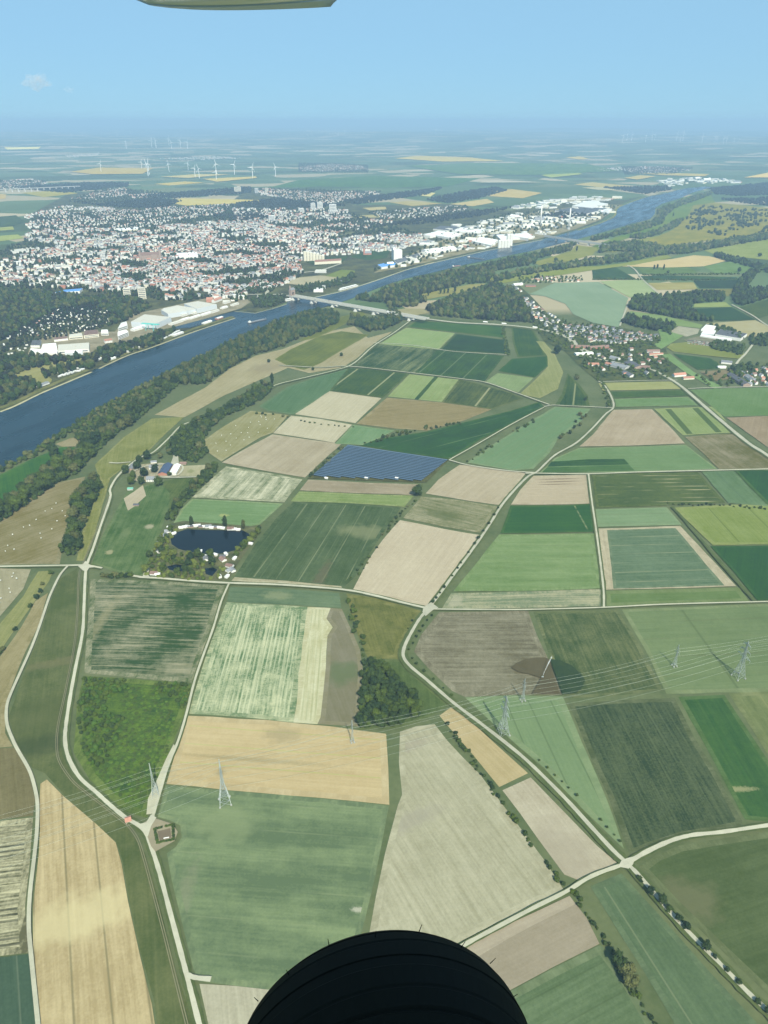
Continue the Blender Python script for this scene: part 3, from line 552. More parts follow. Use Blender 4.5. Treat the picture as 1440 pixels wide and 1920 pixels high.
# ------------------------------------------------------------------ town ground, river, lake, roads
def sheet(kind, label, px, mat, z, rag=0.0):
    P = [G(*p) for p in px]
    if rag: P = ragged(P, rag, 40, rf)
    o = mesh_obj(kind, [(p.x, p.y, z + (p.z if p.z > 1 else 0)) for p in P], [tuple(range(len(P)))], mat)
    if o.data.polygons[0].normal.z < 0: o.data.flip_normals()
    return struct(o, label)
def two_tone(name, c, c2, d, scale=.01, rough=.95):
    t = NT(name); co = t.n('ShaderNodeTexCoord').outputs['Object']
    f = t.rng(t.math('ADD', t.noise(co, scale, 5, .65), t.math('MULTIPLY', t.noise(co, scale * 12, 3), .4)), .5, .95)
    t.bsdf(t.mix(f, alb(c, d), alb(c2, d)), rough, .06); return t.m
TOWN = two_tone('town_gardens', (66, 102, 84), (120, 140, 124), 3600, .012)
sheet('town_ground', 'gardens and yards of the riverside town', [(0,770),(0,470),(60,445),(60,400),(130,362),(240,352),(300,372),(430,380),(470,352),(600,355),(720,362),(660,385),(860,382),(900,395),(960,395),(1100,375),(1175,375),(1210,366),(1171,380),(1150,395),(1128,414),(1084,430),(1052,439),(1018,448),(920,467),(835,486),(770,502),(715,521),(670,536),(635,546),(590,556),(540,566),(512,577),(478,586),(440,582),(441,595),(363,621),(285,650),(240,665),(200,683),(183,692),(172,697),(120,718),(75,737),(28,760)], TOWN, .05)
sheet('industrial_ground', 'pale concrete yards of the harbour works', [(52,664),(60,640),(120,622),(215,622),(245,590),(330,572),(400,556),(450,552),(470,566),(452,578),(394,595),(330,612),(300,618),(240,640),(200,644),(170,662),(110,668)], two_tone('yard_concrete', (128, 134, 126), (170, 170, 158), 2600, .02), .06)
sheet('industrial_ground', 'pale yards of the works along the river', [(700,512),(740,490),(800,462),(900,420),(1000,398),(1100,384),(1168,384),(1148,395),(1126,412),(1080,429),(1048,438),(1016,446),(918,465),(833,484),(768,499)], two_tone('yard_concrete', (120, 132, 126), (172, 176, 166), 4200, .012), .062)
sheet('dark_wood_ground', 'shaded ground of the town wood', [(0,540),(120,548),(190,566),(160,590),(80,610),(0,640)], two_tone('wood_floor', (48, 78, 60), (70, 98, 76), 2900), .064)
def water_mat(name, deep, rough, sc_, bump):
    t = NT(name); co = t.n('ShaderNodeTexCoord').outputs['Object']
    n = t.noise(co, sc_, 5, .6); n2 = t.noise(co, sc_ * .03, 3)
    rough = t.rng(t.noise(t.scaled(co, .004, .02, 1.1), 1.0, 4), .35, .65, rough * .7, rough * 1.8)
    b = t.n('ShaderNodeBump', {'Height': n, 'Strength': bump, 'Distance': .6}).outputs[0]
    t.bsdf(t.mix(t.rng(n2, .3, .7), tuple(v * .85 for v in deep), tuple(v * 1.15 for v in deep)), rough, .34, Normal=b, IOR=1.33)
    return t.m
RIVER = [(-160,838),(0,772),(28,761),(75,738),(120,719),(172,697),(176,693),(183,692),(200,684),(240,666),(285,651),(363,622),(441,596),(440,594),(425,597),(355,615),(328,617),(326,614),(394,596),(451,580),(465,578),(440,583),(478,587),(512,578),(537,570),(540,566),(590,557),(635,547),(670,537),(715,522),(770,503),(835,487),(920,468),(1018,449),(1052,440),(1084,431),(1131,415),(1152,404),(1155,391),(1171,383),(1210,369),(1263,358),(1290,353),(1320,350),(1338,351),
 (1325,354),(1300,361),(1272,373),(1242,382),(1229,390),(1228,401),(1219,411),(1184,420),(1150,430),(1104,443),(1060,455),(1000,470),(960,478),(900,491),(850,502),(800,514),(760,523),(720,536),(690,548),(655,562),(610,576),(560,590),(520,602),(480,622),(440,640),(400,658),(340,684),(290,712),(240,738),(200,758),(165,778),(130,802),(95,829),(60,851),(30,869),(0,882),(-160,960)]
sheet('river', 'broad blue river', RIVER, water_mat('river_water', (.002, .014, .022), .2, .5, .35), .9)
BANKM = plain('bank_stone', alb((172, 176, 150), 2200), var=.3, scale=.1)
def path(kind, label, px, width, mat, z, off=0.0, sm=True, zs=None):
    P = smooth_line([G(*p) for p in px], 5) if sm else [G(*p) for p in px]
    V, Fs = strip_mesh(P, [width * rf.uniform(.88, 1.12) for _ in P] if sm else width, z, off)
    o = mesh_obj(kind, V, Fs, mat)
    if o.data.polygons[0].normal.z < 0: o.data.flip_normals()
    return struct(o, label)
path('river_bank', 'pale stone embankment of the far bank', [(0,773),(28,762),(75,739),(120,720),(172,698)], 7, BANKM, 1.0)
path('river_bank', 'pale stone embankment below the harbour', [(186,692),(200,685),(240,667),(285,652),(363,623),(441,597)], 7, BANKM, 1.0)
path('river_bank', 'pale stone quay before the bridge', [(440,584),(478,588),(512,579),(537,571)], 5, BANKM, 1.0, sm=False)
path('river_bank', 'pale stone bank of the works', [(590,558),(635,548),(670,538),(715,523),(770,504),(835,488),(920,469),(1018,450)], 8, BANKM, 1.0)
path('river_bank', 'grassy bank behind the wide bend', [(1084,432),(1131,416),(1152,405),(1156,392),(1171,384),(1210,370),(1263,359)], 14, two_tone('bank_grass', (120, 146, 116), (150, 164, 130), 5000), 1.0)
QUAY = two_tone('quay_grass', (94, 118, 82), (140, 146, 112), 2300, .03)
path('river_bank', 'grass strip along the far bank', [(0,766),(28,755),(75,732),(120,712),(165,694)], 16, QUAY, .95)
path('river_bank', 'grass strip of the long mole', [(205,678),(240,662),(285,646),(363,617),(436,594)], 16, QUAY, .95)
LAKEW = water_mat('lake_water', (.001, .005, .008), .12, .8, .2)
sheet('lake', 'dark blue bathing lake ringed by cabins', [(320,1012),(332,1000),(350,994),(380,995),(420,996),(455,996),(468,1003),(470,1012),(460,1024),(440,1034),(415,1040),(385,1040),(355,1036),(335,1031),(322,1022)], LAKEW, 1.9)
sheet('pond', 'small dark pond south of the lake', [(313,1064),(330,1060),(348,1062),(350,1071),(335,1074),(318,1070)], LAKEW, 1.9)
sheet('pond', 'small dark pond near the cabins', [(384,1068),(400,1066),(408,1070),(398,1082),(386,1078)], LAKEW, 1.9)
sheet('lake_shore', 'shaded garden ground around the lake', [(275,1082),(290,1030),(315,985),(345,978),(470,988),(492,985),(480,1012),(455,1045),(435,1075),(428,1092),(340,1088)], two_tone('garden_ground', (66, 94, 62), (128, 136, 108), 1600, .05), 1.75)
def road_mat(name, c, d, rough=.9):
    t = NT(name); co = t.n('ShaderNodeTexCoord').outputs['Object']
    f = t.math('ADD', t.math('MULTIPLY', t.math('ADD', t.noise(co, .012, 4), t.noise(co, .09, 4)), .5), t.math('MULTIPLY', t.noise(co, 1.2, 2), .3))
    a = alb(c, d)
    t.bsdf(t.mix(t.rng(f, .45, .9), tuple(v * .72 for v in a), tuple(min(v * 1.12, .8) for v in a)), rough, .1)
    return t.m
CONC = road_mat('pale_concrete', (202, 209, 194), 1000)
DIRT = road_mat('dry_gravel', (206, 204, 172), 1000)
ASPH = road_mat('grey_asphalt', (188, 196, 184), 1300)
VERGE = two_tone('verge_grass', (78, 106, 74), (104, 126, 86), 1000, .05)
zr = [2.1]
def road(kind, label, px, width, mat, verge=0.0, sm=True):
    zr[0] += .012
    if verge: path('verge', 'grass verge of the ' + label, px, width + verge, VERGE, zr[0] - .3, sm=sm)
    return path(kind, label, px, width, mat, zr[0], sm=sm)
def ruts(label, px, w=1.1, gap=1.7, mat=DIRT):
    zr[0] += .012
    P = smooth_line([G(*p) for p in px], 5); V, Fs = strip_mesh(P, w, zr[0], gap / 2 + .2); b = len(V)
    V2, F2 = strip_mesh(P, w, zr[0], -gap / 2 - .2)
    o = mesh_obj('track', V + V2, Fs + [tuple(i + b for i in f) for f in F2], mat); struct(o, label)
    if o.data.polygons[0].normal.z < 0: o.data.flip_normals()
road('road', 'pale concrete dike road', [(270,856),(250,868),(222,893),(207,918),(207,935),(190,985),(175,1030),(163,1062),(160,1090),(158,1140),(155,1190),(142,1255),(132,1310),(124,1365),(123,1395),(130,1425),(150,1460),(180,1487),(205,1510),(235,1535),(262,1551),(275,1566),(285,1592),(300,1640),(320,1715),(340,1790),(350,1828),(362,1875),(374,1922),(392,1985)], 3.9, CONC, 5)
ruts('thin two rut track on the dike', [(205,930),(186,985),(168,1030),(155,1062),(148,1085),(146,1140),(140,1210),(125,1290),(110,1360),(107,1400),(112,1430),(135,1465),(160,1487),(190,1510),(215,1530),(240,1550),(258,1575),(270,1610),(285,1665),(305,1740),(325,1820),(345,1900),(360,1960)], .7, 1.3, road_mat('worn_grass', (146, 150, 122), 900))
ruts('winding two rut farm track', [(128,1062),(113,1080),(98,1110),(90,1130),(75,1175),(60,1215),(40,1260),(20,1305),(13,1330),(14,1360),(25,1390),(35,1410),(55,1445),(65,1475),(71,1510),(70,1560),(65,1610),(57,1680),(55,1740),(60,1800),(67,1870),(72,1920),(78,1985)], 1.7, 1.3)
road('track', 'pale cross track past the lake', [(-60,1065),(0,1064),(60,1063),(128,1062),(163,1062),(192,1067)], 4.2, DIRT, 4)
road('track', 'pale track along the lake cabins', [(240,1080),(268,1084),(300,1086),(360,1091),(430,1095),(520,1098),(640,1107),(700,1118),(760,1133),(803,1143)], 4.2, CONC, 4)
road('road', 'asphalt farm road towards the village', [(803,1143),(825,1115),(850,1080),(880,1040),(915,990),(940,950),(965,920),(990,895),(1008,885),(1040,855),(1080,832),(1110,805),(1135,778),(1150,765),(1146,745),(1132,722),(1122,716)], 4.2, ASPH, 6)
road('road', 'asphalt farm road to the crossroads', [(803,1143),(785,1165),(765,1200),(757,1220),(757,1235),(770,1252),(800,1277),(850,1320),(900,1358),(960,1405),(1000,1440),(1060,1500),(1110,1555),(1150,1598),(1175,1621)], 4.2, ASPH, 9)
road('road', 'asphalt farm road lined with small trees', [(1175,1621),(1200,1647),(1250,1706),(1300,1760),(1350,1810),(1400,1862),(1440,1900),(1500,1965)], 3.9, ASPH, 7)
road('road', 'pale lane bending away from the crossroads', [(1175,1621),(1215,1598),(1260,1578),(1300,1568),(1350,1563),(1440,1550),(1540,1538)], 4.2, CONC, 3)
road('track', 'pale lane between stubble and ploughed field', [(1175,1621),(1110,1645),(1060,1675),(1000,1705),(900,1758),(860,1780),(760,1835)], 3.6, DIRT, 2)
road('track', 'dusty field track beside the striped crop', [(430,1095),(415,1130),(400,1180),(380,1235),(365,1280),(350,1340),(335,1390),(315,1440),(300,1490),(284,1545)], 2.8, DIRT, 3)
sheet('track', 'bare dusty strip below the scrub', [(326,1398),(330,1402),(316,1440),(300,1495),(288,1528),(275,1530),(278,1500),(296,1462),(312,1425)], road_mat('pale_dust', (206, 202, 166), 900), 2.05, 1.5)
road('track', 'pale lane across the right hand fields', [(806,1144),(900,1145),(985,1145),(1130,1141),(1250,1135),(1440,1130),(1540,1128)], 2.6, DIRT, 2)
road('track', 'pale field lane below the light green field', [(985,889),(1008,889),(1100,890),(1190,887),(1310,884),(1440,881),(1540,879)], 4.2, DIRT, 3)
road('track', 'pale lane right of the solar park', [(842,864),(880,874),(950,884),(1005,888)], 4, DIRT)
road('track', 'thin path above the dark green tongue', [(842,864),(890,837),(950,802),(985,783),(1020,765)], 2.4, DIRT, 5)
road('track', 'pale lane behind the curved field', [(1020,764),(1036,761),(1060,762),(1150,766)], 3.5, DIRT)
road('track', 'pale lane below the striped fields', [(524,686),(600,690),(656,688),(770,700),(870,712),(910,718),(960,735),(1030,760)], 4, DIRT, 4)
road('track', 'pale lane above the striped fields', [(700,644),(770,648),(850,660),(950,666)], 4, DIRT)
road('road', 'wide pale road to the second village', [(1210,688),(1250,708),(1275,724),(1300,745),(1340,780),(1400,830),(1440,856),(1520,915)], 9, ASPH, 8)
road('track', 'pale lane before the village', [(1122,717),(1200,715),(1270,714)], 3, DIRT)
road('track', 'pale lane before the second village', [(1290,730),(1340,728),(1440,726),(1540,723)], 4, DIRT)
road('track', 'field lane between the striped and sandy fields', [(1103,890),(1110,945),(1116,985),(1124,1045),(1131,1105),(1132,1140)], 3, DIRT, 5)
road('track', 'grass lane beside the framed teal field', [(1260,952),(1290,985),(1340,1045),(1388,1100),(1415,1129)], 3, VERGE, 3)
road('road', 'pale dike top path', [(776,597),(740,624),(700,650),(664,682),(630,695),(560,712),(515,724),(490,742),(440,765),(400,783),(345,797),(318,822),(290,848),(272,856)], 3.6, DIRT, 12)
road('track', 'short farm lane to the meadow', [(205,869),(222,870),(245,868)], 4, DIRT)
road('track', 'farm access lane beside the barns', [(245,890),(262,880),(290,873),(340,874),(334,892),(300,897),(372,896)], 4, DIRT)
sheet('track', 'pale junction below the pasture', [(240,1079),(268,1083),(274,1064),(281,1066),(278,1080),(284,1087),(262,1086)], CONC, 2.45)
sheet('track', 'pale junction of the cross track', [(156,1060),(161,1054),(167,1060),(178,1066),(168,1067),(163,1074),(156,1072),(147,1064)], CONC, 2.46)
sheet('track', 'pale road junction', [(794,1141),(808,1132),(822,1142),(812,1146),(798,1158),(792,1150)], ASPH, 2.47)
sheet('track', 'pale crossroads', [(1165,1616),(1176,1612),(1192,1608),(1186,1624),(1178,1632),(1158,1628)], CONC, 2.48)
sheet('lay_by', 'pale gravel loop around the hedge square', [(262,1551),(286,1536),(300,1540),(324,1548),(334,1563),(328,1580),(310,1590),(292,1600),(284,1590),(275,1566)], road_mat('gravel_loop', (168, 158, 124), 900), 2.5)
sheet('lay_by', 'pale gravel fork at the hedge square', [(255,1550),(275,1545),(284,1530),(294,1536),(284,1552),(278,1572)], CONC, 2.52)
road('road', 'short concrete spur', [(350,1830),(366,1836),(396,1839)], 4, CONC)
road('road', 'highway on the embankment', [(800,599),(860,606),(940,610),(1010,618),(1060,632),(1082,650),(1110,664)], 14, ASPH, 10)
road('road', 'town road to the bridge', [(535,552),(500,552),(520,535),(560,514),(600,508),(640,495)], 14, ASPH)
road('road', 'riverside town road', [(390,552),(440,553),(500,553),(535,553)], 12, ASPH)
road('road', 'village main street', [(955,540),(980,562),(1000,585),(1030,606),(1065,628),(1085,650),(1100,668),(1150,680),(1210,688)], 7, ASPH)
road('road', 'lane through the far fields', [(1176,498),(1190,506),(1206,526),(1240,556)], 6, DIRT)
road('track', 'lane from the big green field', [(1180,565),(1172,585),(1162,612)], 5, DIRT)
road('track', 'lane beyond the poplar wood', [(1372,572),(1410,592),(1440,612),(1500,640)], 6, DIRT)
road('track', 'lane to the second village', [(1412,646),(1398,664),(1386,676),(1380,684)], 6, DIRT)
path('railway', 'railway corridor through the town', [(480,452),(560,446),(620,442),(700,430),(760,418),(840,408)], 40, two_tone('track_ballast', (104, 126, 124), (150, 164, 158), 4200, .02), .3)
path('road', 'curving road in the works', [(798,440),(800,448),(815,455),(812,464)], 16, ASPH, .3)
path('railway', 'railway cutting in the town wood', [(190,420),(214,440),(238,462)], 30, two_tone('track_ballast', (70, 96, 84), (90, 110, 100), 4200, .02), .3)
# wet soil thrown by the irrigation gun
WET = two_tone('wet_soil', (92, 94, 80), (104, 104, 88), 1000, .05)
WETG = two_tone('wet_leaves', (52, 84, 60), (64, 94, 66), 1000, .1)
sheet('wet_ground', 'dark sprinkled fan on the fallow field', [(958,1254),(968,1245),(985,1238),(1005,1235),(1022,1235),(1030,1238),(1048,1300),(1053,1303),(997,1303),(1014,1273),(992,1266),(972,1262)], WET, 2.0, .8)
sheet('wet_ground', 'dark sprinkled fan on the row crop', [(1031,1238),(1050,1240),(1072,1250),(1088,1265),(1097,1278),(1090,1293),(1080,1302),(1054,1304)], WETG, 2.01, .8)
# ------------------------------------------------------------------ vegetation
rt = random.Random(11)
def leaf_mat(name, c, c2, nscale=.25, d=1500):
    t = NT(name); g = t.n('ShaderNodeTexCoord').outputs['Object']
    oi = t.n('ShaderNodeObjectInfo').outputs['Random']
    f = t.math('ADD', t.noise(g, nscale, 3), t.math('MULTIPLY', oi, .5))
    t.bsdf(t.mix(t.rng(f, .4, 1.1), alb(c, d), alb(c2, d)), .85, .1); return t.m
LEAF = {'dark green': leaf_mat('leaves_dark', (56, 88, 58), (78, 110, 68)), 'mid green': leaf_mat('leaves_mid', (66, 98, 58), (92, 124, 72)),
        'pale green': leaf_mat('leaves_pale', (86, 116, 58), (118, 142, 80)), 'grey green': leaf_mat('leaves_grey', (84, 104, 76), (116, 132, 98))}
BARK = plain('bark', (.10, .08, .06), var=.3)
def crown_mesh(rnd, H, R, base, lobes, nq, size, name):
    """a crown of leaf clumps spread over several lobes; unit metres"""
    L = [(Vector((0, 0, base + (H - base) * .52)), Vector((R * .8, R * .8, (H - base) * .46)))]
    for i in range(lobes):
        a = 2.4 * i + rnd.uniform(-.4, .4); k = rnd.uniform(.35, .75); zz = base + (H - base) * rnd.uniform(.2, .85)
        r = R * rnd.uniform(.38, .58)
        L.append((Vector((math.cos(a) * R * k, math.sin(a) * R * k, zz)), Vector((r, r, r * rnd.uniform(.7, 1.0)))))
    wts = [max(l[1]) ** 2 for l in L]
    V, Fs = [], []
    for c, r in L:                                   # the dense inside of each lobe
        b = len(V)
        rings, seg = 5, 8
        for i in range(rings + 1):
            th = math.pi * i / rings
            for j in range(seg):
                ph = 2 * math.pi * j / seg; s = .80 * rnd.uniform(.8, 1.15)
                V.append((c.x + r.x * s * math.sin(th) * math.cos(ph), c.y + r.y * s * math.sin(th) * math.sin(ph), c.z + r.z * s * math.cos(th)))
        for i in range(rings):
            for j in range(seg):
                Fs.append((b + i * seg + j, b + (i + 1) * seg + j, b + (i + 1) * seg + (j + 1) % seg, b + i * seg + (j + 1) % seg))
    for _ in range(nq):
        c, r = rnd.choices(L, wts)[0]
        d = Vector((rnd.gauss(0, 1), rnd.gauss(0, 1), rnd.gauss(.15, 1))).normalized()
        p = c + Vector((d.x * r.x, d.y * r.y, d.z * r.z)) * rnd.uniform(.82, 1.12)
        n = (d + Vector((rnd.gauss(0, .5), rnd.gauss(0, .5), rnd.gauss(.2, .5)))).normalized()
        e = n.cross(Vector((rnd.gauss(0, 1), rnd.gauss(0, 1), rnd.gauss(0, 1)))).normalized(); g = n.cross(e)
        s = size * rnd.uniform(.6, 1.3); b = len(V)
        V += [tuple(p + e * s), tuple(p + g * s * .8), tuple(p - e * s), tuple(p - g * s * .8)]
        Fs.append((b, b + 1, b + 2, b + 3))
    me = bpy.data.meshes.new(name); me.from_pydata([tuple(v) for v in V], [], Fs); me.update(); return me
def trunk_mesh(rnd, H, base, r, name):
    m = MB(); top = Vector((rnd.uniform(-.4, .4), rnd.uniform(-.4, .4), H * .75))
    m.bar((0, 0, -.2), (0, 0, base), r, 7, r2=r * .75); m.bar((0, 0, base), top, r * .75, 6, r2=r * .2)
    for i in range(5):
        a = i * 1.3 + rnd.uniform(-.3, .3); z = base + (H - base) * rnd.uniform(.05, .45)
        m.bar((0, 0, z), (math.cos(a) * H * .2, math.sin(a) * H * .2, z + H * .16), r * .4, 5, r2=r * .12)
    me = bpy.data.meshes.new(name); me.from_pydata(m.V, [], m.F); me.materials.append(BARK); me.update(); return me
PROTO = {}
def proto(kind, tone, v):
    k = (kind, tone, v)
    if k in PROTO: return PROTO[k]
    rnd = random.Random(hash(kind) % 7 if False else {'tree': 3, 'poplar': 5, 'bush': 7, 'roadside_tree': 9, 'willow': 13}[kind] * 10 + v)
    if kind == 'tree': H, R, b, lo, nq, s = 18, 7.6, 2.0, 9, 620, .8
    elif kind == 'poplar': H, R, b, lo, nq, s = 24, 4.2, 2.5, 6, 560, .75
    elif kind == 'roadside_tree': H, R, b, lo, nq, s = 8, 3.2, 1.6, 5, 260, .5
    elif kind == 'willow': H, R, b, lo, nq, s = 12, 6.4, 1.0, 9, 520, .7
    else: H, R, b, lo, nq, s = 4.2, 3.0, .1, 5, 200, .45
    cm = crown_mesh(rnd, H, R, b, lo, nq, s, 'crown'); cm.materials.append(LEAF[tone])
    tm = trunk_mesh(rnd, H, max(b, .5), H * .022, 'trunk')
    PROTO[k] = (cm, tm); return PROTO[k]
def plant(kind, x, y, s, label, group=None, tone='dark green', v=None, z=0.0, cat=None):
    v = rt.randrange(3) if v is None else v
    cm, tm = proto(kind, tone, v)
    e = empty(kind, (x, y, z), label, cat or ('bush' if kind == 'bush' else 'tree'), group, rt.uniform(0, 6.28))
    e.scale = (s * rt.uniform(.9, 1.1), s * rt.uniform(.9, 1.1), s * rt.uniform(.85, 1.15))
    a = bpy.data.objects.new('crown', cm); a.parent = e; C.objects.link(a)
    if kind != 'bush':
        b = bpy.data.objects.new('trunk', tm); b.parent = e; C.objects.link(b)
    return e
TONES = ['dark green', 'dark green', 'mid green', 'mid green', 'grey green']
COUNT = {}
def grove(kind, px, n, mind, smin, smax, place, group, tones=TONES, avoid=()):
    for x, y in scatter(px, n, rt, mind, avoid):
        s = rt.uniform(smin, smax); tn = rt.choice(tones)
        size = 'tall' if s > smin + (smax - smin) * .66 else 'small' if s < smin + (smax - smin) * .33 else 'medium sized'
        plant(kind, x, y, s, f'{size} {tn} {"bush" if kind == "bush" else "tree"} {place}', f'{size} {tn} {group}', tn)
        COUNT[kind] = COUNT.get(kind, 0) + 1
FARM = [(262,868),(345,868),(345,905),(262,905)]
# single trees first, each with a place of its own
for x, y, s, tn, kind, lab in [
    (782, 930, 1.25, 'dark green', 'tree', 'lone dark tree on the field edge below the solar park'),
    (1044, 664, 1.5, 'dark green', 'tree', 'big round lone tree where the curved strip meets the village'),
    (102, 858, 1.5, 'dark green', 'tree', 'large tree standing in the bright green riverbank field'),
    (95, 878, 1.0, 'dark green', 'tree', 'smaller tree below the large one in the riverbank field'),
    (262, 868, 1.0, 'dark green', 'tree', 'round tree at the farm gate beside the dike path'),
    (276, 862, 1.0, 'dark green', 'tree', 'tree behind the farm gate near the grey roof'),
    (236, 888, 1.0, 'dark green', 'tree', 'outermost farm tree beside the dike road'),
    (250, 898, 1.0, 'mid green', 'tree', 'tree above the sandy paddock at the farm'),
    (258, 880, 1.1, 'dark green', 'tree', 'tree in the farm yard before the long house'),
    (272, 893, 1.2, 'dark green', 'tree', 'broad tree in the middle of the farm yard'),
    (290, 886, .9, 'dark green', 'tree', 'tree beside the white farm house'),
    (266, 908, .9, 'dark green', 'tree', 'tree at the upper end of the sandy paddock'),
    (247, 909, 1.0, 'mid green', 'tree', 'tree at the paddock corner near the green shed'),
    (301, 860, .8, 'grey green', 'tree', 'pale little tree behind the farm beside the grey slab'),
    (298, 912, 1.1, 'mid green', 'tree', 'tree below the grey farm roof'),
    (318, 893, .6, 'dark green', 'tree', 'small tree in front of the dark barn'),
    (360, 988, .9, 'dark green', 'poplar', 'slim conifer behind the cabins on the north shore'),
    (423, 990, .95, 'dark green', 'poplar', 'second slim conifer in the row of north shore cabins'),
    (457, 994, .8, 'grey green', 'poplar', 'grey slim tree at the east end of the lake cabins'),
    (640, 668, .7, 'dark green', 'tree', 'small lone tree on the edge of the green hollow'),
    (504, 680, .7, 'dark green', 'tree', 'lone bushy tree at the tip of the green hollow'),
    (587, 695, .6, 'dark green', 'tree', 'lone small tree below the green hollow'),
    (511, 722, 1.2, 'dark green', 'poplar', 'tall tree ending the hedge beside the dike path'),
    (1008, 522, 1.1, 'dark green', 'tree', 'tree at the edge of the hamlet'),
    (1232, 505, 1.1, 'dark green', 'poplar', 'first tall poplar of the clump beside the orange field'),
    (1226, 506, 1.1, 'dark green', 'poplar', 'second tall poplar of the clump beside the orange field'),
    (1244, 507, 1.2, 'dark green', 'poplar', 'tallest poplar of the clump beside the orange field'),
    (1252, 513, .9, 'dark green', 'tree', 'round tree at the foot of the poplar clump'),
    (1385, 511, 1.3, 'dark green', 'tree', 'lone round tree beyond the blue green plots'),
    (1424, 482, 1.3, 'dark green', 'tree', 'lone tree in the pale meadow before the far wood'),
    (1042, 492, 1.4, 'dark green', 'tree', 'large round lone tree in the meadow beside the rail bridge'),
    (1002, 496, 1.2, 'dark green', 'tree', 'round tree at the end of the riverside meadow'),
    (1081, 472, 1.2, 'dark green', 'poplar', 'tall dark poplar at the rail bridge end'),
    (1262, 407, 1.3, 'dark green', 'poplar', 'lone dark poplar on the green river meadow'),
    (1197, 446, 1.3, 'dark green', 'poplar', 'slim poplar beside the small house in the heath'),
    (803, 556, 1.1, 'dark green', 'poplar', 'first cypress like poplar in the straw clearing'),
    (826, 552, 1.1, 'dark green', 'poplar', 'second cypress like poplar in the straw clearing'),
    (833, 552, 1.0, 'dark green', 'poplar', 'third cypress like poplar in the straw clearing'),
    (840, 551, 1.1, 'dark green', 'poplar', 'fourth cypress like poplar in the straw clearing'),
    (853, 549, 1.3, 'dark green', 'poplar', 'tallest cypress like poplar in the straw clearing'),
    (855, 560, 1.0, 'dark green', 'tree', 'round tree below the tallest poplar of the clearing'),
    (880, 550, 1.2, 'dark green', 'tree', 'spreading tree at the end of the poplar row'),
    (633, 596, 1.2, 'dark green', 'tree', 'round tree in the flood meadow below the bridge'),
    (1160, 1815, 1.05, 'dark green', 'willow', 'big dark willow on the ditch between two green fields'),
    (1172, 1828, 1.1, 'grey green', 'willow', 'grey leaved willow beside the big dark one on the ditch'),
    (1180, 1846, .95, 'grey green', 'willow', 'lowest grey willow of the ditch group'),
    ]:
    p = G(x, y); plant(kind, p.x, p.y, s, lab, None, tn)
# rows of small trees along the asphalt road, counted from the crossroads
row = [(1198,1650,.75),(1201,1655,.6),(1218,1676,1.15),(1239,1694,1.3),(1253,1708,.9),(1271,1728,.95),(1286,1742,1.0),(1322,1782,1.2),(1338,1797,.6),(1362,1822,.7),(1384,1845,.75),(1418,1882,.8),(1436,1900,.9)]
ORD = 'first second third fourth fifth sixth seventh eighth ninth tenth eleventh twelfth thirteenth fourteenth fifteenth sixteenth seventeenth eighteenth nineteenth twentieth'.split()
for i, (x, y, s) in enumerate(row):
    p = G(x, y); plant('roadside_tree', p.x, p.y, s * 1.05, f'{ORD[i]} small tree along the asphalt road below the crossroads', 'small trees along the asphalt road', 'dark green')
row = [(822,1132),(828,1124),(835,1114),(843,1104),(858,1082),(868,1068),(874,1058),(888,1038),(900,1022),(907,1012),(916,998),(926,984),(936,968),(944,955)]
for i, (x, y) in enumerate(row):
    p = G(x - 10, y); plant('roadside_tree', p.x, p.y, rt.uniform(.5, .9), f'{ORD[i]} bushy tree beside the upper road counted from the junction', 'bushy trees along the upper road', 'dark green')
row = [(805,1156),(796,1165),(788,1176),(783,1186),(776,1196),(770,1208),(762,1220),(768,1236),(776,1247),(790,1262),(808,1276),(826,1292),(842,1306),(760,1180),(768,1166)]
for i, (x, y) in enumerate(row):
    p = G(x + 5, y); plant('roadside_tree', p.x, p.y, rt.uniform(.4, .75), f'{ORD[i]} shrubby tree around the road bend below the junction', 'shrubby trees around the road bend', rt.choice(['dark green', 'mid green']))
row = [(1005,1430),(1020,1445),(1034,1458),(1048,1470),(1060,1482),(1075,1497),(1120,1542),(1132,1556),(1146,1570),(1156,1582)]
for i, (x, y) in enumerate(row):
    p = G(x + 6, y - 3); plant('roadside_tree', p.x, p.y, rt.uniform(.3, .55), f'{ORD[i]} low shrub tree on the verge above the crossroads', 'low shrub trees on the verge', 'mid green')
# the groves whose trees can be told apart
grove('tree', [(-10,962),(60,908),(100,880),(150,842),(168,828),(210,790),(262,748),(300,716),(340,696),(335,722),(300,752),(262,785),(215,818),(180,850),(150,885),(112,905),(50,948),(0,982)], 90, 15, 1.05, 1.6, 'in the belt beside the broad river', 'trees of the river belt')
grove('tree', [(113,1035),(135,985),(150,925),(160,905),(183,895),(190,915),(172,950),(152,1010),(148,1040),(122,1042)], 20, 12, .95, 1.5, 'in the clump between hay field and dike', 'trees of the dike clump')
grove('tree', [(312,838),(340,805),(380,785),(420,765),(460,740),(498,720),(512,722),(500,745),(465,764),(425,780),(398,800),(380,828),(390,850),(370,868),(340,862),(316,850)], 50, 13, .7, 1.25, 'in the long hedge wood above the farm', 'trees of the hedge wood')
grove('tree', [(312,972),(325,948),(350,922),(378,890),(398,872),(408,876),(395,900),(365,925),(340,950),(322,980)], 16, 11, .6, 1.05, 'in the strip behind the horse pasture', 'trees of the pasture strip')
grove('tree', [(272,1075),(282,1040),(300,1005),(318,985),(326,990),(312,1020),(300,1045),(285,1072)], 8, 13, .6, .85, 'on the west side of the lake cabins', 'trees west of the lake', ['mid green', 'dark green', 'pale green'])
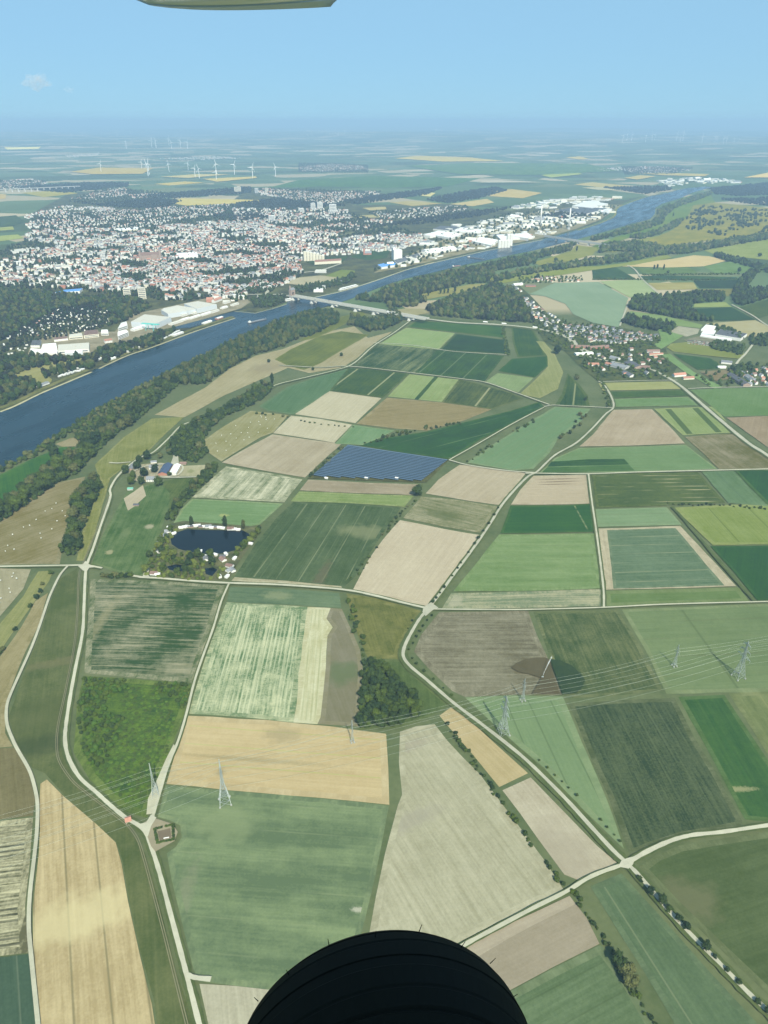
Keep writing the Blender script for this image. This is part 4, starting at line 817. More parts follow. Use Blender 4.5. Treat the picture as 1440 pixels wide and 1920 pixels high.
grove('tree', [(300,1080),(310,1045),(345,1040),(380,1046),(410,1044),(405,1060),(380,1080),(330,1086)], 18, 11, .5, .9, 'in the gardens south of the lake', 'garden trees south of the lake', ['pale green', 'mid green', 'pale green', 'dark green'], [[tuple(G(*q)[:2]) for q in ((313,1062),(350,1060),(352,1073),(316,1073))]])
grove('tree', [(440,1036),(462,1022),(474,1005),(486,990),(490,998),(474,1015),(455,1035),(445,1046)], 8, 9, .5, .8, 'on the east shore of the lake', 'trees of the east shore', ['pale green', 'mid green'])
grove('tree', [(676,1364),(676,1290),(684,1240),(716,1243),(740,1275),(768,1305),(798,1335),(770,1352),(735,1362)], 50, 7.5, .58, .82, 'in the small dense wood below the meadow', 'trees of the small wood', ['dark green', 'mid green', 'dark green', 'dark green'])
grove('tree', [(1062,690),(1080,700),(1100,735),(1112,770),(1080,810),(1052,835),(1042,820),(1075,790),(1100,765),(1090,735)], 12, 12, .45, .75, 'in the winding hedge below the village', 'trees of the winding hedge')
grove('bush', [(647,1116),(655,1116),(668,1150),(676,1180),(690,1232),(683,1234),(660,1180)], 14, 4, .8, 1.6, 'on the boundary of the olive meadow', 'bushes of the olive meadow', ['dark green', 'mid green'])
grove('bush', [(824,1340),(832,1346),(890,1424),(960,1530),(1030,1620),(1060,1656),(1050,1662),(1015,1612),(945,1520),(880,1428)], 34, 3.5, .5, 1.1, 'on the ditch between stubble and sandy field', 'bushes of the stubble ditch', ['dark green', 'mid green'])
grove('bush', [(1068,1672),(1080,1672),(1130,1745),(1160,1795),(1200,1860),(1240,1935),(1225,1935),(1180,1860),(1120,1750)], 26, 3.5, .45, 1.0, 'on the ditch below the lane', 'bushes of the lower ditch', ['dark green', 'mid green'])
grove('bush', [(575,893),(606,868),(640,838),(650,836),(625,858),(595,886),(582,897)], 16, 6, .9, 1.9, 'along the fence of the solar park', 'bushes of the solar park')
grove('bush', [(560,789),(600,795),(664,801),(664,803),(600,797),(560,791)], 10, 9, .7, 1.1, 'between the two pale fields', 'bushes between pale fields')
grove('bush', [(664,835),(700,827),(745,812),(800,802),(870,792),(872,795),(800,808),(745,818),(700,832)], 26, 8, .8, 1.8, 'along the edge of the dark green tongue', 'bushes of the dark tongue')
grove('bush', [(872,868),(905,842),(960,808),(1000,788),(1004,792),(965,814),(910,848),(880,868)], 20, 8, .7, 1.4, 'along the path above the smooth field', 'bushes of the smooth field')
grove('bush', [(655,1085),(690,1042),(730,985),(752,958),(775,935),(790,928),(760,962),(735,990),(700,1042),(668,1090)], 24, 8, .6, 1.2, 'on the ditch right of the dark green field', 'bushes of the dark field ditch')
grove('bush', [(1248,944),(1275,947),(1340,945),(1400,950),(1440,955),(1440,958),(1400,954),(1340,949),(1275,950)], 24, 7, .6, 1.2, 'in the hedge above the yellow green field', 'bushes of the far hedge')
grove('bush', [(-5,1225),(40,1150),(95,1075),(104,1072),(70,1125),(40,1165),(0,1235)], 8, 7, .8, 1.7, 'between the mown strips', 'bushes between mown strips')
grove('bush', [(188,1078),(240,1078),(250,1084),(200,1086)], 11, 6, 1.0, 1.8, 'in the thicket at the pasture foot', 'bushes of the pasture thicket')
grove('bush', [(480,775),(545,780),(545,784),(480,778)], 6, 10, .9, 1.4, 'in the low hedge at the mown field', 'bushes of the mown field')
# ------------------------------------------------------------------ woods nobody could count
MASS = [LEAF['dark green'], LEAF['mid green'], LEAF['grey green'], leaf_mat('leaves_far', (58, 90, 68), (82, 112, 80), .05, 3200)]
def blob_cloud(name, label, pts, hs, rs, mats, seg=7, rings=4, lump=.28, seed=1, mi=None):
    """one lumpy crown per point"""
    r = np.random.default_rng(seed); n = len(pts)
    th = np.linspace(.05, math.pi, rings + 1); ph = np.arange(seg) * 2 * math.pi / seg
    T, Pq = np.meshgrid(th, ph, indexing='ij')
    ux, uy, uz = (np.sin(T) * np.cos(Pq)).ravel(), (np.sin(T) * np.sin(Pq)).ravel(), np.cos(T).ravel()
    k = len(ux)
    P = np.asarray(pts, float); hs = np.asarray(hs, float)[:, None]; rs = np.asarray(rs, float)[:, None]
    j = 1 + r.uniform(-lump, lump, (n, k))
    z0 = np.asarray([hills(p[0], p[1]) for p in pts])[:, None]
    X = P[:, :1] + ux * rs * j; Y = P[:, 1:2] + uy * rs * j; Z = z0 + hs * .52 + uz * hs * .5 * j
    V = np.stack([X, Y, Z], -1).reshape(-1, 3)
    q = np.array([(i * seg + a, (i + 1) * seg + a, (i + 1) * seg + (a + 1) % seg, i * seg + (a + 1) % seg) for i in range(rings) for a in range(seg)])
    Q = (q[None] + (np.arange(n) * k)[:, None, None]).reshape(-1, 4)
    m = np.repeat(r.integers(0, len(mats), n), len(q))
    return struct(numpy_mesh(name, V, Q, mats, m), label, 'stuff')
def leafy_cloud(name, label, pts, hs, rs, mats, nq, size, seed=2):
    """like blob_cloud, with loose leaf clumps on every crown"""
    o = blob_cloud(name, label, pts, hs, rs, mats, 7, 4, .3, seed)
    r = np.random.default_rng(seed + 50); n = len(pts)
    d = r.normal(size=(n, nq, 3)); d[..., 2] += .35; d /= np.linalg.norm(d, axis=-1, keepdims=True)
    P = np.asarray(pts, float); hs = np.asarray(hs, float)[:, None]; rs = np.asarray(rs, float)[:, None]
    s = r.uniform(.85, 1.2, (n, nq))
    c = np.stack([P[:, :1] + d[..., 0] * rs * s, P[:, 1:2] + d[..., 1] * rs * s, hs * .52 + d[..., 2] * hs * .5 * s], -1)
    nn = d + r.normal(size=d.shape) * .45; nn /= np.linalg.norm(nn, axis=-1, keepdims=True)
    e = np.cross(nn, r.normal(size=d.shape)); e /= np.linalg.norm(e, axis=-1, keepdims=True); g = np.cross(nn, e)
    z = (size * r.uniform(.6, 1.3, (n, nq)))[..., None]
    V = np.stack([c + e * z, c + g * z * .8, c - e * z, c - g * z * .8], 2).reshape(-1, 3)
    Q = np.arange(n * nq * 4).reshape(-1, 4)
    me = o.data
    V0 = np.empty(len(me.vertices) * 3, np.float32); me.vertices.foreach_get('co', V0); V0 = V0.reshape(-1, 3)
    Q0 = np.empty(len(me.loops), np.int32); me.loops.foreach_get('vertex_index', Q0); Q0 = Q0.reshape(-1, 4)
    M0 = np.empty(len(me.polygons), np.int32); me.polygons.foreach_get('material_index', M0)
    M1 = np.repeat(M0.reshape(n, -1)[:, 0], nq)
    bpy.data.objects.remove(o)
    o = numpy_mesh(name, np.vstack([V0, V]), np.vstack([Q0, Q + len(V0)]), mats, np.concatenate([M0, M1]))
    return struct(o, label, 'stuff')
def wood(name, label, polys, mind, h, r, mats, nq=24, size=1.3, seed=3, avoid=(), cap=4000, clump=0.0):
    pts = []
    for px in polys:
        A = [G(*q) for q in px]
        ar = abs(sum(A[i].x * A[(i + 1) % len(A)].y - A[(i + 1) % len(A)].x * A[i].y for i in range(len(A)))) / 2
        pts += scatter(px, min(cap, int(ar / (mind * mind) * .8)), rt, mind * .85, avoid)
    if clump: pts = [p for p in pts if math.sin(p[0] / 61 + 2 * math.sin(p[1] / 170)) * math.sin(p[1] / 74 + 1.6 * math.sin(p[0] / 140)) + rt.uniform(-.5, .5) > clump]
    if not pts: return
    hs = [rt.uniform(*h) for _ in pts]; rs = [rt.uniform(*r) for _ in pts]
    COUNT[label] = len(pts)
    if nq: leafy_cloud(name, label, pts, hs, rs, mats, nq, size, seed)
    else: blob_cloud(name, label, pts, hs, rs, mats, 6, 4, .3, seed)
NOTREE = [[tuple(G(*q)[:2]) for q in ((536,546),(724,570),(732,600),(690,604),(640,594),(536,572))]]
wood('scrub', 'dense green scrub plot beside the dike road', [[(158,1272),(240,1276),(238,1290),(200,1310),(196,1340),(225,1345),(205,1385),(150,1380),(146,1330)], [(290,1280),(358,1286),(345,1335),(325,1310),(296,1300)], [(150,1395),(205,1385),(215,1345),(232,1350),(215,1400),(185,1440),(168,1435)]], 5.5, (2, 6), (1.8, 3.6), [LEAF['mid green'], LEAF['dark green'], leaf_mat('leaves_scrub', (60, 106, 38), (86, 130, 50))], 30, .5, 4)
wood('scrub', 'low bright green scrub in the middle of the plot', [[(205,1345),(330,1345),(310,1420),(280,1505),(235,1505),(170,1440),(150,1395)], [(240,1290),(300,1290),(325,1340),(210,1340)]], 5.0, (.4, 1.3), (1.4, 2.8), [LEAF['mid green'], leaf_mat('leaves_low_scrub', (74, 120, 50), (104, 146, 66))], 24, .4, 44)
wood('riverside_wood', 'low willows and shrubs along the water edge', [[(128,806),(165,780),(200,760),(240,740),(290,714),(340,686),(400,660),(440,642),(480,624),(520,604),(520,612),(440,652),(345,697),(300,720),(250,760),(205,798),(170,826),(150,833),(140,815)], [(-10,884),(60,850),(95,828),(130,802),(136,810),(100,836),(62,860),(-10,892)]], 9, (4, 13), (3, 6.5), MASS[:3], 26, 1.0, 42)
wood('lake_trees', 'garden trees crowding the lake shore', [[(272,1078),(286,1035),(312,990),(330,985),(330,1000),(318,1015),(312,1050),(300,1084)], [(312,1046),(350,1042),(430,1044),(430,1058),(410,1088),(380,1090),(300,1086),(305,1060)], [(440,1036),(466,1022),(476,1000),(492,988),(478,1015),(455,1044)]], 9.5, (4, 9), (2.4, 4.4), [LEAF['mid green'], LEAF['pale green'], LEAF['dark green']], 30, .7, 43, avoid=[[tuple(G(*q)[:2]) for q in P_] for P_ in (((312,1060),(352,1058),(354,1074),(316,1076)), ((382,1064),(410,1064),(410,1084),(384,1084)), ((400,1042),(440,1042),(440,1066),(400,1066)))])
wood('riverside_wood', 'understorey of the belt beside the broad river', [[(-10,962),(60,908),(100,880),(150,842),(168,828),(210,790),(262,748),(300,716),(340,696),(335,722),(300,752),(262,785),(215,818),(180,850),(150,885),(112,905),(50,948),(0,982)], [(113,1035),(135,985),(150,925),(160,905),(183,895),(190,915),(172,950),(152,1010),(148,1040),(122,1042)], [(312,838),(340,805),(380,785),(420,765),(460,740),(498,720),(512,722),(500,745),(465,764),(425,780),(398,800),(380,828),(390,850),(370,868),(340,862),(316,850)], [(312,972),(325,948),(350,922),(378,890),(398,872),(408,876),(395,900),(365,925),(340,950),(322,980)], [(676,1364),(676,1290),(684,1240),(716,1243),(740,1275),(768,1305),(798,1335),(770,1352),(735,1362)]], 8, (6, 11), (3.5, 5.5), MASS[:2], 30, .9, 41)
wood('riverside_wood', 'continuous belt of trees along the near river bank', [[(300,716),(345,694),(400,664),(440,645),(480,628),(520,607),(560,595),(610,580),(655,566),(690,556),(690,575),(640,590),(600,606),(560,636),(520,655),(480,665),(430,690),(385,722),(335,722)], [(655,610),(660,592),(690,583),(720,580),(750,592),(752,603),(725,618),(692,622),(668,612)], [(560,618),(600,603),(625,598),(640,602),(610,618),(575,634)]], 13, (14, 25), (5.5, 9), MASS[:3], 30, 1.2, 5, avoid=NOTREE)
wood('riverside_wood', 'dark belt of trees between river and straw clearing', [[(690,567),(720,547),(760,534),(800,524),(850,512),(900,501),(960,489),(1000,480),(1060,465),(1100,453),(1075,462),(1070,470),(1010,485),(990,498),(930,508),(915,530),(880,533),(830,543),(780,556),(800,566),(776,576),(740,578),(715,574)], [(800,580),(850,560),(900,545),(920,535),(960,545),(975,560),(985,590),(1000,605),(960,604),(900,600),(850,596),(810,592)]], 15, (15, 26), (6, 10), MASS, 22, 1.6, 6, avoid=NOTREE)
wood('riverside_wood', 'long belts of trees in the river meadows', [[(925,522),(1000,506),(1060,496),(1130,487),(1190,478),(1250,468),(1300,462),(1440,440),(1440,450),(1330,468),(1290,476),(1235,480),(1180,490),(1100,500),(1040,508),(960,522),(930,530)], [(1107,449),(1153,438),(1185,427),(1222,418),(1233,408),(1233,397),(1247,390),(1303,369),(1333,361),(1333,366),(1263,392),(1248,406),(1243,420),(1193,436),(1133,448),(1113,454)], [(1180,446),(1230,436),(1270,415),(1282,412),(1270,425),(1235,440),(1200,450)], [(1130,462),(1190,456),(1230,462),(1250,470),(1200,472),(1140,472),(1122,476)], [(1320,465),(1400,448),(1440,442),(1440,446),(1380,458)]], 18, (15, 26), (7, 12), MASS, 12, 2.4, 7)
wood('field_wood', 'poplar wood behind the village', [[(1176,576),(1190,560),(1240,558),(1300,553),(1356,552),(1358,565),(1300,570),(1290,582),(1320,600),(1340,604),(1300,602),(1230,590),(1185,582)], [(1372,558),(1380,540),(1392,520),(1412,508),(1424,510),(1405,530),(1395,545),(1440,545),(1440,560),(1390,574),(1376,570)], [(1166,606),(1178,597),(1230,605),(1270,614),(1252,624),(1210,618)], [(1340,478),(1380,486),(1440,505),(1440,512),(1400,500),(1340,484)]], 15, (14, 24), (6, 9), MASS[:2] + MASS[3:], 22, 1.5, 8)
wood('field_wood', 'trees around the market hall and the second village', [[(1345,640),(1372,645),(1396,652),(1388,668),(1340,656),(1325,650)], [(1330,608),(1370,618),(1400,634),(1390,640),(1350,622)], [(1405,632),(1440,628),(1440,650),(1410,648)], [(1370,692),(1400,684),(1420,688),(1410,705),(1385,712)], [(1255,612),(1260,630),(1250,628)]], 12, (7, 14), (4, 7), MASS[:2], 22, 1.3, 9)
wood('bushes_row', 'hedges and thickets across the far fields', [[(1112,523),(1192,523),(1192,525),(1112,525)], [(1196,524),(1380,524),(1380,526),(1196,526)], [(1204,515),(1390,513),(1390,515),(1204,517)], [(940,612),(946,612),(956,668),(948,668)], [(1100,668),(1108,668),(1140,740),(1146,765),(1138,765),(1128,730)]], 10, (3, 7), (2.5, 5), MASS[:2], 14, 1.2, 10)
wood('village_trees', 'garden trees of the two villages', [[(950,540),(1000,575),(1040,600),(1110,610),(1240,632),(1232,650),(1140,660),(1060,655),(1010,625),(980,590),(955,560)], [(1075,655),(1200,662),(1260,680),(1250,712),(1130,708),(1095,690)], [(1300,705),(1440,685),(1440,725),(1330,726)], [(970,520),(1090,518),(1092,528),(975,532)]], 19, (5, 12), (3, 5.5), MASS[:2], 18, 1.2, 11)
# ------------------------------------------------------------------ buildings
rb = random.Random(21)
WALLS = {'white': plain('white_render', (.60, .60, .56), var=.08), 'cream': plain('cream_render', (.56, .53, .42), var=.1), 'grey': plain('grey_render', (.42, .43, .41), var=.12),
         'brick': plain('brick', (.36, .17, .12), var=.2), 'brown': plain('brown_stone', (.28, .21, .17), var=.15), 'blue': plain('pale_blue_cladding', (.46, .50, .52), var=.06)}
ROOFS = {'red': plain('red_tiles', (.31, .155, .11), var=.25), 'brown': plain('brown_tiles', (.17, .11, .09), var=.25), 'grey': plain('grey_slate', (.17, .18, .19), var=.2), 'dark': plain('dark_roof', (.085, .09, .10), var=.25),
         'white': plain('white_roof', (.62, .63, .61), var=.16, scale=.05), 'pale': plain('pale_gravel_roof', (.44, .43, .37), var=.12), 'solar': plain('solar_roof', (.035, .05, .09), .25, .5), 'green': plain('green_roof', (.12, .30, .22), var=.1), 'blue': plain('blue_roof', (.10, .25, .55), var=.1)}
GLASS = plain('window_glass', (.05, .07, .09), .15, .6)
def gable_meshes(L, W, hw, hr, wall, roof, over=.5):
    m = MB(); l, w = L / 2, W / 2
    V = [(-l, -w, 0), (l, -w, 0), (l, w, 0), (-l, w, 0), (-l, -w, hw), (l, -w, hw), (l, w, hw), (-l, w, hw), (-l, 0, hw + hr), (l, 0, hw + hr)]
    m.add(V, [(0, 1, 5, 4), (2, 3, 7, 6), (1, 2, 6, 9, 5), (3, 0, 4, 8, 7)])
    a = bpy.data.meshes.new('wall'); a.from_pydata(m.V, [], m.F); a.materials.append(WALLS[wall]); a.update()
    r = MB(); k = over * hr / w; l2 = l + over; t = .25
    for s in (-1, 1):
        P = [(-l2, s * (w + over), hw - k), (l2, s * (w + over), hw - k), (l2, 0, hw + hr), (-l2, 0, hw + hr)]
        top = [(x, y, z + t) for x, y, z in P]; P = [(x, y, z + .02) for x, y, z in P]
        r.add(P + top, [(4, 5, 6, 7), (3, 2, 1, 0), (0, 1, 5, 4), (1, 2, 6, 5), (3, 0, 4, 7)] if s < 0 else [(7, 6, 5, 4), (0, 1, 2, 3), (4, 5, 1, 0), (5, 6, 2, 1), (7, 4, 0, 3)])
    b = bpy.data.meshes.new('roof'); b.from_pydata(r.V, [], r.F); b.materials.append(ROOFS[roof]); b.update()
    c = MB(); c.box((l * .4, w * .25, hw + hr * .95), (.8, .8, 1.6))
    ch = bpy.data.meshes.new('chimney'); ch.from_pydata(c.V, [], c.F); ch.materials.append(WALLS['brick']); ch.update()
    gw = []
    for s in (-1, 1):
        n = max(2, int(L / 4))
        for i in range(n):
            for z in ((hw * .3, hw * .75) if hw > 4.5 else (hw * .5,)): gw.append((-l + (i + .5) * L / n, s * (w + .01), z))
    return a, b, ch, gw
GAB = {}
def gable(kind, x, y, L, W, hw, hr, wall, roof, rz, label, cat, group=None, z=0.0, chimney=False, windows=False):
    k = (L, W, hw, hr, wall, roof)
    if k not in GAB: GAB[k] = gable_meshes(*k)
    a, b, ch, gw = GAB[k]
    e = empty(kind, (x, y, z), label, cat, group, rz)
    for nm, me in (('wall', a), ('roof', b)) + ((('chimney', ch),) if chimney else ()):
        o = bpy.data.objects.new(nm, me); o.parent = e; C.objects.link(o)
    for p in (gw if windows else ()):
        m = MB(); m.box(p, (1.3, .1, 1.3)); m.build('window', GLASS, e)
    return e
def hall(kind, px, h, wall, roof, label, cat='building', group=None, parapet=.6, bands=0, base=1.0):
    """a flat roofed building on a footprint; px: its corners on the ground"""
    P = [G(*p) for p in px]; cen = sum(P, Vector()) / len(P)
    Q = [(p.x - cen.x, p.y - cen.y) for p in P]
    e = empty(kind, (cen.x, cen.y, 0), label, cat, group)
    m = MB(); m.prism(Q, 0, h); m.build('wall', WALLS[wall], e)
    r = MB(); q = [(x * .985, y * .985) for x, y in Q]; r.prism(q, h + .02, h + parapet)
    for i in range(rb.randrange(3, 7)):
        f, g = rb.uniform(.2, .8), rb.uniform(.2, .8)
        a = Vector(q[0]).lerp(Vector(q[1]), f); b = Vector(q[3 % len(q)]).lerp(Vector(q[2]), f); c = a.lerp(b, g)
        r.box((c.x, c.y, h + parapet + .6), (rb.uniform(2, 5), rb.uniform(2, 4), 1.2), math.atan2(q[1][1] - q[0][1], q[1][0] - q[0][0]))
    r.build('roof', ROOFS[roof], e)
    for b in range(bands):
        z = h * (b + .6) / (bands + .2); w = MB()
        for i in range(len(Q)):
            A, B = Vector(Q[i]), Vector(Q[(i + 1) % len(Q)]); d = B - A
            if d.length < 6: continue
            c = (A + B) / 2; n = Vector((d.y, -d.x)).normalized()
            if n.dot(c) < 0: n = -n
            c = c + n * .05
            w.box((c.x, c.y, z), (d.length * .9, .3, h / (bands + .5) * .42), math.atan2(d.y, d.x))
        w.build('window_band', GLASS, e)
    return e
# farm by the dike road
def at(x, y): p = G(x, y); return p.x, p.y
def gpx(kind, a, b, W, hw, hr, wall, roof, label, cat, group=None, **k):
    A, B = G(*a), G(*b); c = (A + B) / 2
    return gable(kind, c.x, c.y, round((B - A).length, 1), W, hw, hr, wall, roof, math.atan2(B.y - A.y, B.x - A.x), label, cat, group, **k)
FB = 'farm buildings by the dike road'
gpx('barn', (305,892), (316,874), 17, 4.5, 3.5, 'brick', 'solar', 'long barn with brick gable and dark blue roof at the farm', 'barn', FB)
gpx('barn', (324,891), (333,875), 13, 4.5, 2.5, 'white', 'white', 'long barn with bright white roof at the farm', 'barn', FB)
gpx('farmhouse', (276,901), (290,901), 12, 5, 4, 'white', 'grey', 'white farmhouse with wide grey roof above the sandy paddock', 'house', FB, windows=True, chimney=True)
gpx('farmhouse', (281,879), (296,879), 10, 5, 4, 'white', 'grey', 'white farmhouse with dark roof behind the yard', 'house', FB, windows=True, chimney=True)
gpx('shed', (240,918), (250,918), 7, 3, 1.2, 'grey', 'green', 'low shed with green roof on the sandy paddock', 'shed', FB)
gpx('shed', (283,868), (294,867), 8, 3, 1.5, 'white', 'grey', 'pale long shed at the back of the farm', 'shed', FB)
gpx('shed', (245,882), (249,873), 7, 3, 2, 'brown', 'grey', 'narrow grey shed beside the farm entrance', 'shed', FB)
gpx('shed', (338,870), (350,870), 8, 3, 1.5, 'brown', 'brown', 'low brown shed above the riding arena', 'shed', FB)
gpx('shelter', (251,948), (261,948), 6, 2.6, 1.2, 'brown', 'dark', 'small dark field shelter in the horse pasture', 'shelter')
sheet('slab', 'grey asphalt slab behind the barns', [(320,872),(326,854),(334,856),(336,872)], ASPH, 1.6)
gpx('hut', (236,1541), (246,1538), 6, 3, 1.8, 'cream', 'red', 'little hut with red roof between dike road and rutted track', 'hut', None)
# lake cabins
CAB = [(340,992,1),(346,991,1),(352,990,1),(358,990,0),(366,989,1),(372,988,1),(378,990,0),(384,990,1),(391,990,2),(397,992,1),(404,991,0),(412,992,1),(418,993,1),(433,994,3),(440,995,1),(447,996,1),
       (318,992,1),(315,999,2),(311,1007,2),(306,1015,1),(302,1020,2),(300,1028,0),(304,1038,1),(299,1036,2),(326,1003,1),(320,1040,3),(390,1045,1),(398,1046,0),(404,1043,1),(418,1046,0),(424,1042,1),(440,1050,1),(431,1064,3),(436,1072,2),(430,1072,2),(412,1084,1),(426,1084,1),(290,1078,3),(296,1080,1),(470,1022,1),(375,1036,1),(418,1052,3),(386,1051,2)]
for i, (x, y, r) in enumerate(CAB):
    p = G(x, y); rf_ = ('dark', 'white', 'grey', 'brown')[r]
    side = 'on the north shore of the lake' if y < 997 and x > 330 else 'on the west side of the lake' if x < 335 and y < 1045 else 'between lake and cross track'
    L, W = ((9, 5), (7, 4.5), (10, 7), (11, 8))[r]
    gable('cabin', p.x, p.y, L, W, 2.6, .9 if r < 2 else 2.2, 'white' if r != 0 else 'brown', rf_, rb.choice([0, .1, -.15]) if 'north' in side else rb.uniform(-1.4, 1.4),
          f'small cabin with {rf_} roof {side}', 'cabin', f'{rf_} roofed cabins {side}', z=1.7)
# the village and its farmyards
for a, b, W, hw, hr, wl, rf_, lab in [
    ((1070,652),(1105,653),14,5,4,'brick','brown','long stable with brown roof below the village'), ((1100,655),(1140,652),16,5,4,'brick','brown','second long brown roofed stable below the village'),
    ((1078,666),(1110,664),18,5,2,'white','white','low white hall with bright roof at the village edge'), ((1148,686),(1176,692),30,6,3,'grey','grey','large hall with blue grey roof in the farmyards'),
    ((1178,682),(1198,692),28,6,4,'brown','dark','large dark roofed barn in the farmyards'), ((1170,700),(1186,708),18,5,4,'white','dark','dark roofed barn above the straw strip'),
    ((1198,690),(1218,692),18,5,4,'brown','brown','brown roofed barn beside the wide road'), ((1145,672),(1160,676),16,5,4,'white','grey','grey roofed barn behind the blue grey hall'),
    ((1102,686),(1122,686),12,5,4,'white','red','farmhouse with salmon red roof at the sandy yard'), ((1136,684),(1146,687),11,5,4,'white','red','short red roofed house beside the blue grey hall'),
    ((1212,661),(1236,661),12,5,4,'white','brown','white farm wing with brown roof behind the wide road'), ((1216,667),(1242,665),9,4,2,'cream','red','long cream coach house behind the wide road'),
    ((1262,706),(1284,704),12,5,4,'white','red','white farmhouse with long red roof before the brown plot'), ((1280,711),(1300,710),10,4,3,'cream','red','cream stable with red roof before the brown plot'),
    ((1352,680),(1372,682),18,5,3,'white','grey','grey roofed hall at the lane to the second village'), ((1345,690),(1360,690),10,4,2,'white','white','white shed at the lane to the second village'),
    ((1368,705),(1400,725),20,6,4,'brown','dark','long dark roofed barn of the second village'), ((1395,703),(1412,716),16,5,4,'white','grey','grey barn beside the long dark one'),
    ((962,536),(978,534),20,5,4,'white','white','white works hall at the north end of the village'), ((985,537),(1004,537),18,4,3,'brick','brown','dark red barn at the north end of the village')]:
    gpx('barn', a, b, W, hw, hr, wl, rf_, lab, 'barn', 'village farm buildings')
def houses(px, n, mind, place, group, roofs, big=1.0, ang=None, kind='house', cap=None):
    for x, y in scatter(px, n, rb, mind):
        r = rb.choice(roofs); wl = rb.choice(['white', 'white', 'white', 'cream'])
        L, W, hw = rb.choice([(11, 9, 5.5), (13, 9, 5.5), (10, 9, 4.0)])
        L, W = L * big, W * big
        gable(kind, x, y, L, W, hw, 3.6, wl, r, (ang if ang is not None else rb.choice([.3, 1.9])) + rb.uniform(-.15, .15),
              f'{wl} walled house with {r} roof {place}', 'house', f'{wl} {r} roofed houses {group}')
sheet('village_ground', 'gardens of the long village', [(948,536),(970,532),(1000,560),(1030,592),(1070,608),(1160,614),(1242,632),(1250,660),(1270,690),(1250,714),(1120,714),(1090,690),(1060,660),(1020,640),(1000,608),(975,580)], two_tone('village_gardens', (64, 98, 66), (110, 128, 98), 2300, .03), 1.2)
houses([(952,540),(968,540),(990,560),(1010,578),(1025,585),(1058,606),(1066,622),(1040,628),(1010,604),(985,580),(960,560)], 60, 12.5, 'in the long village beside the dark wood', 'beside the dark wood', ['brown', 'grey', 'red', 'grey', 'dark', 'grey'])
houses([(1060,612),(1110,612),(1160,618),(1236,632),(1230,638),(1190,642),(1150,646),(1100,642),(1060,636)], 84, 13, 'in the new streets of the village', 'of the new streets', ['dark', 'grey', 'brown', 'dark'], ang=.5)
houses([(1000,523),(1015,520),(1050,524),(1088,525),(1086,529),(1040,530),(1005,528)], 18, 16, 'in the hamlet below the meadow belt', 'of the hamlet', ['brown', 'grey', 'red'])
houses([(1130,658),(1170,655),(1230,665),(1250,675),(1230,700),(1190,706),(1130,700),(1100,690)], 20, 20, 'between the village farmyards', 'between the farmyards', ['brown', 'grey', 'red'])
houses([(1385,700),(1440,690),(1440,724),(1400,724)], 16, 18, 'in the second village at the broad green field', 'of the second village', ['red', 'brown', 'grey'])
houses([(1290,592),(1320,597),(1312,602),(1292,598)], 8, 14, 'at the edge of the poplar wood', 'at the poplar wood', ['brown', 'grey'])
# market hall with car park
hall('market_hall', [(1314,621),(1337,622),(1342,615),(1323,612)], 6, 'white', 'white', 'white market hall behind the car park')
hall('market_hall', [(1314,628),(1338,629),(1342,623),(1320,621)], 5, 'blue', 'white', 'lower hall with pale blue roof beside the car park')
hall('market_hall', [(1340,632),(1388,640),(1400,631),(1350,622)], 9, 'white', 'dark', 'long dark roofed hall beside the white market hall')
hall('market_hall', [(1312,632),(1370,641),(1372,638),(1315,629)], 4, 'white', 'white', 'narrow white front wing along the car park')
sheet('car_park', 'grey car park of the market hall', [(1282,637),(1312,631),(1345,637),(1346,646),(1326,650),(1295,645)], two_tone('car_park_rows', (110, 124, 116), (150, 158, 150), 2500, .06), .9)
sheet('car_park', 'pale car park beside the light green plot', [(1256,622),(1272,612),(1312,617),(1308,626),(1286,632)], two_tone('car_park_rows', (150, 160, 152), (178, 184, 172), 2500, .06), .9)
# harbour works left of the bridge
HW = 'halls of the harbour works'
hall('warehouse', [(110,664),(168,660),(168,648),(110,652)], 9, 'white', 'pale', 'long works hall with pale roof near the river', 'building', HW, bands=1)
hall('warehouse', [(78,660),(108,657),(106,648),(81,650)], 8, 'white', 'white', 'white works hall beside the long pale one', 'building', HW)
hall('warehouse', [(57,664),(108,666),(109,661),(58,657)], 6, 'white', 'white', 'low white front hall of the works', 'building', HW)
hall('warehouse', [(122,667),(156,665),(155,660),(123,662)], 7, 'blue', 'white', 'low pale blue shed before the long hall', 'building', HW)
hall('warehouse', [(58,652),(75,652),(78,642),(62,642)], 7, 'white', 'dark', 'dark roofed hall with white gables', 'building', HW)
hall('warehouse', [(102,641),(128,638),(126,634),(102,637)], 6, 'white', 'brown', 'narrow brown roofed shed behind the works', 'building', HW)
hall('warehouse', [(130,637),(156,635),(154,629),(131,632)], 8, 'cream', 'pale', 'cream works building behind the long hall', 'building', HW, bands=1)
hall('warehouse', [(158,635),(186,632),(184,624),(160,626)], 10, 'cream', 'brown', 'tall cream block at the works road', 'building', HW, bands=2)
hall('warehouse', [(190,629),(204,629),(203,623),(191,623)], 8, 'white', 'white', 'white block between works and offices', 'building', HW, bands=1)
gpx('villa', (196,643), (210,641), 12, 7, 4, 'white', 'red', 'white villa with red roof at the river trees', 'house', None, windows=True)
hall('office_block', [(222,638),(242,630),(238,626),(222,630)], 13, 'white', 'white', 'terraced white office block at the harbour', 'office', None, bands=3)
hall('office_block', [(222,622),(240,616),(238,609),(228,612)], 11, 'white', 'white', 'white office block above the terraced one', 'office', None, bands=2)
hall('warehouse', [(247,613),(293,617),(322,604),(272,599)], 17, 'blue', 'pale', 'first great hall with pale roof behind the green crane', 'building', HW)
hall('warehouse', [(316,597),(351,591),(334,583),(303,589)], 15, 'blue', 'pale', 'second great hall behind the first', 'building', HW)
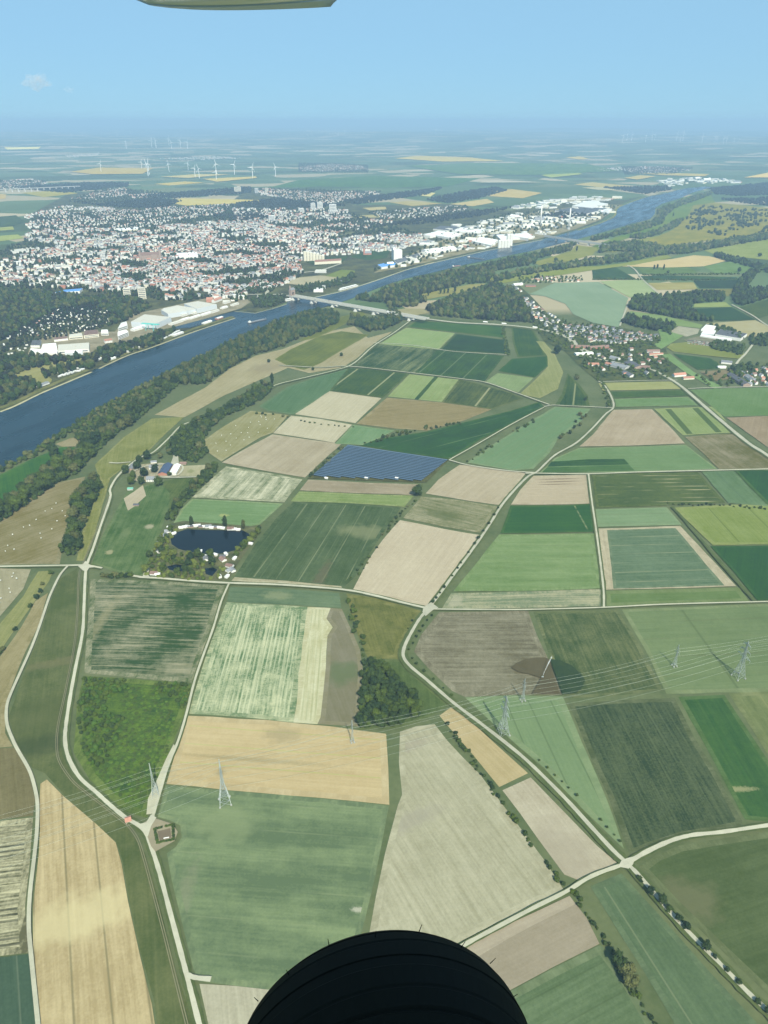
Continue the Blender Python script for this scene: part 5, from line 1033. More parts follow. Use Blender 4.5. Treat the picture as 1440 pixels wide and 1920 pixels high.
hall('warehouse', [(306,586),(354,590),(372,586),(334,580)], 14, 'blue', 'pale', 'grey great hall joined to the second', 'building', HW)
hall('warehouse', [(370,588),(407,579),(372,573),(346,578)], 16, 'blue', 'pale', 'third great hall at the harbour end', 'building', HW)
gpx('warehouse', (248,621), (273,614), 17, 6, 4, 'white', 'white', 'white gabled hall below the first great hall', 'building', HW)
for ki, (x, y, L) in enumerate([(330,606,60),(347,600,40),(364,596,50),(385,590,50),(402,585,40),(420,578,30),(440,572,36),(425,568,30),(345,592,25),(365,588,25)]):
    p = G(x, y); gable('shed', p.x, p.y, L, 14, 5, 1.5, 'white', rb.choice(['white', 'pale']), 1.1, f'long pale quay shed before the great halls, {ORD[ki]} of its row', 'shed', 'quay sheds of the harbour')
gpx('hall', (388,566), (400,566), 16, 10, 7, 'brick', 'red', 'old hall with steep red roof behind the harbour', 'building')
gpx('hall', (400,568), (414,563), 14, 8, 6, 'white', 'red', 'white hall with red roof behind the harbour', 'building')
def crane():
    A, B = G(277, 619), G(290, 620); c = (A + B) / 2
    e = empty('gantry_crane', (c.x, c.y, 0), 'teal green gantry crane before the first great hall', 'crane', None, math.atan2(B.y - A.y, B.x - A.x))
    tm = plain('crane_paint', (.10, .42, .38), .5)
    for x in (-14, 14):
        for y in (-9, 9):
            m = MB(); m.bar((x, y, 0), (x * .9, y * .5, 20), .9); m.build('leg', tm, e)
    m = MB(); m.box((0, 3.5, 21), (64, 1.6, 2.2)); m.box((0, -3.5, 21), (64, 1.6, 2.2))
    for i in range(-4, 5): m.box((i * 7.5, 0, 21), (.8, 6, .8))
    m.build('girder', tm, e)
    m = MB(); m.box((6, 0, 18.4), (5, 4, 3)); m.build('trolley_cabin', WALLS['white'], e)
crane()
for i, (x, y, L, lab) in enumerate([(333,628,46,'long white boathouse on the mole'), (388,606,40,'white clubhouse on the mole'), (411,598,30,'pink clubhouse near the tip of the mole'), (210,674,20,'white riverside hut at the bank kink'), (187,674,26,'white boathouse beside the park'), (80,723,34,'pale grey clubhouse by the far bank'), (241,660,16,'first small white hut on the mole grass'), (256,654,16,'second small white hut on the mole grass')]):
    p = G(x, y); gable('clubhouse', p.x, p.y, L, 13, 4, 1.5, 'brick' if 'pink' in lab else 'white', 'grey' if 'grey' in lab else 'white', 1.12, lab, 'clubhouse', None, z=.9)
for i in range(24):
    x = 112 + (i % 12) * 4.0; y = 706 - (i % 12) * 1.1 - (i // 12) * 5 + rb.uniform(-1, 1)
    p = G(x, y); gable('caravan', p.x, p.y, 9, 4, 2.8, .4, 'white', 'white', 1.1 + rb.uniform(-.2, .2), 'white caravan on the camp site beside the river', 'caravan', 'caravans on the camp site', z=.6)
for i in range(12):
    x = 298 + i * 3.4; y = 640 - i * 1.7 + rb.uniform(-1, 1)
    p = G(x, y); gable('caravan', p.x, p.y, 9, 4, 2.8, .4, 'white', 'white', 1.1, 'white caravan parked on the long mole', 'caravan', 'caravans on the mole', z=1.0)
# landmarks of the town
def tower(kind, x, y, w_, d_, h, wall, roof, label, cat='tower block', bands=6, rz=.2, group=None):
    p = G(x, y); e = empty(kind, (p.x, p.y, p.z), label, cat, group, rz)
    m = MB(); m.box((0, 0, h / 2), (w_, d_, h)); m.build('wall', WALLS[wall], e)
    r = MB(); r.box((0, 0, h + .5), (w_ * .96, d_ * .96, 1)); r.box((w_ * .1, 0, h + 2), (w_ * .3, d_ * .4, 2)); r.build('roof', ROOFS[roof], e)
    if bands:
        w = MB()
        for b in range(bands):
            z = h * (b + .6) / bands
            w.box((0, -d_ / 2 - .05, z), (w_ * .85, .3, h / bands * .4)); w.box((w_ / 2 + .05, 0, z), (.3, d_ * .8, h / bands * .4))
        w.build('window_band', GLASS, e)
    return e
for a in [('tower_block',240,560,26,16,38,'cream','pale','first cream tower block behind the town wood'), ('tower_block',268,560,28,16,40,'cream','pale','second cream tower block behind the town wood'),
          ('tower_block',446,362,60,26,52,'cream','pale','pale slab tower on the far hill edge'), ('tower_block',481,362,30,22,42,'grey','pale','grey tower beside the far settlement'), ('tower_block',500,362,28,22,44,'cream','pale','cream tower at the far settlement edge'),
          ('tower_block',587,395,34,24,52,'white','white','first white tower block in the upper town'), ('tower_block',600,394,40,24,56,'white','white','second white tower block in the upper town'), ('tower_block',624,400,50,30,60,'white','white','tallest white tower block above the red roofs'), ('tower_block',510,417,40,26,42,'white','white','white tower block among the town trees'), ('tower_block',566,400,30,22,34,'white','white','low white tower block in the upper town'),
          ('tower_block',196,490,16,16,42,'white','pale','first slim white tower in the old town'), ('tower_block',192,489,14,14,38,'white','pale','second slim white tower in the old town')]:
    tower(*a, group='tower blocks of the town')
tower('silo_tower', 745, 487, 42, 30, 46, 'white', 'white', 'broad white silo tower above the river works', 'silo', 0)
tower('silo_tower', 738, 486, 14, 30, 54, 'white', 'white', 'slim white lift tower joined to the broad silo', 'silo', 0)
def silos(x, y, n, r, h, label, rz, mat='cream', stair=0.0):
    p = G(x, y); e = empty('grain_silo', (p.x, p.y, 0), label, 'silo', 'grain silos', rz)
    for i in range(n):
        m = MB(); hh = h * (1 - stair * i); m.bar((i * r * 1.95, 0, 0), (i * r * 1.95, 0, hh), r, 12); m.build('silo_drum', WALLS[mat], e)
    m = MB(); m.box(((n - 1) * r * .97, 0, h * (1 - stair * n) + 2), (n * r * 1.9, r, 4)); m.build('conveyor_house', WALLS['white'], e)
silos(572, 489, 7, 7.5, 44, 'long cream silo row stepping down beside the vineyard', -.05, 'cream', .07)
silos(936, 465, 4, 9, 36, 'white silo row at the river works', .3, 'white'); silos(952, 461, 2, 9, 58, 'tall white silo pair at the river works', .3, 'white')
def chimney(x, y, h, label):
    p = G(x, y); e = empty('chimney_stack', (p.x, p.y, 0), label, 'chimney')
    m = MB(); m.bar((0, 0, 0), (0, 0, h), 5.2, 12, r2=3.6); m.build('shaft', WALLS['white'], e, True)
    m = MB(); m.box((0, 0, 5), (16, 16, 10)); m.build('boiler_house', WALLS['grey'], e)
    m = MB(); m.bar((0, 0, h), (0, 0, h + 2), 4.2, 12); m.build('rim', WALLS['grey'], e)
chimney(1013, 421, 118, 'slim tall chimney behind the river works'); chimney(1066, 430, 122, 'taller pale chimney nearer the river')
def minster():
    p = G(283, 490); e = empty('minster', (p.x, p.y, 0), 'great brown stone minster with four towers in the town', 'church', None, .25)
    m = MB(); m.box((0, 0, 16), (100, 26, 32)); m.box((20, 0, 16), (26, 44, 32)); m.build('nave', WALLS['brown'], e)
    r = MB()
    for s in (-1, 1): r.add([(-50, s * 14, 32), (50, s * 14, 32), (50, 0, 43), (-50, 0, 43)], [(0, 1, 2, 3) if s < 0 else (3, 2, 1, 0)])
    r.build('roof', ROOFS['brown'], e)
    for x in (-46, 46):
        for y in (-12, 12):
            m = MB(); m.bar((x, y, 0), (x, y, 52), 5.5, 10); m.build('tower', WALLS['brown'], e)
            m = MB(); m.bar((x, y, 52), (x, y, 64), 5.8, 10, r2=.3); m.build('tower_cap', ROOFS['grey'], e)
minster()
def church(x, y, label, rz, wall='white', roof='red', h=42):
    p = G(x, y); e = empty('church', (p.x, p.y, p.z), label, 'church', None, rz)
    a, b, _, _ = gable_meshes(34, 15, 10, 9, wall, roof)
    for nm, me in (('nave', a), ('roof', b)): o = bpy.data.objects.new(nm, me); o.parent = e; C.objects.link(o)
    m = MB(); m.box((-20, 0, h * .3), (8, 8, h * .6)); m.build('tower', WALLS[wall], e)
    m = MB(); m.bar((-20, 0, h * .6), (-20, 0, h), 5.2, 6, r2=.2); m.build('spire', ROOFS['grey'], e)
church(430, 497, 'dark spired church in the old town', .4, 'brown', 'grey', 60); church(345, 512, 'town church with dark spire above the harbour', .2, 'brown', 'grey', 55); church(187, 545, 'grey spired church behind the town wood', .3, 'grey', 'grey', 58)
church(690, 478, 'red brick church with spire beside the vineyard', .2, 'brick', 'grey', 55); church(1211, 317, 'white church tower in the far river village', .2, 'white', 'red', 62)
for px, h, wl, rf_, lab in [([(800,442),(846,450),(868,442),(822,436)],11,'white','white','largest white hall of the river works'), ([(846,436),(900,440),(912,434),(866,430)],10,'white','white','white hall behind the largest one'), ([(812,432),(850,436),(862,428),(826,426)],9,'white','dark','dark solar roofed hall behind the river works'),
                           ([(884,456),(920,464),(934,454),(900,448)],12,'white','white','white hall beside the silo row'), ([(938,452),(1000,448),(990,440),(930,444)],10,'white','white','long white hall at the rail bridge'), ([(964,448),(990,452),(992,446),(970,443)],14,'white','white','white gabled works hall near the quay'),
                           ([(1040,398),(1100,404),(1140,394),(1080,390)],12,'white','dark','dark roofed hall below the bright works'), ([(1072,390),(1110,394),(1140,386),(1104,380)],16,'white','white','bright white works block near the bend'), ([(1100,396),(1140,402),(1148,394),(1112,390)],10,'white','white','low bright hall at the river bend'),
                           ([(715,505),(745,500),(736,494),(708,500)],9,'white','blue','pale blue roofed river warehouse'), ([(745,497),(790,484),(784,478),(738,491)],8,'white','dark','dark roofed warehouse along the quay rails'), ([(800,478),(858,470),(850,464),(794,471)],9,'white','white','long white warehouse along the upper quay'), ([(590,497),(640,494),(640,490),(590,493)],13,'cream','red','long cream barracks beside the sports meadow'),
                           ([(590,512),(612,512),(612,508),(592,508)],6,'grey','pale','low shed on the gravel ground'), ([(588,548),(606,548),(606,543),(590,543)],7,'white','white','white boat club beside the bridge'), ([(60,510),(92,508),(90,500),(64,503)],8,'brick','pale','low red hall at the edge of the wood'), ([(92,504),(150,502),(146,497),(96,499)],7,'white','pale','long flat pale hall above the wood'), ([(104,553),(150,550),(156,545),(122,548)],9,'white','blue','hall with bright blue roof in the town wood'),
                           ([(24,476),(70,470),(60,466),(20,472)],8,'white','pale','pale hall at the edge of the town'), ([(330,488),(372,486),(370,478),(332,480)],14,'white','white','large white block in the old town'), ([(220,436),(262,432),(258,428),(218,432)],9,'cream','white','cream works block in the upper town')]:
    hall('warehouse', px, h, wl, rf_, lab, 'building', 'large halls of the town')
# ------------------------------------------------------------------ the town itself: thousands of houses
TM = [WALLS['white'], WALLS['cream'], WALLS['grey'], WALLS['brick'], ROOFS['red'], ROOFS['brown'], ROOFS['grey'], ROOFS['white'], ROOFS['pale']]
def town(name, label, parts, seed):
    r = random.Random(seed); V, Fq, M = [], [], []
    for px, dens, dims, roofs, flat, ang, seg in parts:
        A = [G(*q) for q in px]
        ar = abs(sum(A[i].x * A[(i + 1) % len(A)].y - A[(i + 1) % len(A)].x * A[i].y for i in range(len(A)))) / 2
        n = int(ar * dens / 10000); COUNT[name] = COUNT.get(name, 0) + n
        for x, y in scatter(px, n, r, seg):
            if math.sin(x / 97 + 1.7 * math.sin(y / 210)) * math.sin(y / 83 + 1.3 * math.sin(x / 160)) + .5 * math.sin(x / 31) * math.sin(y / 37) > .42: continue
            L, W, hw = r.uniform(*dims[0]), r.uniform(*dims[1]), r.uniform(*dims[2])
            a = ang + r.choice([0, math.pi / 2]) + r.uniform(-.2, .2) + .5 * math.sin(x / 400) + .4 * math.sin(y / 300)
            ca, sa = math.cos(a), math.sin(a); l, w = L / 2, W / 2; z0 = hills(x, y); b = len(V)
            fl = r.random() < flat; hr = .2 if fl else W * .38
            for vx, vy, vz in ((-l, -w, 0), (l, -w, 0), (l, w, 0), (-l, w, 0), (-l, -w, hw), (l, -w, hw), (l, w, hw), (-l, w, hw), (-l, 0, hw + hr), (l, 0, hw + hr)):
                V.append((x + vx * ca - vy * sa, y + vx * sa + vy * ca, z0 + vz))
            wm = r.choices([0, 1, 2, 3], [7, 2, 1, .4])[0]; rm = r.choice((7, 8, 8, 6)) if fl else r.choice(roofs)
            Fq += [(b, b + 1, b + 5, b + 4), (b + 2, b + 3, b + 7, b + 6), (b + 1, b + 2, b + 6, b + 5), (b + 3, b, b + 4, b + 7), (b + 4, b + 5, b + 9, b + 8), (b + 6, b + 7, b + 8, b + 9), (b + 5, b + 6, b + 9, b + 9), (b + 7, b + 4, b + 8, b + 8)]
            M += [wm] * 4 + [rm] * 2 + [wm] * 2
    me = bpy.data.meshes.new(name)
    me.from_pydata(V, [], [tuple(dict.fromkeys(f)) for f in Fq])
    for m in TM: me.materials.append(m)
    me.polygons.foreach_set('material_index', np.array(M, np.int32)); me.update()
    o = bpy.data.objects.new(name, me); C.objects.link(o); return struct(o, label, 'stuff')
RED, MIX, GRY = (4, 4, 5, 6), (4, 5, 6, 6, 5), (6, 7, 8, 8)
SM, MD, LG = ((9, 14), (8, 11), (5, 9)), ((12, 26), (10, 14), (7, 14)), ((25, 90), (18, 45), (6, 13))
CORE = [(150,530),(200,505),(260,480),(330,450),(430,450),(520,462),(560,492),(570,515),(530,535),(490,545),(420,556),(380,545),(300,545),(230,545)]
town('town_houses', 'thousands of white walled houses of the town across the river', [
    ([(50,420),(240,430),(300,440),(240,472),(100,482),(50,450)], 5, MD, MIX, .2, .3, 16), ([(0,520),(150,526),(300,543),(420,555),(470,551),(452,562),(400,562),(330,566),(280,562),(240,550),(150,543),(60,538),(0,536)], 9, MD, MIX, .3, .3, 14),
    (CORE, 19, MD, MIX + (4,), .3, .3, 12), ([(0,530),(0,495),(60,470),(150,450),(260,440),(330,445),(260,478),(200,502),(150,525),(60,528)], 7, MD, MIX, .35, .2, 16),
    ([(240,440),(330,420),(440,415),(520,425),(640,440),(600,452),(520,462),(430,450),(330,450)], 12, MD, MIX, .25, .4, 14), ([(530,462),(620,452),(700,440),(790,440),(800,455),(740,470),(650,478),(590,482),(560,490)], 12, MD, MIX, .25, .3, 16),
    ([(500,445),(600,425),(700,412),(740,416),(690,428),(620,440),(540,446)], 12, SM, RED, .05, .3, 12), ([(530,545),(600,548),(660,530),(640,528),(600,540)], 4, MD, MIX, .3, .3, 18),
    ([(45,405),(120,386),(200,390),(290,400),(330,415),(250,432),(150,438),(70,436)], 10, SM, MIX, .1, .2, 14), ([(240,395),(330,388),(430,384),(420,402),(340,412),(270,405)], 9, SM, MIX, .1, .3, 14),
    ([(430,392),(560,392),(650,395),(660,412),(560,420),(450,420)], 7, MD, MIX, .3, .3, 18), ([(130,373),(200,355),(236,352),(240,366),(180,376)], 8, SM, RED, .05, .2, 14), ([(240,366),(290,362),(310,366),(290,372),(250,372)], 9, SM, RED, .05, .2, 14),
    ([(480,354),(540,356),(600,362),(700,358),(712,364),(650,378),(600,386),(560,376),(490,366)], 9, SM, RED, .05, .3, 14), ([(700,400),(760,392),(860,386),(876,394),(800,408),(720,412)], 7, SM, MIX, .1, .3, 15),
    ([(0,340),(60,336),(90,344),(60,354),(0,356)], 7, SM, RED, .05, .2, 16), ([(560,314),(620,308),(680,312),(690,318),(620,322),(566,322)], 8, SM, RED, .05, .2, 20), ([(1170,318),(1210,312),(1260,314),(1300,320),(1250,326),(1180,324)], 5, SM, RED, .05, .2, 22),
    ([(1120,318),(1160,314),(1180,320),(1130,322)], 4, SM, MIX, .05, .2, 24), ([(300,298),(400,293),(460,297),(380,300)], 3, SM, RED, .05, .2, 30), ([(120,292),(190,287),(180,292),(130,296)], 3, SM, RED, .05, .2, 30)], 5)
town('works_buildings', 'white halls and sheds of the works along the far river', [
    ([(700,512),(740,492),(800,470),(840,470),(900,455),(1000,432),(1050,430),(1040,438),(920,464),(835,483),(768,498)], 3.0, ((14, 50), (10, 22), (5, 11)), GRY, .8, .3, 20), ([(790,462),(800,436),(900,412),(960,402),(1010,400),(1060,396),(1130,386),(1160,386),(1130,410),(1060,428),(990,430),(900,450),(830,466)], 1.5, LG, GRY, .85, .3, 30),
    ([(940,392),(1000,378),(1100,368),(1160,372),(1100,384),(1000,396)], 1.5, LG, GRY, .9, .3, 40), ([(1230,340),(1300,334),(1400,338),(1380,345),(1300,348),(1250,350)], 1.4, LG, GRY, .9, .3, 45), ([(400,566),(452,560),(470,568),(440,578),(400,584)], 4, ((12, 30), (9, 16), (4, 9)), GRY, .6, .6, 16), ([(430,560),(470,556),(530,548),(520,570),(480,580),(460,572)], 2, ((12, 30), (9, 16), (4, 9)), GRY, .6, .6, 18)], 6)
town('allotment_huts', 'tiny white huts scattered through the allotment gardens', [([(0,642),(30,620),(70,600),(120,575),(170,556),(232,556),(226,580),(200,610),(130,628),(60,636)], 12, ((5, 9), (4, 6), (2.5, 4)), GRY, .7, .3, 9), ([(0,640),(60,640),(50,660),(0,668)], 9, ((5, 9), (4, 6), (2.5, 4)), GRY, .7, .3, 9)], 7)
# trees of the town and of the far country
wood('town_trees', 'green trees between the houses of the town', [CORE, [(0,540),(150,545),(330,566),(470,552),(420,556),(230,545),(60,528),(0,525)], [(0,530),(0,470),(60,445),(60,405),(240,395),(430,384),(640,395),(790,440),(560,490),(330,450),(150,525)]], 19, (7, 17), (4, 8.5), MASS[:1] + MASS[3:], 0, 2, 12, cap=5000)
wood('town_trees', 'trees among the houses of the outer settlements', [[(130,376),(200,352),(310,362),(300,374),(180,380)], [(470,354),(600,356),(714,360),(650,382),(560,380)], [(0,338),(90,340),(60,356),(0,358)], [(560,306),(690,310),(690,324),(560,324)], [(1165,312),(1300,316),(1260,328),(1170,328)], [(690,398),(876,386),(880,398),(720,414)]], 34, (8, 16), (5, 10), [MASS[3]], 0, 2, 19)
wood('works_trees', 'trees between the works along the far river', [[(700,508),(790,466),(830,440),(900,414),(960,400),(1060,394),(1160,386),(1130,408),(1060,428),(990,436),(900,460),(830,480),(770,498)]], 42, (8, 16), (5, 9), MASS[:1] + MASS[3:], 0, 2, 18)
wood('town_wood', 'dense wood on the far bank', [[(0,545),(120,552),(190,566),(110,580),(60,605),(0,640)], [(150,560),(232,556),(262,566),(285,575),(255,592),(232,604),(200,612),(215,590)], [(0,672),(50,668),(110,672),(170,668),(215,650),(240,645),(300,625),(330,620),(300,645),(240,662),(200,680),(150,676),(60,692),(20,708),(0,715)], [(0,725),(30,712),(65,716),(80,726),(40,745),(0,762)], [(78,700),(120,690),(170,678),(178,690),(130,698),(85,712)]], 15, (10, 20), (5, 9), MASS, 20, 1.5, 13)
wood('town_wood', 'belts of trees around the bridge ramp', [[(470,562),(500,555),(536,556),(534,566),(510,576),(480,578)], [(540,545),(575,536),(620,530),(655,520),(660,512),(668,520),(650,532),(600,545),(560,550)], [(450,520),(500,535),(520,530),(510,548),(470,552),(440,545)], [(420,556),(450,552),(470,560),(440,566)]], 14, (8, 17), (4, 7), MASS[:1] + MASS[3:], 16, 1.5, 14)
wood('allotment_trees', 'small trees of the allotment gardens', [[(0,665),(30,620),(70,600),(120,575),(170,556),(240,556),(226,585),(200,612),(130,630),(60,642)]], 13, (4, 9), (2.5, 5), MASS[:1] + MASS[3:], 10, 1.2, 15)
wood('far_wood', 'dark woods and hedgerows of the far country', [[(130,378),(180,384),(290,372),(340,378),(300,392),(200,388)], [(440,384),(520,372),(560,378),(650,386),(560,392),(450,392)], [(400,405),(470,400),(520,410),(460,416)], [(800,375),(860,362),(930,352),(950,358),(900,372),(840,382)], [(640,378),(720,366),(800,356),(830,352),(800,366),(720,376),(670,384)], [(1000,410),(1060,398),(1110,405),(1060,412)], [(700,425),(780,412),(900,396),(960,390),(900,405),(800,420)], [(1330,354),(1440,350),(1440,366),(1380,368),(1340,364)], [(1350,374),(1440,372),(1440,386),(1400,382)], [(1130,352),(1210,364),(1260,356),(1250,350),(1180,352)], [(250,370),(330,362),(470,352),(470,362),(330,372)], [(20,352),(160,347),(240,345),(240,350),(120,362)]], 30, (10, 20), (8, 15), [MASS[3]], 0, 2, 16, cap=1400)
wood('heath_trees', 'scattered trees on the dry heath beside the river', [[(1290,405),(1320,388),(1380,390),(1440,396),(1440,446),(1380,448),(1340,440),(1290,430),(1270,420)]], 34, (8, 24), (5, 13), [MASS[3]], 14, 2.4, 17, clump=.12)
# ------------------------------------------------------------------ pylons and cables
STEEL = plain('galvanised_steel', (.30, .34, .32), .5, .4, metal=.2)
def pylon(x, y, H, base, arms, label, dirv):
    p = G(x, y); e = empty('power_pylon', (p.x, p.y, 1.0), label, 'pylon', 'lattice pylons of the two power lines', math.atan2(dirv.y, dirv.x))
    r = H * .0040
    m = MB(); n = 9; prev = None
    def half(z):
        t = z / H
        return base / 2 * (1 - t / .42) + base * .16 * (t / .42) if t < .42 else max(base * .16 * (1 - (t - .42) / .62), .25)
    zs = [H * k for k in (0, .1, .2, .3, .42, .5, .58, .66, .74, .82, .9, 1.0)]
    cor = [[Vector((sx * half(z), sy * half(z), z)) for sx, sy in ((-1, -1), (1, -1), (1, 1), (-1, 1))] for z in zs]
    for a, b in zip(cor, cor[1:]):
        for i in range(4):
            m.bar(a[i], b[i], r); m.bar(a[i], b[(i + 1) % 4], r * .55); m.bar(a[(i + 1) % 4], b[i], r * .55); m.bar(b[i], b[(i + 1) % 4], r * .5)
    m.build('lattice_tower', STEEL, e)
    for z, w in arms:
        a = MB(); h = half(z)
        for s in (-1, 1):
            tip = Vector((0, s * w, z + .4))
            for sx in (-1, 1):
                a.bar((sx * h, s * h, z), tip, r * .8); a.bar((sx * h, s * h, z + H * .045), tip, r * .6)
                for k in (.33, .66): a.bar(Vector((sx * h, s * h, z)).lerp(tip, k), Vector((sx * h, s * h, z + H * .045)).lerp(tip, k), r * .5)
            for k in ((.55, 1) if w > 8 else (1,)): a.bar((0, s * w * k, z), (0, s * w * k, z - 3), .18)
        a.build('cross_arm', STEEL, e)
    for sx in (-1, 1):
        for sy in (-1, 1):
            f = MB(); f.box((sx * base / 2, sy * base / 2, 0), (1.6, 1.6, 1.2)); f.build('footing', CONCM, e)
    return p
CONCM = plain('pylon_concrete', (.27, .28, .25))
BIG = [(422,1505,58,11), (943,1376,54,11), (1384,1270,54,11)]
SML = [(292,1492,44,7), (661,1392,31,3.2), (980,1314,32,4.2), (1264,1249,32,4.2)]
def line(pts, arms_f, names, far_left, far_right, lab, grp):
    Ps = [G(x, y) for x, y, _, _ in pts]; n = len(pts)
    ds = []
    for i in range(n): ds.append((Ps[min(i + 1, n - 1)] - Ps[max(i - 1, 0)]).normalized())
    for (x, y, H, b), nm, d in zip(pts, names, ds): pylon(x, y, H, b, arms_f(H), nm, d)
    full = [G(*far_left)] + Ps + [G(*far_right)]; Hs = [pts[0][2]] + [q[2] for q in pts] + [pts[-1][2]]
    dd = [ds[0]] + ds + [ds[-1]]
    mt = plain('cable_aluminium', (.40, .44, .37), .45, .4)
    k = 0
    for ai in range(len(arms_f(50))):
        w0 = arms_f(50)[ai][1]
        for s in ((-1, 1)):
            m = MB()
            for i in range(len(full) - 1):
                za, wa = arms_f(Hs[i])[ai]; zb, wb = arms_f(Hs[i + 1])[ai]
                A = full[i] + Vector((-dd[i].y, dd[i].x, 0)) * s * wa + Vector((0, 0, za - 2.4)); B = full[i + 1] + Vector((-dd[i + 1].y, dd[i + 1].x, 0)) * s * wb + Vector((0, 0, zb - 2.4))
                sag = (B - A).length * .028; N = 14; last = A
                for j in range(1, N + 1):
                    t = j / N; q = A.lerp(B, t) + Vector((0, 0, -4 * sag * t * (1 - t)))
                    m.bar(last, q, .068, 3); last = q
            o = m.build('power_cable', mt); tag(o, lab, 'power cable', grp)
def aB(H): return [(H * .58, 10), (H * .74, 8), (H * .9, 6)]
def aS(H): return [(H * .66, 3.6), (H * .84, 2.8)]
line(BIG, aB, ['tallest pylon at the seam of orange wheat and green crop', 'large lattice pylon beside the asphalt road verge', 'large lattice pylon in the broad green field'], (-330, 1760), (1800, 1176), 'pale cable strung between the large lattice pylons', 'cables of the large power line')
line(SML, aS, ['lattice pylon on the bare strip below the scrub', 'short pylon at the edge of the orange wheat field', 'short pylon near the sprinkled fallow field', 'short slim pylon in the broad green field'], (-230, 1640), (1640, 1172), 'pale cable strung between the smaller pylons', 'cables of the small power line')
# irrigation gun with its jet of water
def sprinkler():
    p = G(1017, 1272); e = empty('irrigation_gun', (p.x, p.y, 2.0), 'irrigation gun throwing a white jet of water over two fields', 'sprinkler')
    m = MB(); m.box((0, 0, .7), (2.4, 1.4, .4)); m.bar((0, 0, .8), (0, 0, 2.2), .15, 6); m.bar((0, 0, 2.1), (.7, .3, 2.9), .14, 6); m.build('cart', STEEL, e)
    for s in (-1, 1):
        w_ = MB(); w_.bar((0, s * .8, .45), (0, s * 1.0, .45), .45, 12); w_.build('wheel', ROOFS['dark'], e)
    q = G(1029, 1252); top = Vector((q.x - p.x, q.y - p.y, 0)); t = NT('water_spray')
    fz = t.noise(t.n('ShaderNodeTexCoord').outputs['Object'], .35, 4)
    tr = t.n('ShaderNodeBsdfTransparent'); df = t.n('ShaderNodeBsdfDiffuse', {'Color': (.8, .84, .84, 1)})
    mx = t.n('ShaderNodeMixShader', {0: t.rng(fz, .3, .7, .02, .28), 1: tr.outputs[0], 2: df.outputs[0]}); t.t.links.new(mx.outputs[0], t.out.inputs[0])
    m = MB(); last = Vector((.7, .3, 2.9)); N = 12; lr = .35
    for j in range(1, N + 1):
        k = j / N; c = top * k * 1.3 + Vector((0, 0, 2.9 + 9 * k - 1.5 * k * k)); r2 = .2 + .7 * k
        m.bar(last, c, lr, 6, r2=r2); last, lr = c, r2
    m.build('water_jet', t.m, e)
sprinkler()
# hedge square with its clearing
def hedge_square():
    P = [G(289,1557), G(302,1550), G(324,1548), G(326,1575), G(300,1583), G(292,1580)]
    P = [G(291,1557), G(325,1549), G(326,1577), G(296,1583)]
    V = []
    pts = []
    for i in range(4):
        a, b = P[i], P[(i + 1) % 4]; L = (b - a).length; n = int(L / 1.5)
        for k in range(n):
            if i == 0 and .38 < k / n < .55: continue
            q = a.lerp(b, k / n); pts.append((q.x, q.y))
    o = leafy_cloud('hedge', '', pts, [3.2] * len(pts), [1.9] * len(pts), [LEAF['dark green'], LEAF['mid green']], 26, .4, 31)
    del o['kind']; tag(o, 'thick square hedge around the brown clearing in the gravel loop', 'hedge')
    c = (P[2] + P[3]) / 2 + Vector((0, 3, 0))
    e = empty('stone_bench', (c.x, c.y, 2.55), 'white stone bench inside the hedge square', 'bench', None, .2)
    m = MB(); m.box((0, 0, .5), (5, 1, .2)); m.build('seat', WALLS['white'], e)
    for x in (-2, 2): m = MB(); m.box((x, 0, .2), (.5, .8, .4)); m.build('leg', WALLS['white'], e)
    sheet('clearing', 'brown clearing inside the hedge square', [(296,1562),(320,1556),(322,1574),(300,1579)], road_mat('clearing_soil', (136, 122, 100), 900), 2.54)
hedge_square()
# bales
BALE = plain('bale_wrap', (.52, .53, .47), .4, .4, .06)
bm = MB(); bm.bar((-.75, 0, .75), (.75, 0, .75), .66, 14); bm.bar((-.6, 0, .75), (.6, 0, .75), .76, 14)
bme = bpy.data.meshes.new('hay_bale'); bme.from_pydata(bm.V, [], bm.F); bme.materials.append(BALE); bme.update()
for px, n, lab, grp in [([(10,985),(60,945),(120,918),(140,930),(118,990),(95,1040),(10,1050)], 16, 'white wrapped bale lying on the brown hay field beside the wood', 'bales of the brown hay field'),
                        ([(-5,1075),(40,1072),(36,1100),(0,1140)], 9, 'white wrapped bale lying on the tan hay field below the track', 'bales of the tan hay field'),
                        ([(390,835),(430,805),(480,780),(525,783),(500,808),(440,842),(410,852)], 24, 'white wrapped bale lying on the mown field behind the hedge', 'bales of the mown field')]:
    for x, y in scatter(px, n, rb, 9):
        o = bpy.data.objects.new('hay_bale', bme); C.objects.link(o); o.location = (x, y, ZI[0]); o.rotation_euler = (0, 0, rb.uniform(0, 3)); s = rb.uniform(.95, 1.15); o.scale = (s, s, s); tag(o, lab, 'hay bale', grp)
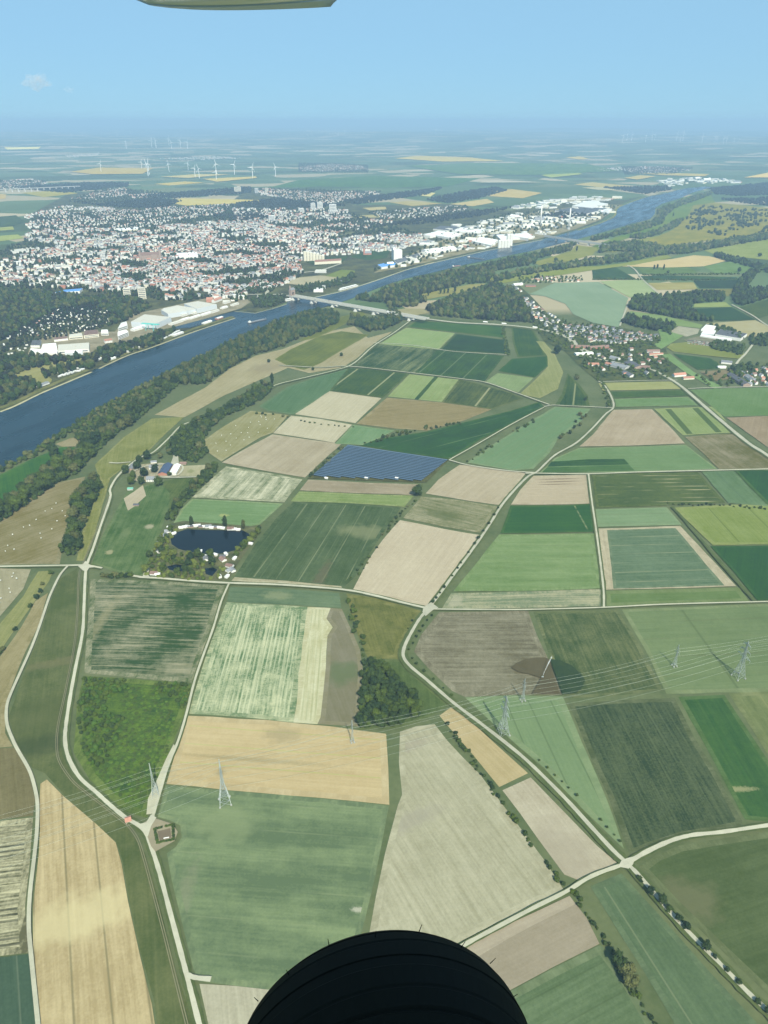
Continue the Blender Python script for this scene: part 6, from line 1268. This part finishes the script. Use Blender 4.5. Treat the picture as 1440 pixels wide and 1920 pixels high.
# solar park
def solar_park():
    TL, TR, BR, BL = (652,836), (841,864), (791,904), (583,895)
    P = [G(*q) for q in (TL, TR, BR, BL)]; poly = [tuple(q[:2]) for q in P]
    d = (P[1] - P[0]).normalized(); n = Vector((d.y, -d.x, 0))
    if n.dot(P[2] - P[1]) < 0: n = -n
    t = NT('solar_cells'); co = t.n('ShaderNodeTexCoord').outputs['Object']
    nz = t.noise(co, .03, 3)
    t.bsdf(t.mix(t.rng(nz, .3, .7), (.055, .088, .128), (.066, .100, .142)), .28, .5)
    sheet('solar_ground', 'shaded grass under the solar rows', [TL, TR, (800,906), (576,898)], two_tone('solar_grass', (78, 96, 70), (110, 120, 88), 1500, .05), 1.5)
    depth = max(n.dot(q - P[0]) for q in P); sp = 7.0; k = 0; y = 1.5
    ang = math.atan2(d.y, d.x)
    while y < depth - 4:
        us = []
        for i in range(4):
            a, b = P[i], P[(i + 1) % 4]; fa, fb = n.dot(a - P[0]) - y - 3, n.dot(b - P[0]) - y - 3
            if fa * fb < 0: us.append(d.dot(a.lerp(b, fa / (fa - fb)) - P[0]))
        if len(us) == 2:
            u0, u1 = min(us) + 1, max(us) - 1
            if u1 - u0 > 15:
                c = P[0] + d * (u0 + u1) / 2 + n * (y + 3); L = u1 - u0
                e = empty('solar_row', (c.x, c.y, 1.6), f'{ORD[k] if k < 20 else "far " + str(k)} row of blue solar panels counted from the back fence' if k < 20 else f'{ORD[k - 20]} row of blue solar panels after the twentieth from the back fence', 'solar panels', 'rows of the solar park', ang)
                s = -1 if n.dot(Vector((-d.y, d.x, 0))) < 0 else 1
                m = MB(); w_, th = 3.5, R_(8); y0, y1, z0, z1 = -w_ * s, w_ * s, 1.5, 1.5 + 2 * w_ * math.sin(th)
                V = [(-L / 2, y0, z0), (L / 2, y0, z0), (L / 2, y1, z1), (-L / 2, y1, z1)]
                V += [(a, b, c_ - .12) for a, b, c_ in V]
                m.add(V, [(0, 1, 2, 3) if s > 0 else (3, 2, 1, 0), (7, 6, 5, 4) if s > 0 else (4, 5, 6, 7), (0, 4, 5, 1), (1, 5, 6, 2), (2, 6, 7, 3), (3, 7, 4, 0)])
                m.build('panel_table', t.m, e)
                f = MB()
                for i in range(int(L / 9) + 1):
                    x = -L / 2 + 1 + i * (L - 2) / max(1, int(L / 9))
                    f.bar((x, y0 * .5, 0), (x, y0 * .5, z0 + .3), .12); f.bar((x, y1 * .6, 0), (x, y1 * .6, z1 - .5), .12)
                f.build('frame', STEEL, e)
        y += sp; k += 1
    for x, lab in ((612, 'first'), (687, 'second'), (744, 'third')):
        q = G(x, 899); gable('transformer_hut', q.x, q.y, 6, 3, 2.6, .5, 'white', 'white', ang, f'{lab} white transformer hut along the front of the solar park', 'hut', z=1.6)
solar_park()
# bridges
DECK = plain('bridge_concrete', (.40, .40, .37), var=.1)
def bridge(a, b, z, width, piers, label, cars=0, deck_t=2.2, twin=0.0, mat=None, parapet=1.0):
    A, B = G(*a, z), G(*b, z); d = (B - A); L = d.length; c = (A + B) / 2
    e = empty('bridge', (c.x, c.y, 0), label, 'bridge', None, math.atan2(d.y, d.x))
    for s in ((-twin, twin) if twin else (0,)):
        m = MB(); m.box((0, s, z), (L, width, deck_t)); m.build('deck', mat or DECK, e)
        m = MB(); m.box((0, s, z + deck_t / 2 + .03), (L, width - 2.4, .06)); m.build('roadway', ASPH, e)
        for q in (-1, 1):
            m = MB(); m.box((0, s + q * (width / 2 - .3), z + deck_t / 2 + parapet / 2 + .08), (L, .4, parapet)); m.build('parapet', WALLS['grey'], e)
        for k in piers:
            x = -L / 2 + L * k; m = MB(); m.box((x, s, (z - deck_t / 2) / 2), (7, width * .7, z - deck_t / 2 - .05)); m.box((x, s, 1.5), (11, width * 1.1, 5)); m.build('pier', WALLS['white'] if twin else WALLS['grey'], e)
            m = MB()
            for q in (-1, 1): m.add([(x - 3, s - width * .3, z - 1.2), (x + q * 26, s - width * .3, z - 1.2), (x, s - width * .3, z - 8), (x - 3, s + width * .3, z - 1.2), (x + q * 26, s + width * .3, z - 1.2), (x, s + width * .3, z - 8)], [(0, 1, 2), (5, 4, 3), (0, 3, 4, 1), (1, 4, 5, 2)])
            if twin: m.build('arch_haunch', DECK, e)
    return e, A, B
be, BA, BB = bridge((542,553), (800,598), 14, 12, (.05, .20, .36, .53, .66, .78, .9), 'long twin deck road bridge across the river', twin=10)
def gate():
    p = G(548, 554.5, 14); e = empty('bridge_gate_tower', (p.x, p.y, 6), 'stone gate tower with steep roof at the town end of the bridge', 'tower', None, be.rotation_euler.z)
    for s in (-11, 11):
        m = MB(); m.box((0, s * .75, 15), (11, 6, 30)); m.build('pillar', WALLS['brown'], e)
    m = MB(); m.box((0, 0, 26), (11, 10.4, 8)); m.build('arch_storey', WALLS['brown'], e)
    m = MB(); m.add([(-6, -12, 30.1), (6, -12, 30.1), (6, 12, 30.1), (-6, 12, 30.1), (-1, -9, 38), (1, -9, 38), (1, 9, 38), (-1, 9, 38)], [(0, 1, 5, 4), (1, 2, 6, 5), (2, 3, 7, 6), (3, 0, 4, 7), (4, 5, 6, 7), (3, 2, 1, 0)]); m.build('roof', ROOFS['grey'], e)
    m = MB(); m.box((0, -10, 34), (4.5, 4.5, 16)); m.bar((0, -10, 42), (0, -10, 48), 2.6, 4, r2=.2); m.build('turret', WALLS['brown'], e)
gate()
bridge((1022,443), (1150,462), 14, 12, (.18, .33, .50, .66, .82), 'grey railway bridge over the far bend of the river', deck_t=6, parapet=3.5)
p1 = bridge((-40,357), (150,349), 26, 18, [k / 16 for k in range(1, 16)], 'long motorway viaduct on many pillars beyond the town', deck_t=3)
sheet('embankment', 'grassy highway embankment', [(786,590),(810,595),(880,603),(960,609),(1010,616),(1012,622),(950,614),(880,608),(800,601)], VERGE, 1.9)
# boats
def barge(x0, y0, x1, y1, wd, label, hold, bow=1, wheel='white'):
    A, B = G(x0, y0), G(x1, y1); c = (A + B) / 2; d = B - A; L = d.length
    e = empty('barge', (c.x, c.y, .9), label, 'boat', None, math.atan2(d.y, d.x))
    h = L / 2; w_ = wd / 2
    out = [(-h, -w_ * .8), (h * .8, -w_), (h * .93, -w_ * .7), (h, 0), (h * .93, w_ * .7), (h * .8, w_), (-h, w_ * .8)]
    m = MB(); m.prism(out, -.5, 2.2); m.build('hull', ROOFS['dark'], e)
    m = MB(); m.box((h * .05, 0, 2.7), (L * .68, wd * .74, 1.0)); m.build('cargo_hatch', hold, e)
    m = MB(); m.box((-h * .82, 0, 4.0), (L * .1, wd * .7, 3.6)); m.box((-h * .80, 0, 6.6), (L * .05, wd * .45, 1.8)); m.build('wheelhouse', WALLS[wheel], e)
    m = MB(); m.bar((h * .9, 0, 2), (h * .9, 0, 7), .2); m.build('mast', WALLS['white'], e)
    return e
barge(465, 607, 500, 599, 11, 'grey barge with white wheelhouse below the bridge', ROOFS['grey'])
barge(876, 483, 908, 487, 11, 'dark barge along the wooded bank upstream', ROOFS['dark'])
barge(848, 501, 864, 499, 13, 'short barge with red deck near the wooded bank', ROOFS['red'])
def liner(x0, y0, x1, y1, label):
    A, B = G(x0, y0), G(x1, y1); c = (A + B) / 2; d = B - A; L = d.length
    e = empty('passenger_ship', (c.x, c.y, .9), label, 'ship', None, math.atan2(d.y, d.x))
    h = L / 2; m = MB(); m.prism([(-h, -5), (h * .85, -5.5), (h, 0), (h * .85, 5.5), (-h, 5)], -.5, 2.4); m.build('hull', WALLS['white'], e)
    m = MB(); m.box((-h * .05, 0, 4.6), (L * .82, 9.4, 4.2)); m.build('cabin_deck', WALLS['white'], e)
    for s in (-1, 1): m = MB(); m.box((-h * .05, s * 4.75, 4.9), (L * .78, .2, 1.4)); m.build('window_band', GLASS, e)
    m = MB(); m.box((-h * .05, 0, 6.9), (L * .8, 9, .3)); m.build('roof', ROOFS['white'], e)
liner(636, 545, 672, 536, 'long white passenger ship moored at the quay above the bridge'); 
for i, (x, y) in enumerate([(540,564),(548,562),(557,562)]):
    A = G(x - 4, y + 1); B = G(x + 4, y - 1); liner(x - 5, y + 1, x + 5, y - 1, f'{ORD[i]} small white boat moored under the gate tower')
# vehicles
PAINT = {'white': plain('white_paint', (.8, .8, .78), .3, .5, .03), 'dark': plain('dark_paint', (.06, .07, .09), .3, .5), 'red': plain('red_paint', (.45, .05, .04), .3, .5), 'silver': plain('silver_paint', (.5, .52, .54), .3, .5)}
def truck(p, ang, label, L=14.0, z=0.0):
    e = empty('truck', (p.x, p.y, z), label, 'truck', 'trucks on the highway', ang)
    m = MB(); m.box((-1.2, 0, 2.4), (L - 3, 2.6, 2.9)); m.build('trailer', PAINT['white'], e)
    m = MB(); m.box((L / 2 - 1.2, 0, 1.9), (2.3, 2.5, 2.6), taper=.92); m.build('driver_cab', PAINT['white'], e)
    for x in (-L * .38, -L * .28, L * .38): m = MB(); m.bar((x, -1.25, .5), (x, 1.25, .5), .5, 10); m.build('wheel', ROOFS['dark'], e)
def car(p, ang, label, col, z=0.0, grp=None):
    e = empty('car', (p.x, p.y, z), label, 'car', grp, ang)
    m = MB(); m.box((0, 0, .65), (4.4, 1.8, .7)); m.build('body', PAINT[col], e)
    m = MB(); m.box((-.2, 0, 1.2), (2.3, 1.6, .55), taper=.82); m.build('cabin', GLASS, e)
    for x in (-1.4, 1.4): m = MB(); m.bar((x, -.92, .33), (x, .92, .33), .33, 10); m.build('wheel', ROOFS['dark'], e)
hw_ = (G(1000, 616) - G(880, 606)); ha = math.atan2(hw_.y, hw_.x)
for x, y, l in ((910,606,'first white truck on the highway beside the wood'), (945,609,'second white truck on the highway beside the wood'), (1003,616,'third white truck on the highway by the village')): truck(G(x, y), ha, l, 16, zr[0])
dB = (BB - BA); da = math.atan2(dB.y, dB.x); nB = Vector((-dB.y, dB.x, 0)).normalized()
for i, (k, s, cc) in enumerate([(.1, 8, 'white'), (.22, -8, 'dark'), (.3, 12, 'red'), (.41, -11, 'white'), (.55, 8, 'silver'), (.63, -8, 'white'), (.72, 12, 'dark'), (.85, -12, 'white')]):
    q = BA.lerp(BB, k) + nB * s; car(q, da, f'{ORD[i]} car on the road bridge counted from the gate tower, {cc}', cc, 15.2, 'cars on the bridge')
q = BA.lerp(BB, .76) - nB * 9; truck(q, da, 'white truck crossing the road bridge near the woods', 16, 15.2)
for i in range(60):
    a, b = i % 20, i // 20; x = 1290 + a * 2.5; y = 639 + b * 3.0 + a * .25
    cc = rb.choice(['white', 'dark', 'silver', 'red', 'silver']); car(G(x, y), .3 + rb.uniform(-.1, .1), f'{cc} car in the car park of the market hall', cc, 1.0, f'{cc} cars of the car park')
# wind turbines
TW = plain('turbine_white', (.82, .83, .82), .5, .3, .02)
def turbine_proto(seed):
    rnd = random.Random(seed)
    a = MB(); a.bar((0, 0, 0), (0, 0, 100), 3.2, 10, r2=2.1)
    b = MB(); b.box((0, 0, 101.5), (4.4, 9, 4.4))
    out = [('tower', a), ('nacelle', b)]
    r0 = rnd.uniform(0, 2)
    for k in range(3):
        t = r0 + k * 2.094; c = MB(); dx, dz = math.sin(t), math.cos(t)
        P = [Vector((dx * q - dz * w_, -5.2 + o, 101.5 + dz * q + dx * w_)) for q, w_, o in ((1, -1.4, .4), (1, 1.4, -.4), (12, 2.8, -.5), (52, .5, -.1), (52, -.3, .1), (12, -1.2, .5))]
        V = P + [p + Vector((0, 1.0, 0)) for p in P]
        c.add(V, [(0, 1, 2, 3, 4, 5), (11, 10, 9, 8, 7, 6)] + [(i, i + 6, (i + 1) % 6 + 6, (i + 1) % 6) for i in range(6)]); out.append(('blade', c))
    res = []
    for nm, m in out:
        me = bpy.data.meshes.new(nm); me.from_pydata([tuple(v) for v in m.V], [], m.F); me.materials.append(TW); me.update(); res.append((nm, me))
    return res
TP = [turbine_proto(i) for i in range(5)]
def turbine(x, yb, yh, label, grp, i):
    p = G(x, yb); r = ray(x, yh); d = math.hypot(p.x, p.y); k = d / math.hypot(r.x, r.y); zt = ALT + r.z * k
    s = max((zt - p.z) / 101.5, .5) * .96
    e = empty('wind_turbine', (p.x, p.y, p.z - 1), label, 'wind turbine', grp, rt.uniform(-.5, .5)); e.scale = (max(s, 1.0) * .85, max(s, 1.0) * .85, s)
    for nm, me in TP[i % 5]: o = bpy.data.objects.new(nm, me); o.parent = e; C.objects.link(o)
NEAR = [(190,323,306),(266,317,303),(278,331,307),(280,328,305),(317,322,306),(353,319,305),(366,333,314),(374,335,315),(406,338,321),(406,328,306),(440,328,307),(474,334,312),(517,331,312)]
MIDT = [(237,278,265),(285,277,262),(293,278,263),(317,273,259),(322,279,266),(339,277,262),(352,279,265)]
RGT = [(1167,267,253),(1175,264,251),(1184,264,251),(1210,266,253),(1222,265,251),(1227,263,252),(1268,263,249),(1275,267,256),(1280,264,247),(1316,268,254),(1340,267,255),(1344,266,255),(1356,270,257),(1361,270,258),(1376,268,258),(1385,266,260)]
FARC = [(577,255,244),(585,256,245),(597,256,245),(604,255,244),(612,256,245),(618,255,245),(628,256,245),(634,255,245),(646,254,244),(681,253,244),(758,254,246),(817,253,243),(828,253,244),(860,253,244),(868,253,244)]
FARL = [(134,258,250),(155,257,248),(162,258,250),(190,256,247),(220,256,247),(246,255,248)]
for lst, grp, nm in ((NEAR, 'wind turbines above the town', 'white wind turbine above the town'), (MIDT, 'wind turbines behind the first group', 'smaller white wind turbine behind the near group'), (RGT, 'wind turbines beyond the river bend', 'white wind turbine on the plain beyond the river bend'), (FARC, 'faint wind turbines on the middle horizon', 'faint wind turbine on the middle of the horizon'), (FARL, 'faint wind turbines over the town', 'faint wind turbine on the horizon over the town')):
    for i, (x, b, h) in enumerate(lst): turbine(x, b, h, f'{ORD[i]} {nm} counted from the viaduct side', grp, i + len(nm))
# ------------------------------------------------------------------ the aeroplane the view is from
PW = plain('white_aircraft_paint', (.78, .80, .80), .12, .6, .03); POL = plain('grey_fairing', (.56, .64, .78), .4, .4, .03)
RUB = plain('tyre_rubber', (.007, .009, .0085), .8, .12, .1); ALU = plain('wheel_alloy', (.3, .31, .31), .35, .5, metal=.7)
def aeroplane():
    e = empty('aeroplane', (0, 0, ALT), 'high wing light aeroplane whose wing tip and black tyre frame the view', 'aeroplane')
    m = MB(); sec = []
    prof = [(-6.2, .12, .25), (-4.5, .30, .45), (-2.5, .48, .62), (-1.6, .60, .72), (1.3, .62, .72), (2.2, .55, .55), (3.0, .35, .35)]
    for x, hw, hh in prof:
        sec.append([(x, -1.05 + hw * math.copysign(abs(math.cos(a)) ** .5, math.cos(a)), -.28 + hh * math.copysign(abs(math.sin(a)) ** .6, math.sin(a))) for a in [2 * math.pi * k / 20 for k in range(20)]])
    for k in range(len(sec)): m.V += sec[k]
    for k in range(len(sec) - 1):
        for i in range(20): m.F.append((k * 20 + i, k * 20 + (i + 1) % 20, (k + 1) * 20 + (i + 1) % 20, (k + 1) * 20 + i)); m.M.append(0)
    m.add(sec[0], [tuple(range(20))]); m.add(sec[-1], [tuple(range(19, -1, -1))])
    m.build('fuselage', PW, e, True)
    # wing: stations from root to tip (y, lead x, trail x, z)
    def wing(sts, name, mat):
        w_ = MB(); N = 12; rings = []
        for y, xl, xt, z, th in sts:
            rg = []
            for k in range(N): # upper then lower
                t = k / (N - 1); x = xl + (xt - xl) * t; rg.append((x, y, z + th * (1.6 * math.sqrt(t + .002) * (1 - t) + .02)))
            for k in range(N - 2, 0, -1):
                t = k / (N - 1); x = xl + (xt - xl) * t; rg.append((x, y, z - th * .75 * (1.25 * math.sqrt(t) * (1 - t) + .0)))
            rings.append(rg)
        K = len(rings[0])
        for rg in rings: w_.V += rg
        for k in range(len(rings) - 1):
            for i in range(K): w_.F.append((k * K + i, k * K + (i + 1) % K, (k + 1) * K + (i + 1) % K, (k + 1) * K + i)); w_.M.append(0)
        w_.add(rings[-1], [tuple(range(K))]); w_.add(rings[0], [tuple(range(K - 1, -1, -1))])
        return w_.build(name, mat, e, True)
    wing([(-1.1, -1.50, .05, .50, .16), (3.2, -1.48, -.10, .60, .15), (4.93, -1.46, -.245, .625, .11), (5.02, -1.43, -.26, .609, .10)], 'wing', PW)
    wing([(5.03, -1.435, -.255, .604, .108), (5.06, -1.41, -.268, .600, .098), (5.12, -1.33, -.292, .592, .075), (5.17, -1.22, -.31, .583, .045)], 'wing_tip', POL)
    m = MB(); m.bar((-.1, -.6, -.9), (-.03, .66, -1.27), .05, 8, r2=.032); m.build('gear_leg', PW, e, True)
    # the wheel: axle sideways, leaning as an unloaded wheel does
    wv = bpy.data.objects.new('wheel', None); C.objects.link(wv); wv.parent = e
    wv.location = WHEEL_LOC; wv.rotation_euler = WHEEL_ROT
    R, W = .222, .088; rim = .085
    P = [(rim, -.062), (rim + .02, -.07), (.15, -W), (.178, -W * .985), (.196, -W * .90), (.2062, -W * .755), (.2052, -W * .74), (.2052, -W * .715), (.2098, -W * .685), (.2172, -W * .46), (.2166, -W * .445), (.2166, -W * .42), (.2184, -W * .395), (.222, -W * .10), (.2208, -W * .08), (.2208, W * .08), (.222, W * .10)]
    P = P + [(r, -y) for r, y in P[::-1][2:]]
    t = MB(); S = 96; K = len(P)
    for s in range(S):
        a = 2 * math.pi * s / S
        for r, y in P: t.V.append((r * math.cos(a), y, r * math.sin(a)))
    for s in range(S):
        for k in range(K - 1):
            t.F.append((s * K + k, s * K + k + 1, ((s + 1) % S) * K + k + 1, ((s + 1) % S) * K + k)); t.M.append(0)
    ty = t.build('tyre', RUB, wv)
    t = MB(); t.bar((0, -.055, 0), (0, .055, 0), rim + .004, 32); t.bar((0, -.085, 0), (0, .085, 0), .03, 16); t.build('hub', ALU, wv)
    for i in range(9):
        a = R_(90 - 72 + i * 18); h = MB(); y = .05 + .01 * (i % 2)
        b0 = Vector((.2125 * math.cos(a), y, .2125 * math.sin(a))); h.bar(b0, b0 * 1.045 + Vector((.002, 0, 0)), .0008, 5, r2=.0004)
        h.build('rubber_hair', RUB, wv)
aeroplane()
# the two little fair weather clouds
def cloud(x, y, dist, size, label, seed, dens):
    r = ray(x, y).normalized(); p = Vector((0, 0, ALT)) + r * dist; rnd = random.Random(seed); m = MB()
    t = NT('cloud_vapour'); nz = t.noise(t.n('ShaderNodeTexCoord').outputs['Object'], 1 / (size * .35), 4)
    pv = t.n('ShaderNodeVolumePrincipled', {'Color': (.95, .95, .95, 1), 'Density': t.rng(nz, .35, .75, 0, dens)}); t.t.links.new(pv.outputs[0], t.out.inputs[1])
    bmx = bpy.data.meshes.new('cloud'); V, Fq = [], []
    import bmesh
    b = bmesh.new(); bmesh.ops.create_icosphere(b, subdivisions=3, radius=1)
    for v in b.verts:
        k = 1 + .3 * math.sin(v.co.x * 4 + seed) * math.sin(v.co.z * 5) + .15 * math.sin(v.co.y * 9 + v.co.x * 7)
        v.co = Vector((v.co.x * size * k, v.co.y * size * .6 * k, v.co.z * size * .55 * k))
    b.to_mesh(bmx); b.free(); bmx.materials.append(t.m); o = bpy.data.objects.new('cloud', bmx); C.objects.link(o); o.location = p
    struct(o, label, 'stuff')
cloud(68, 152, 30000, 430, 'small pale cloud in the hazy sky', 2, .0022)
cloud(129, 169, 30000, 170, 'smaller faint cloud in the hazy sky', 5, .0016)
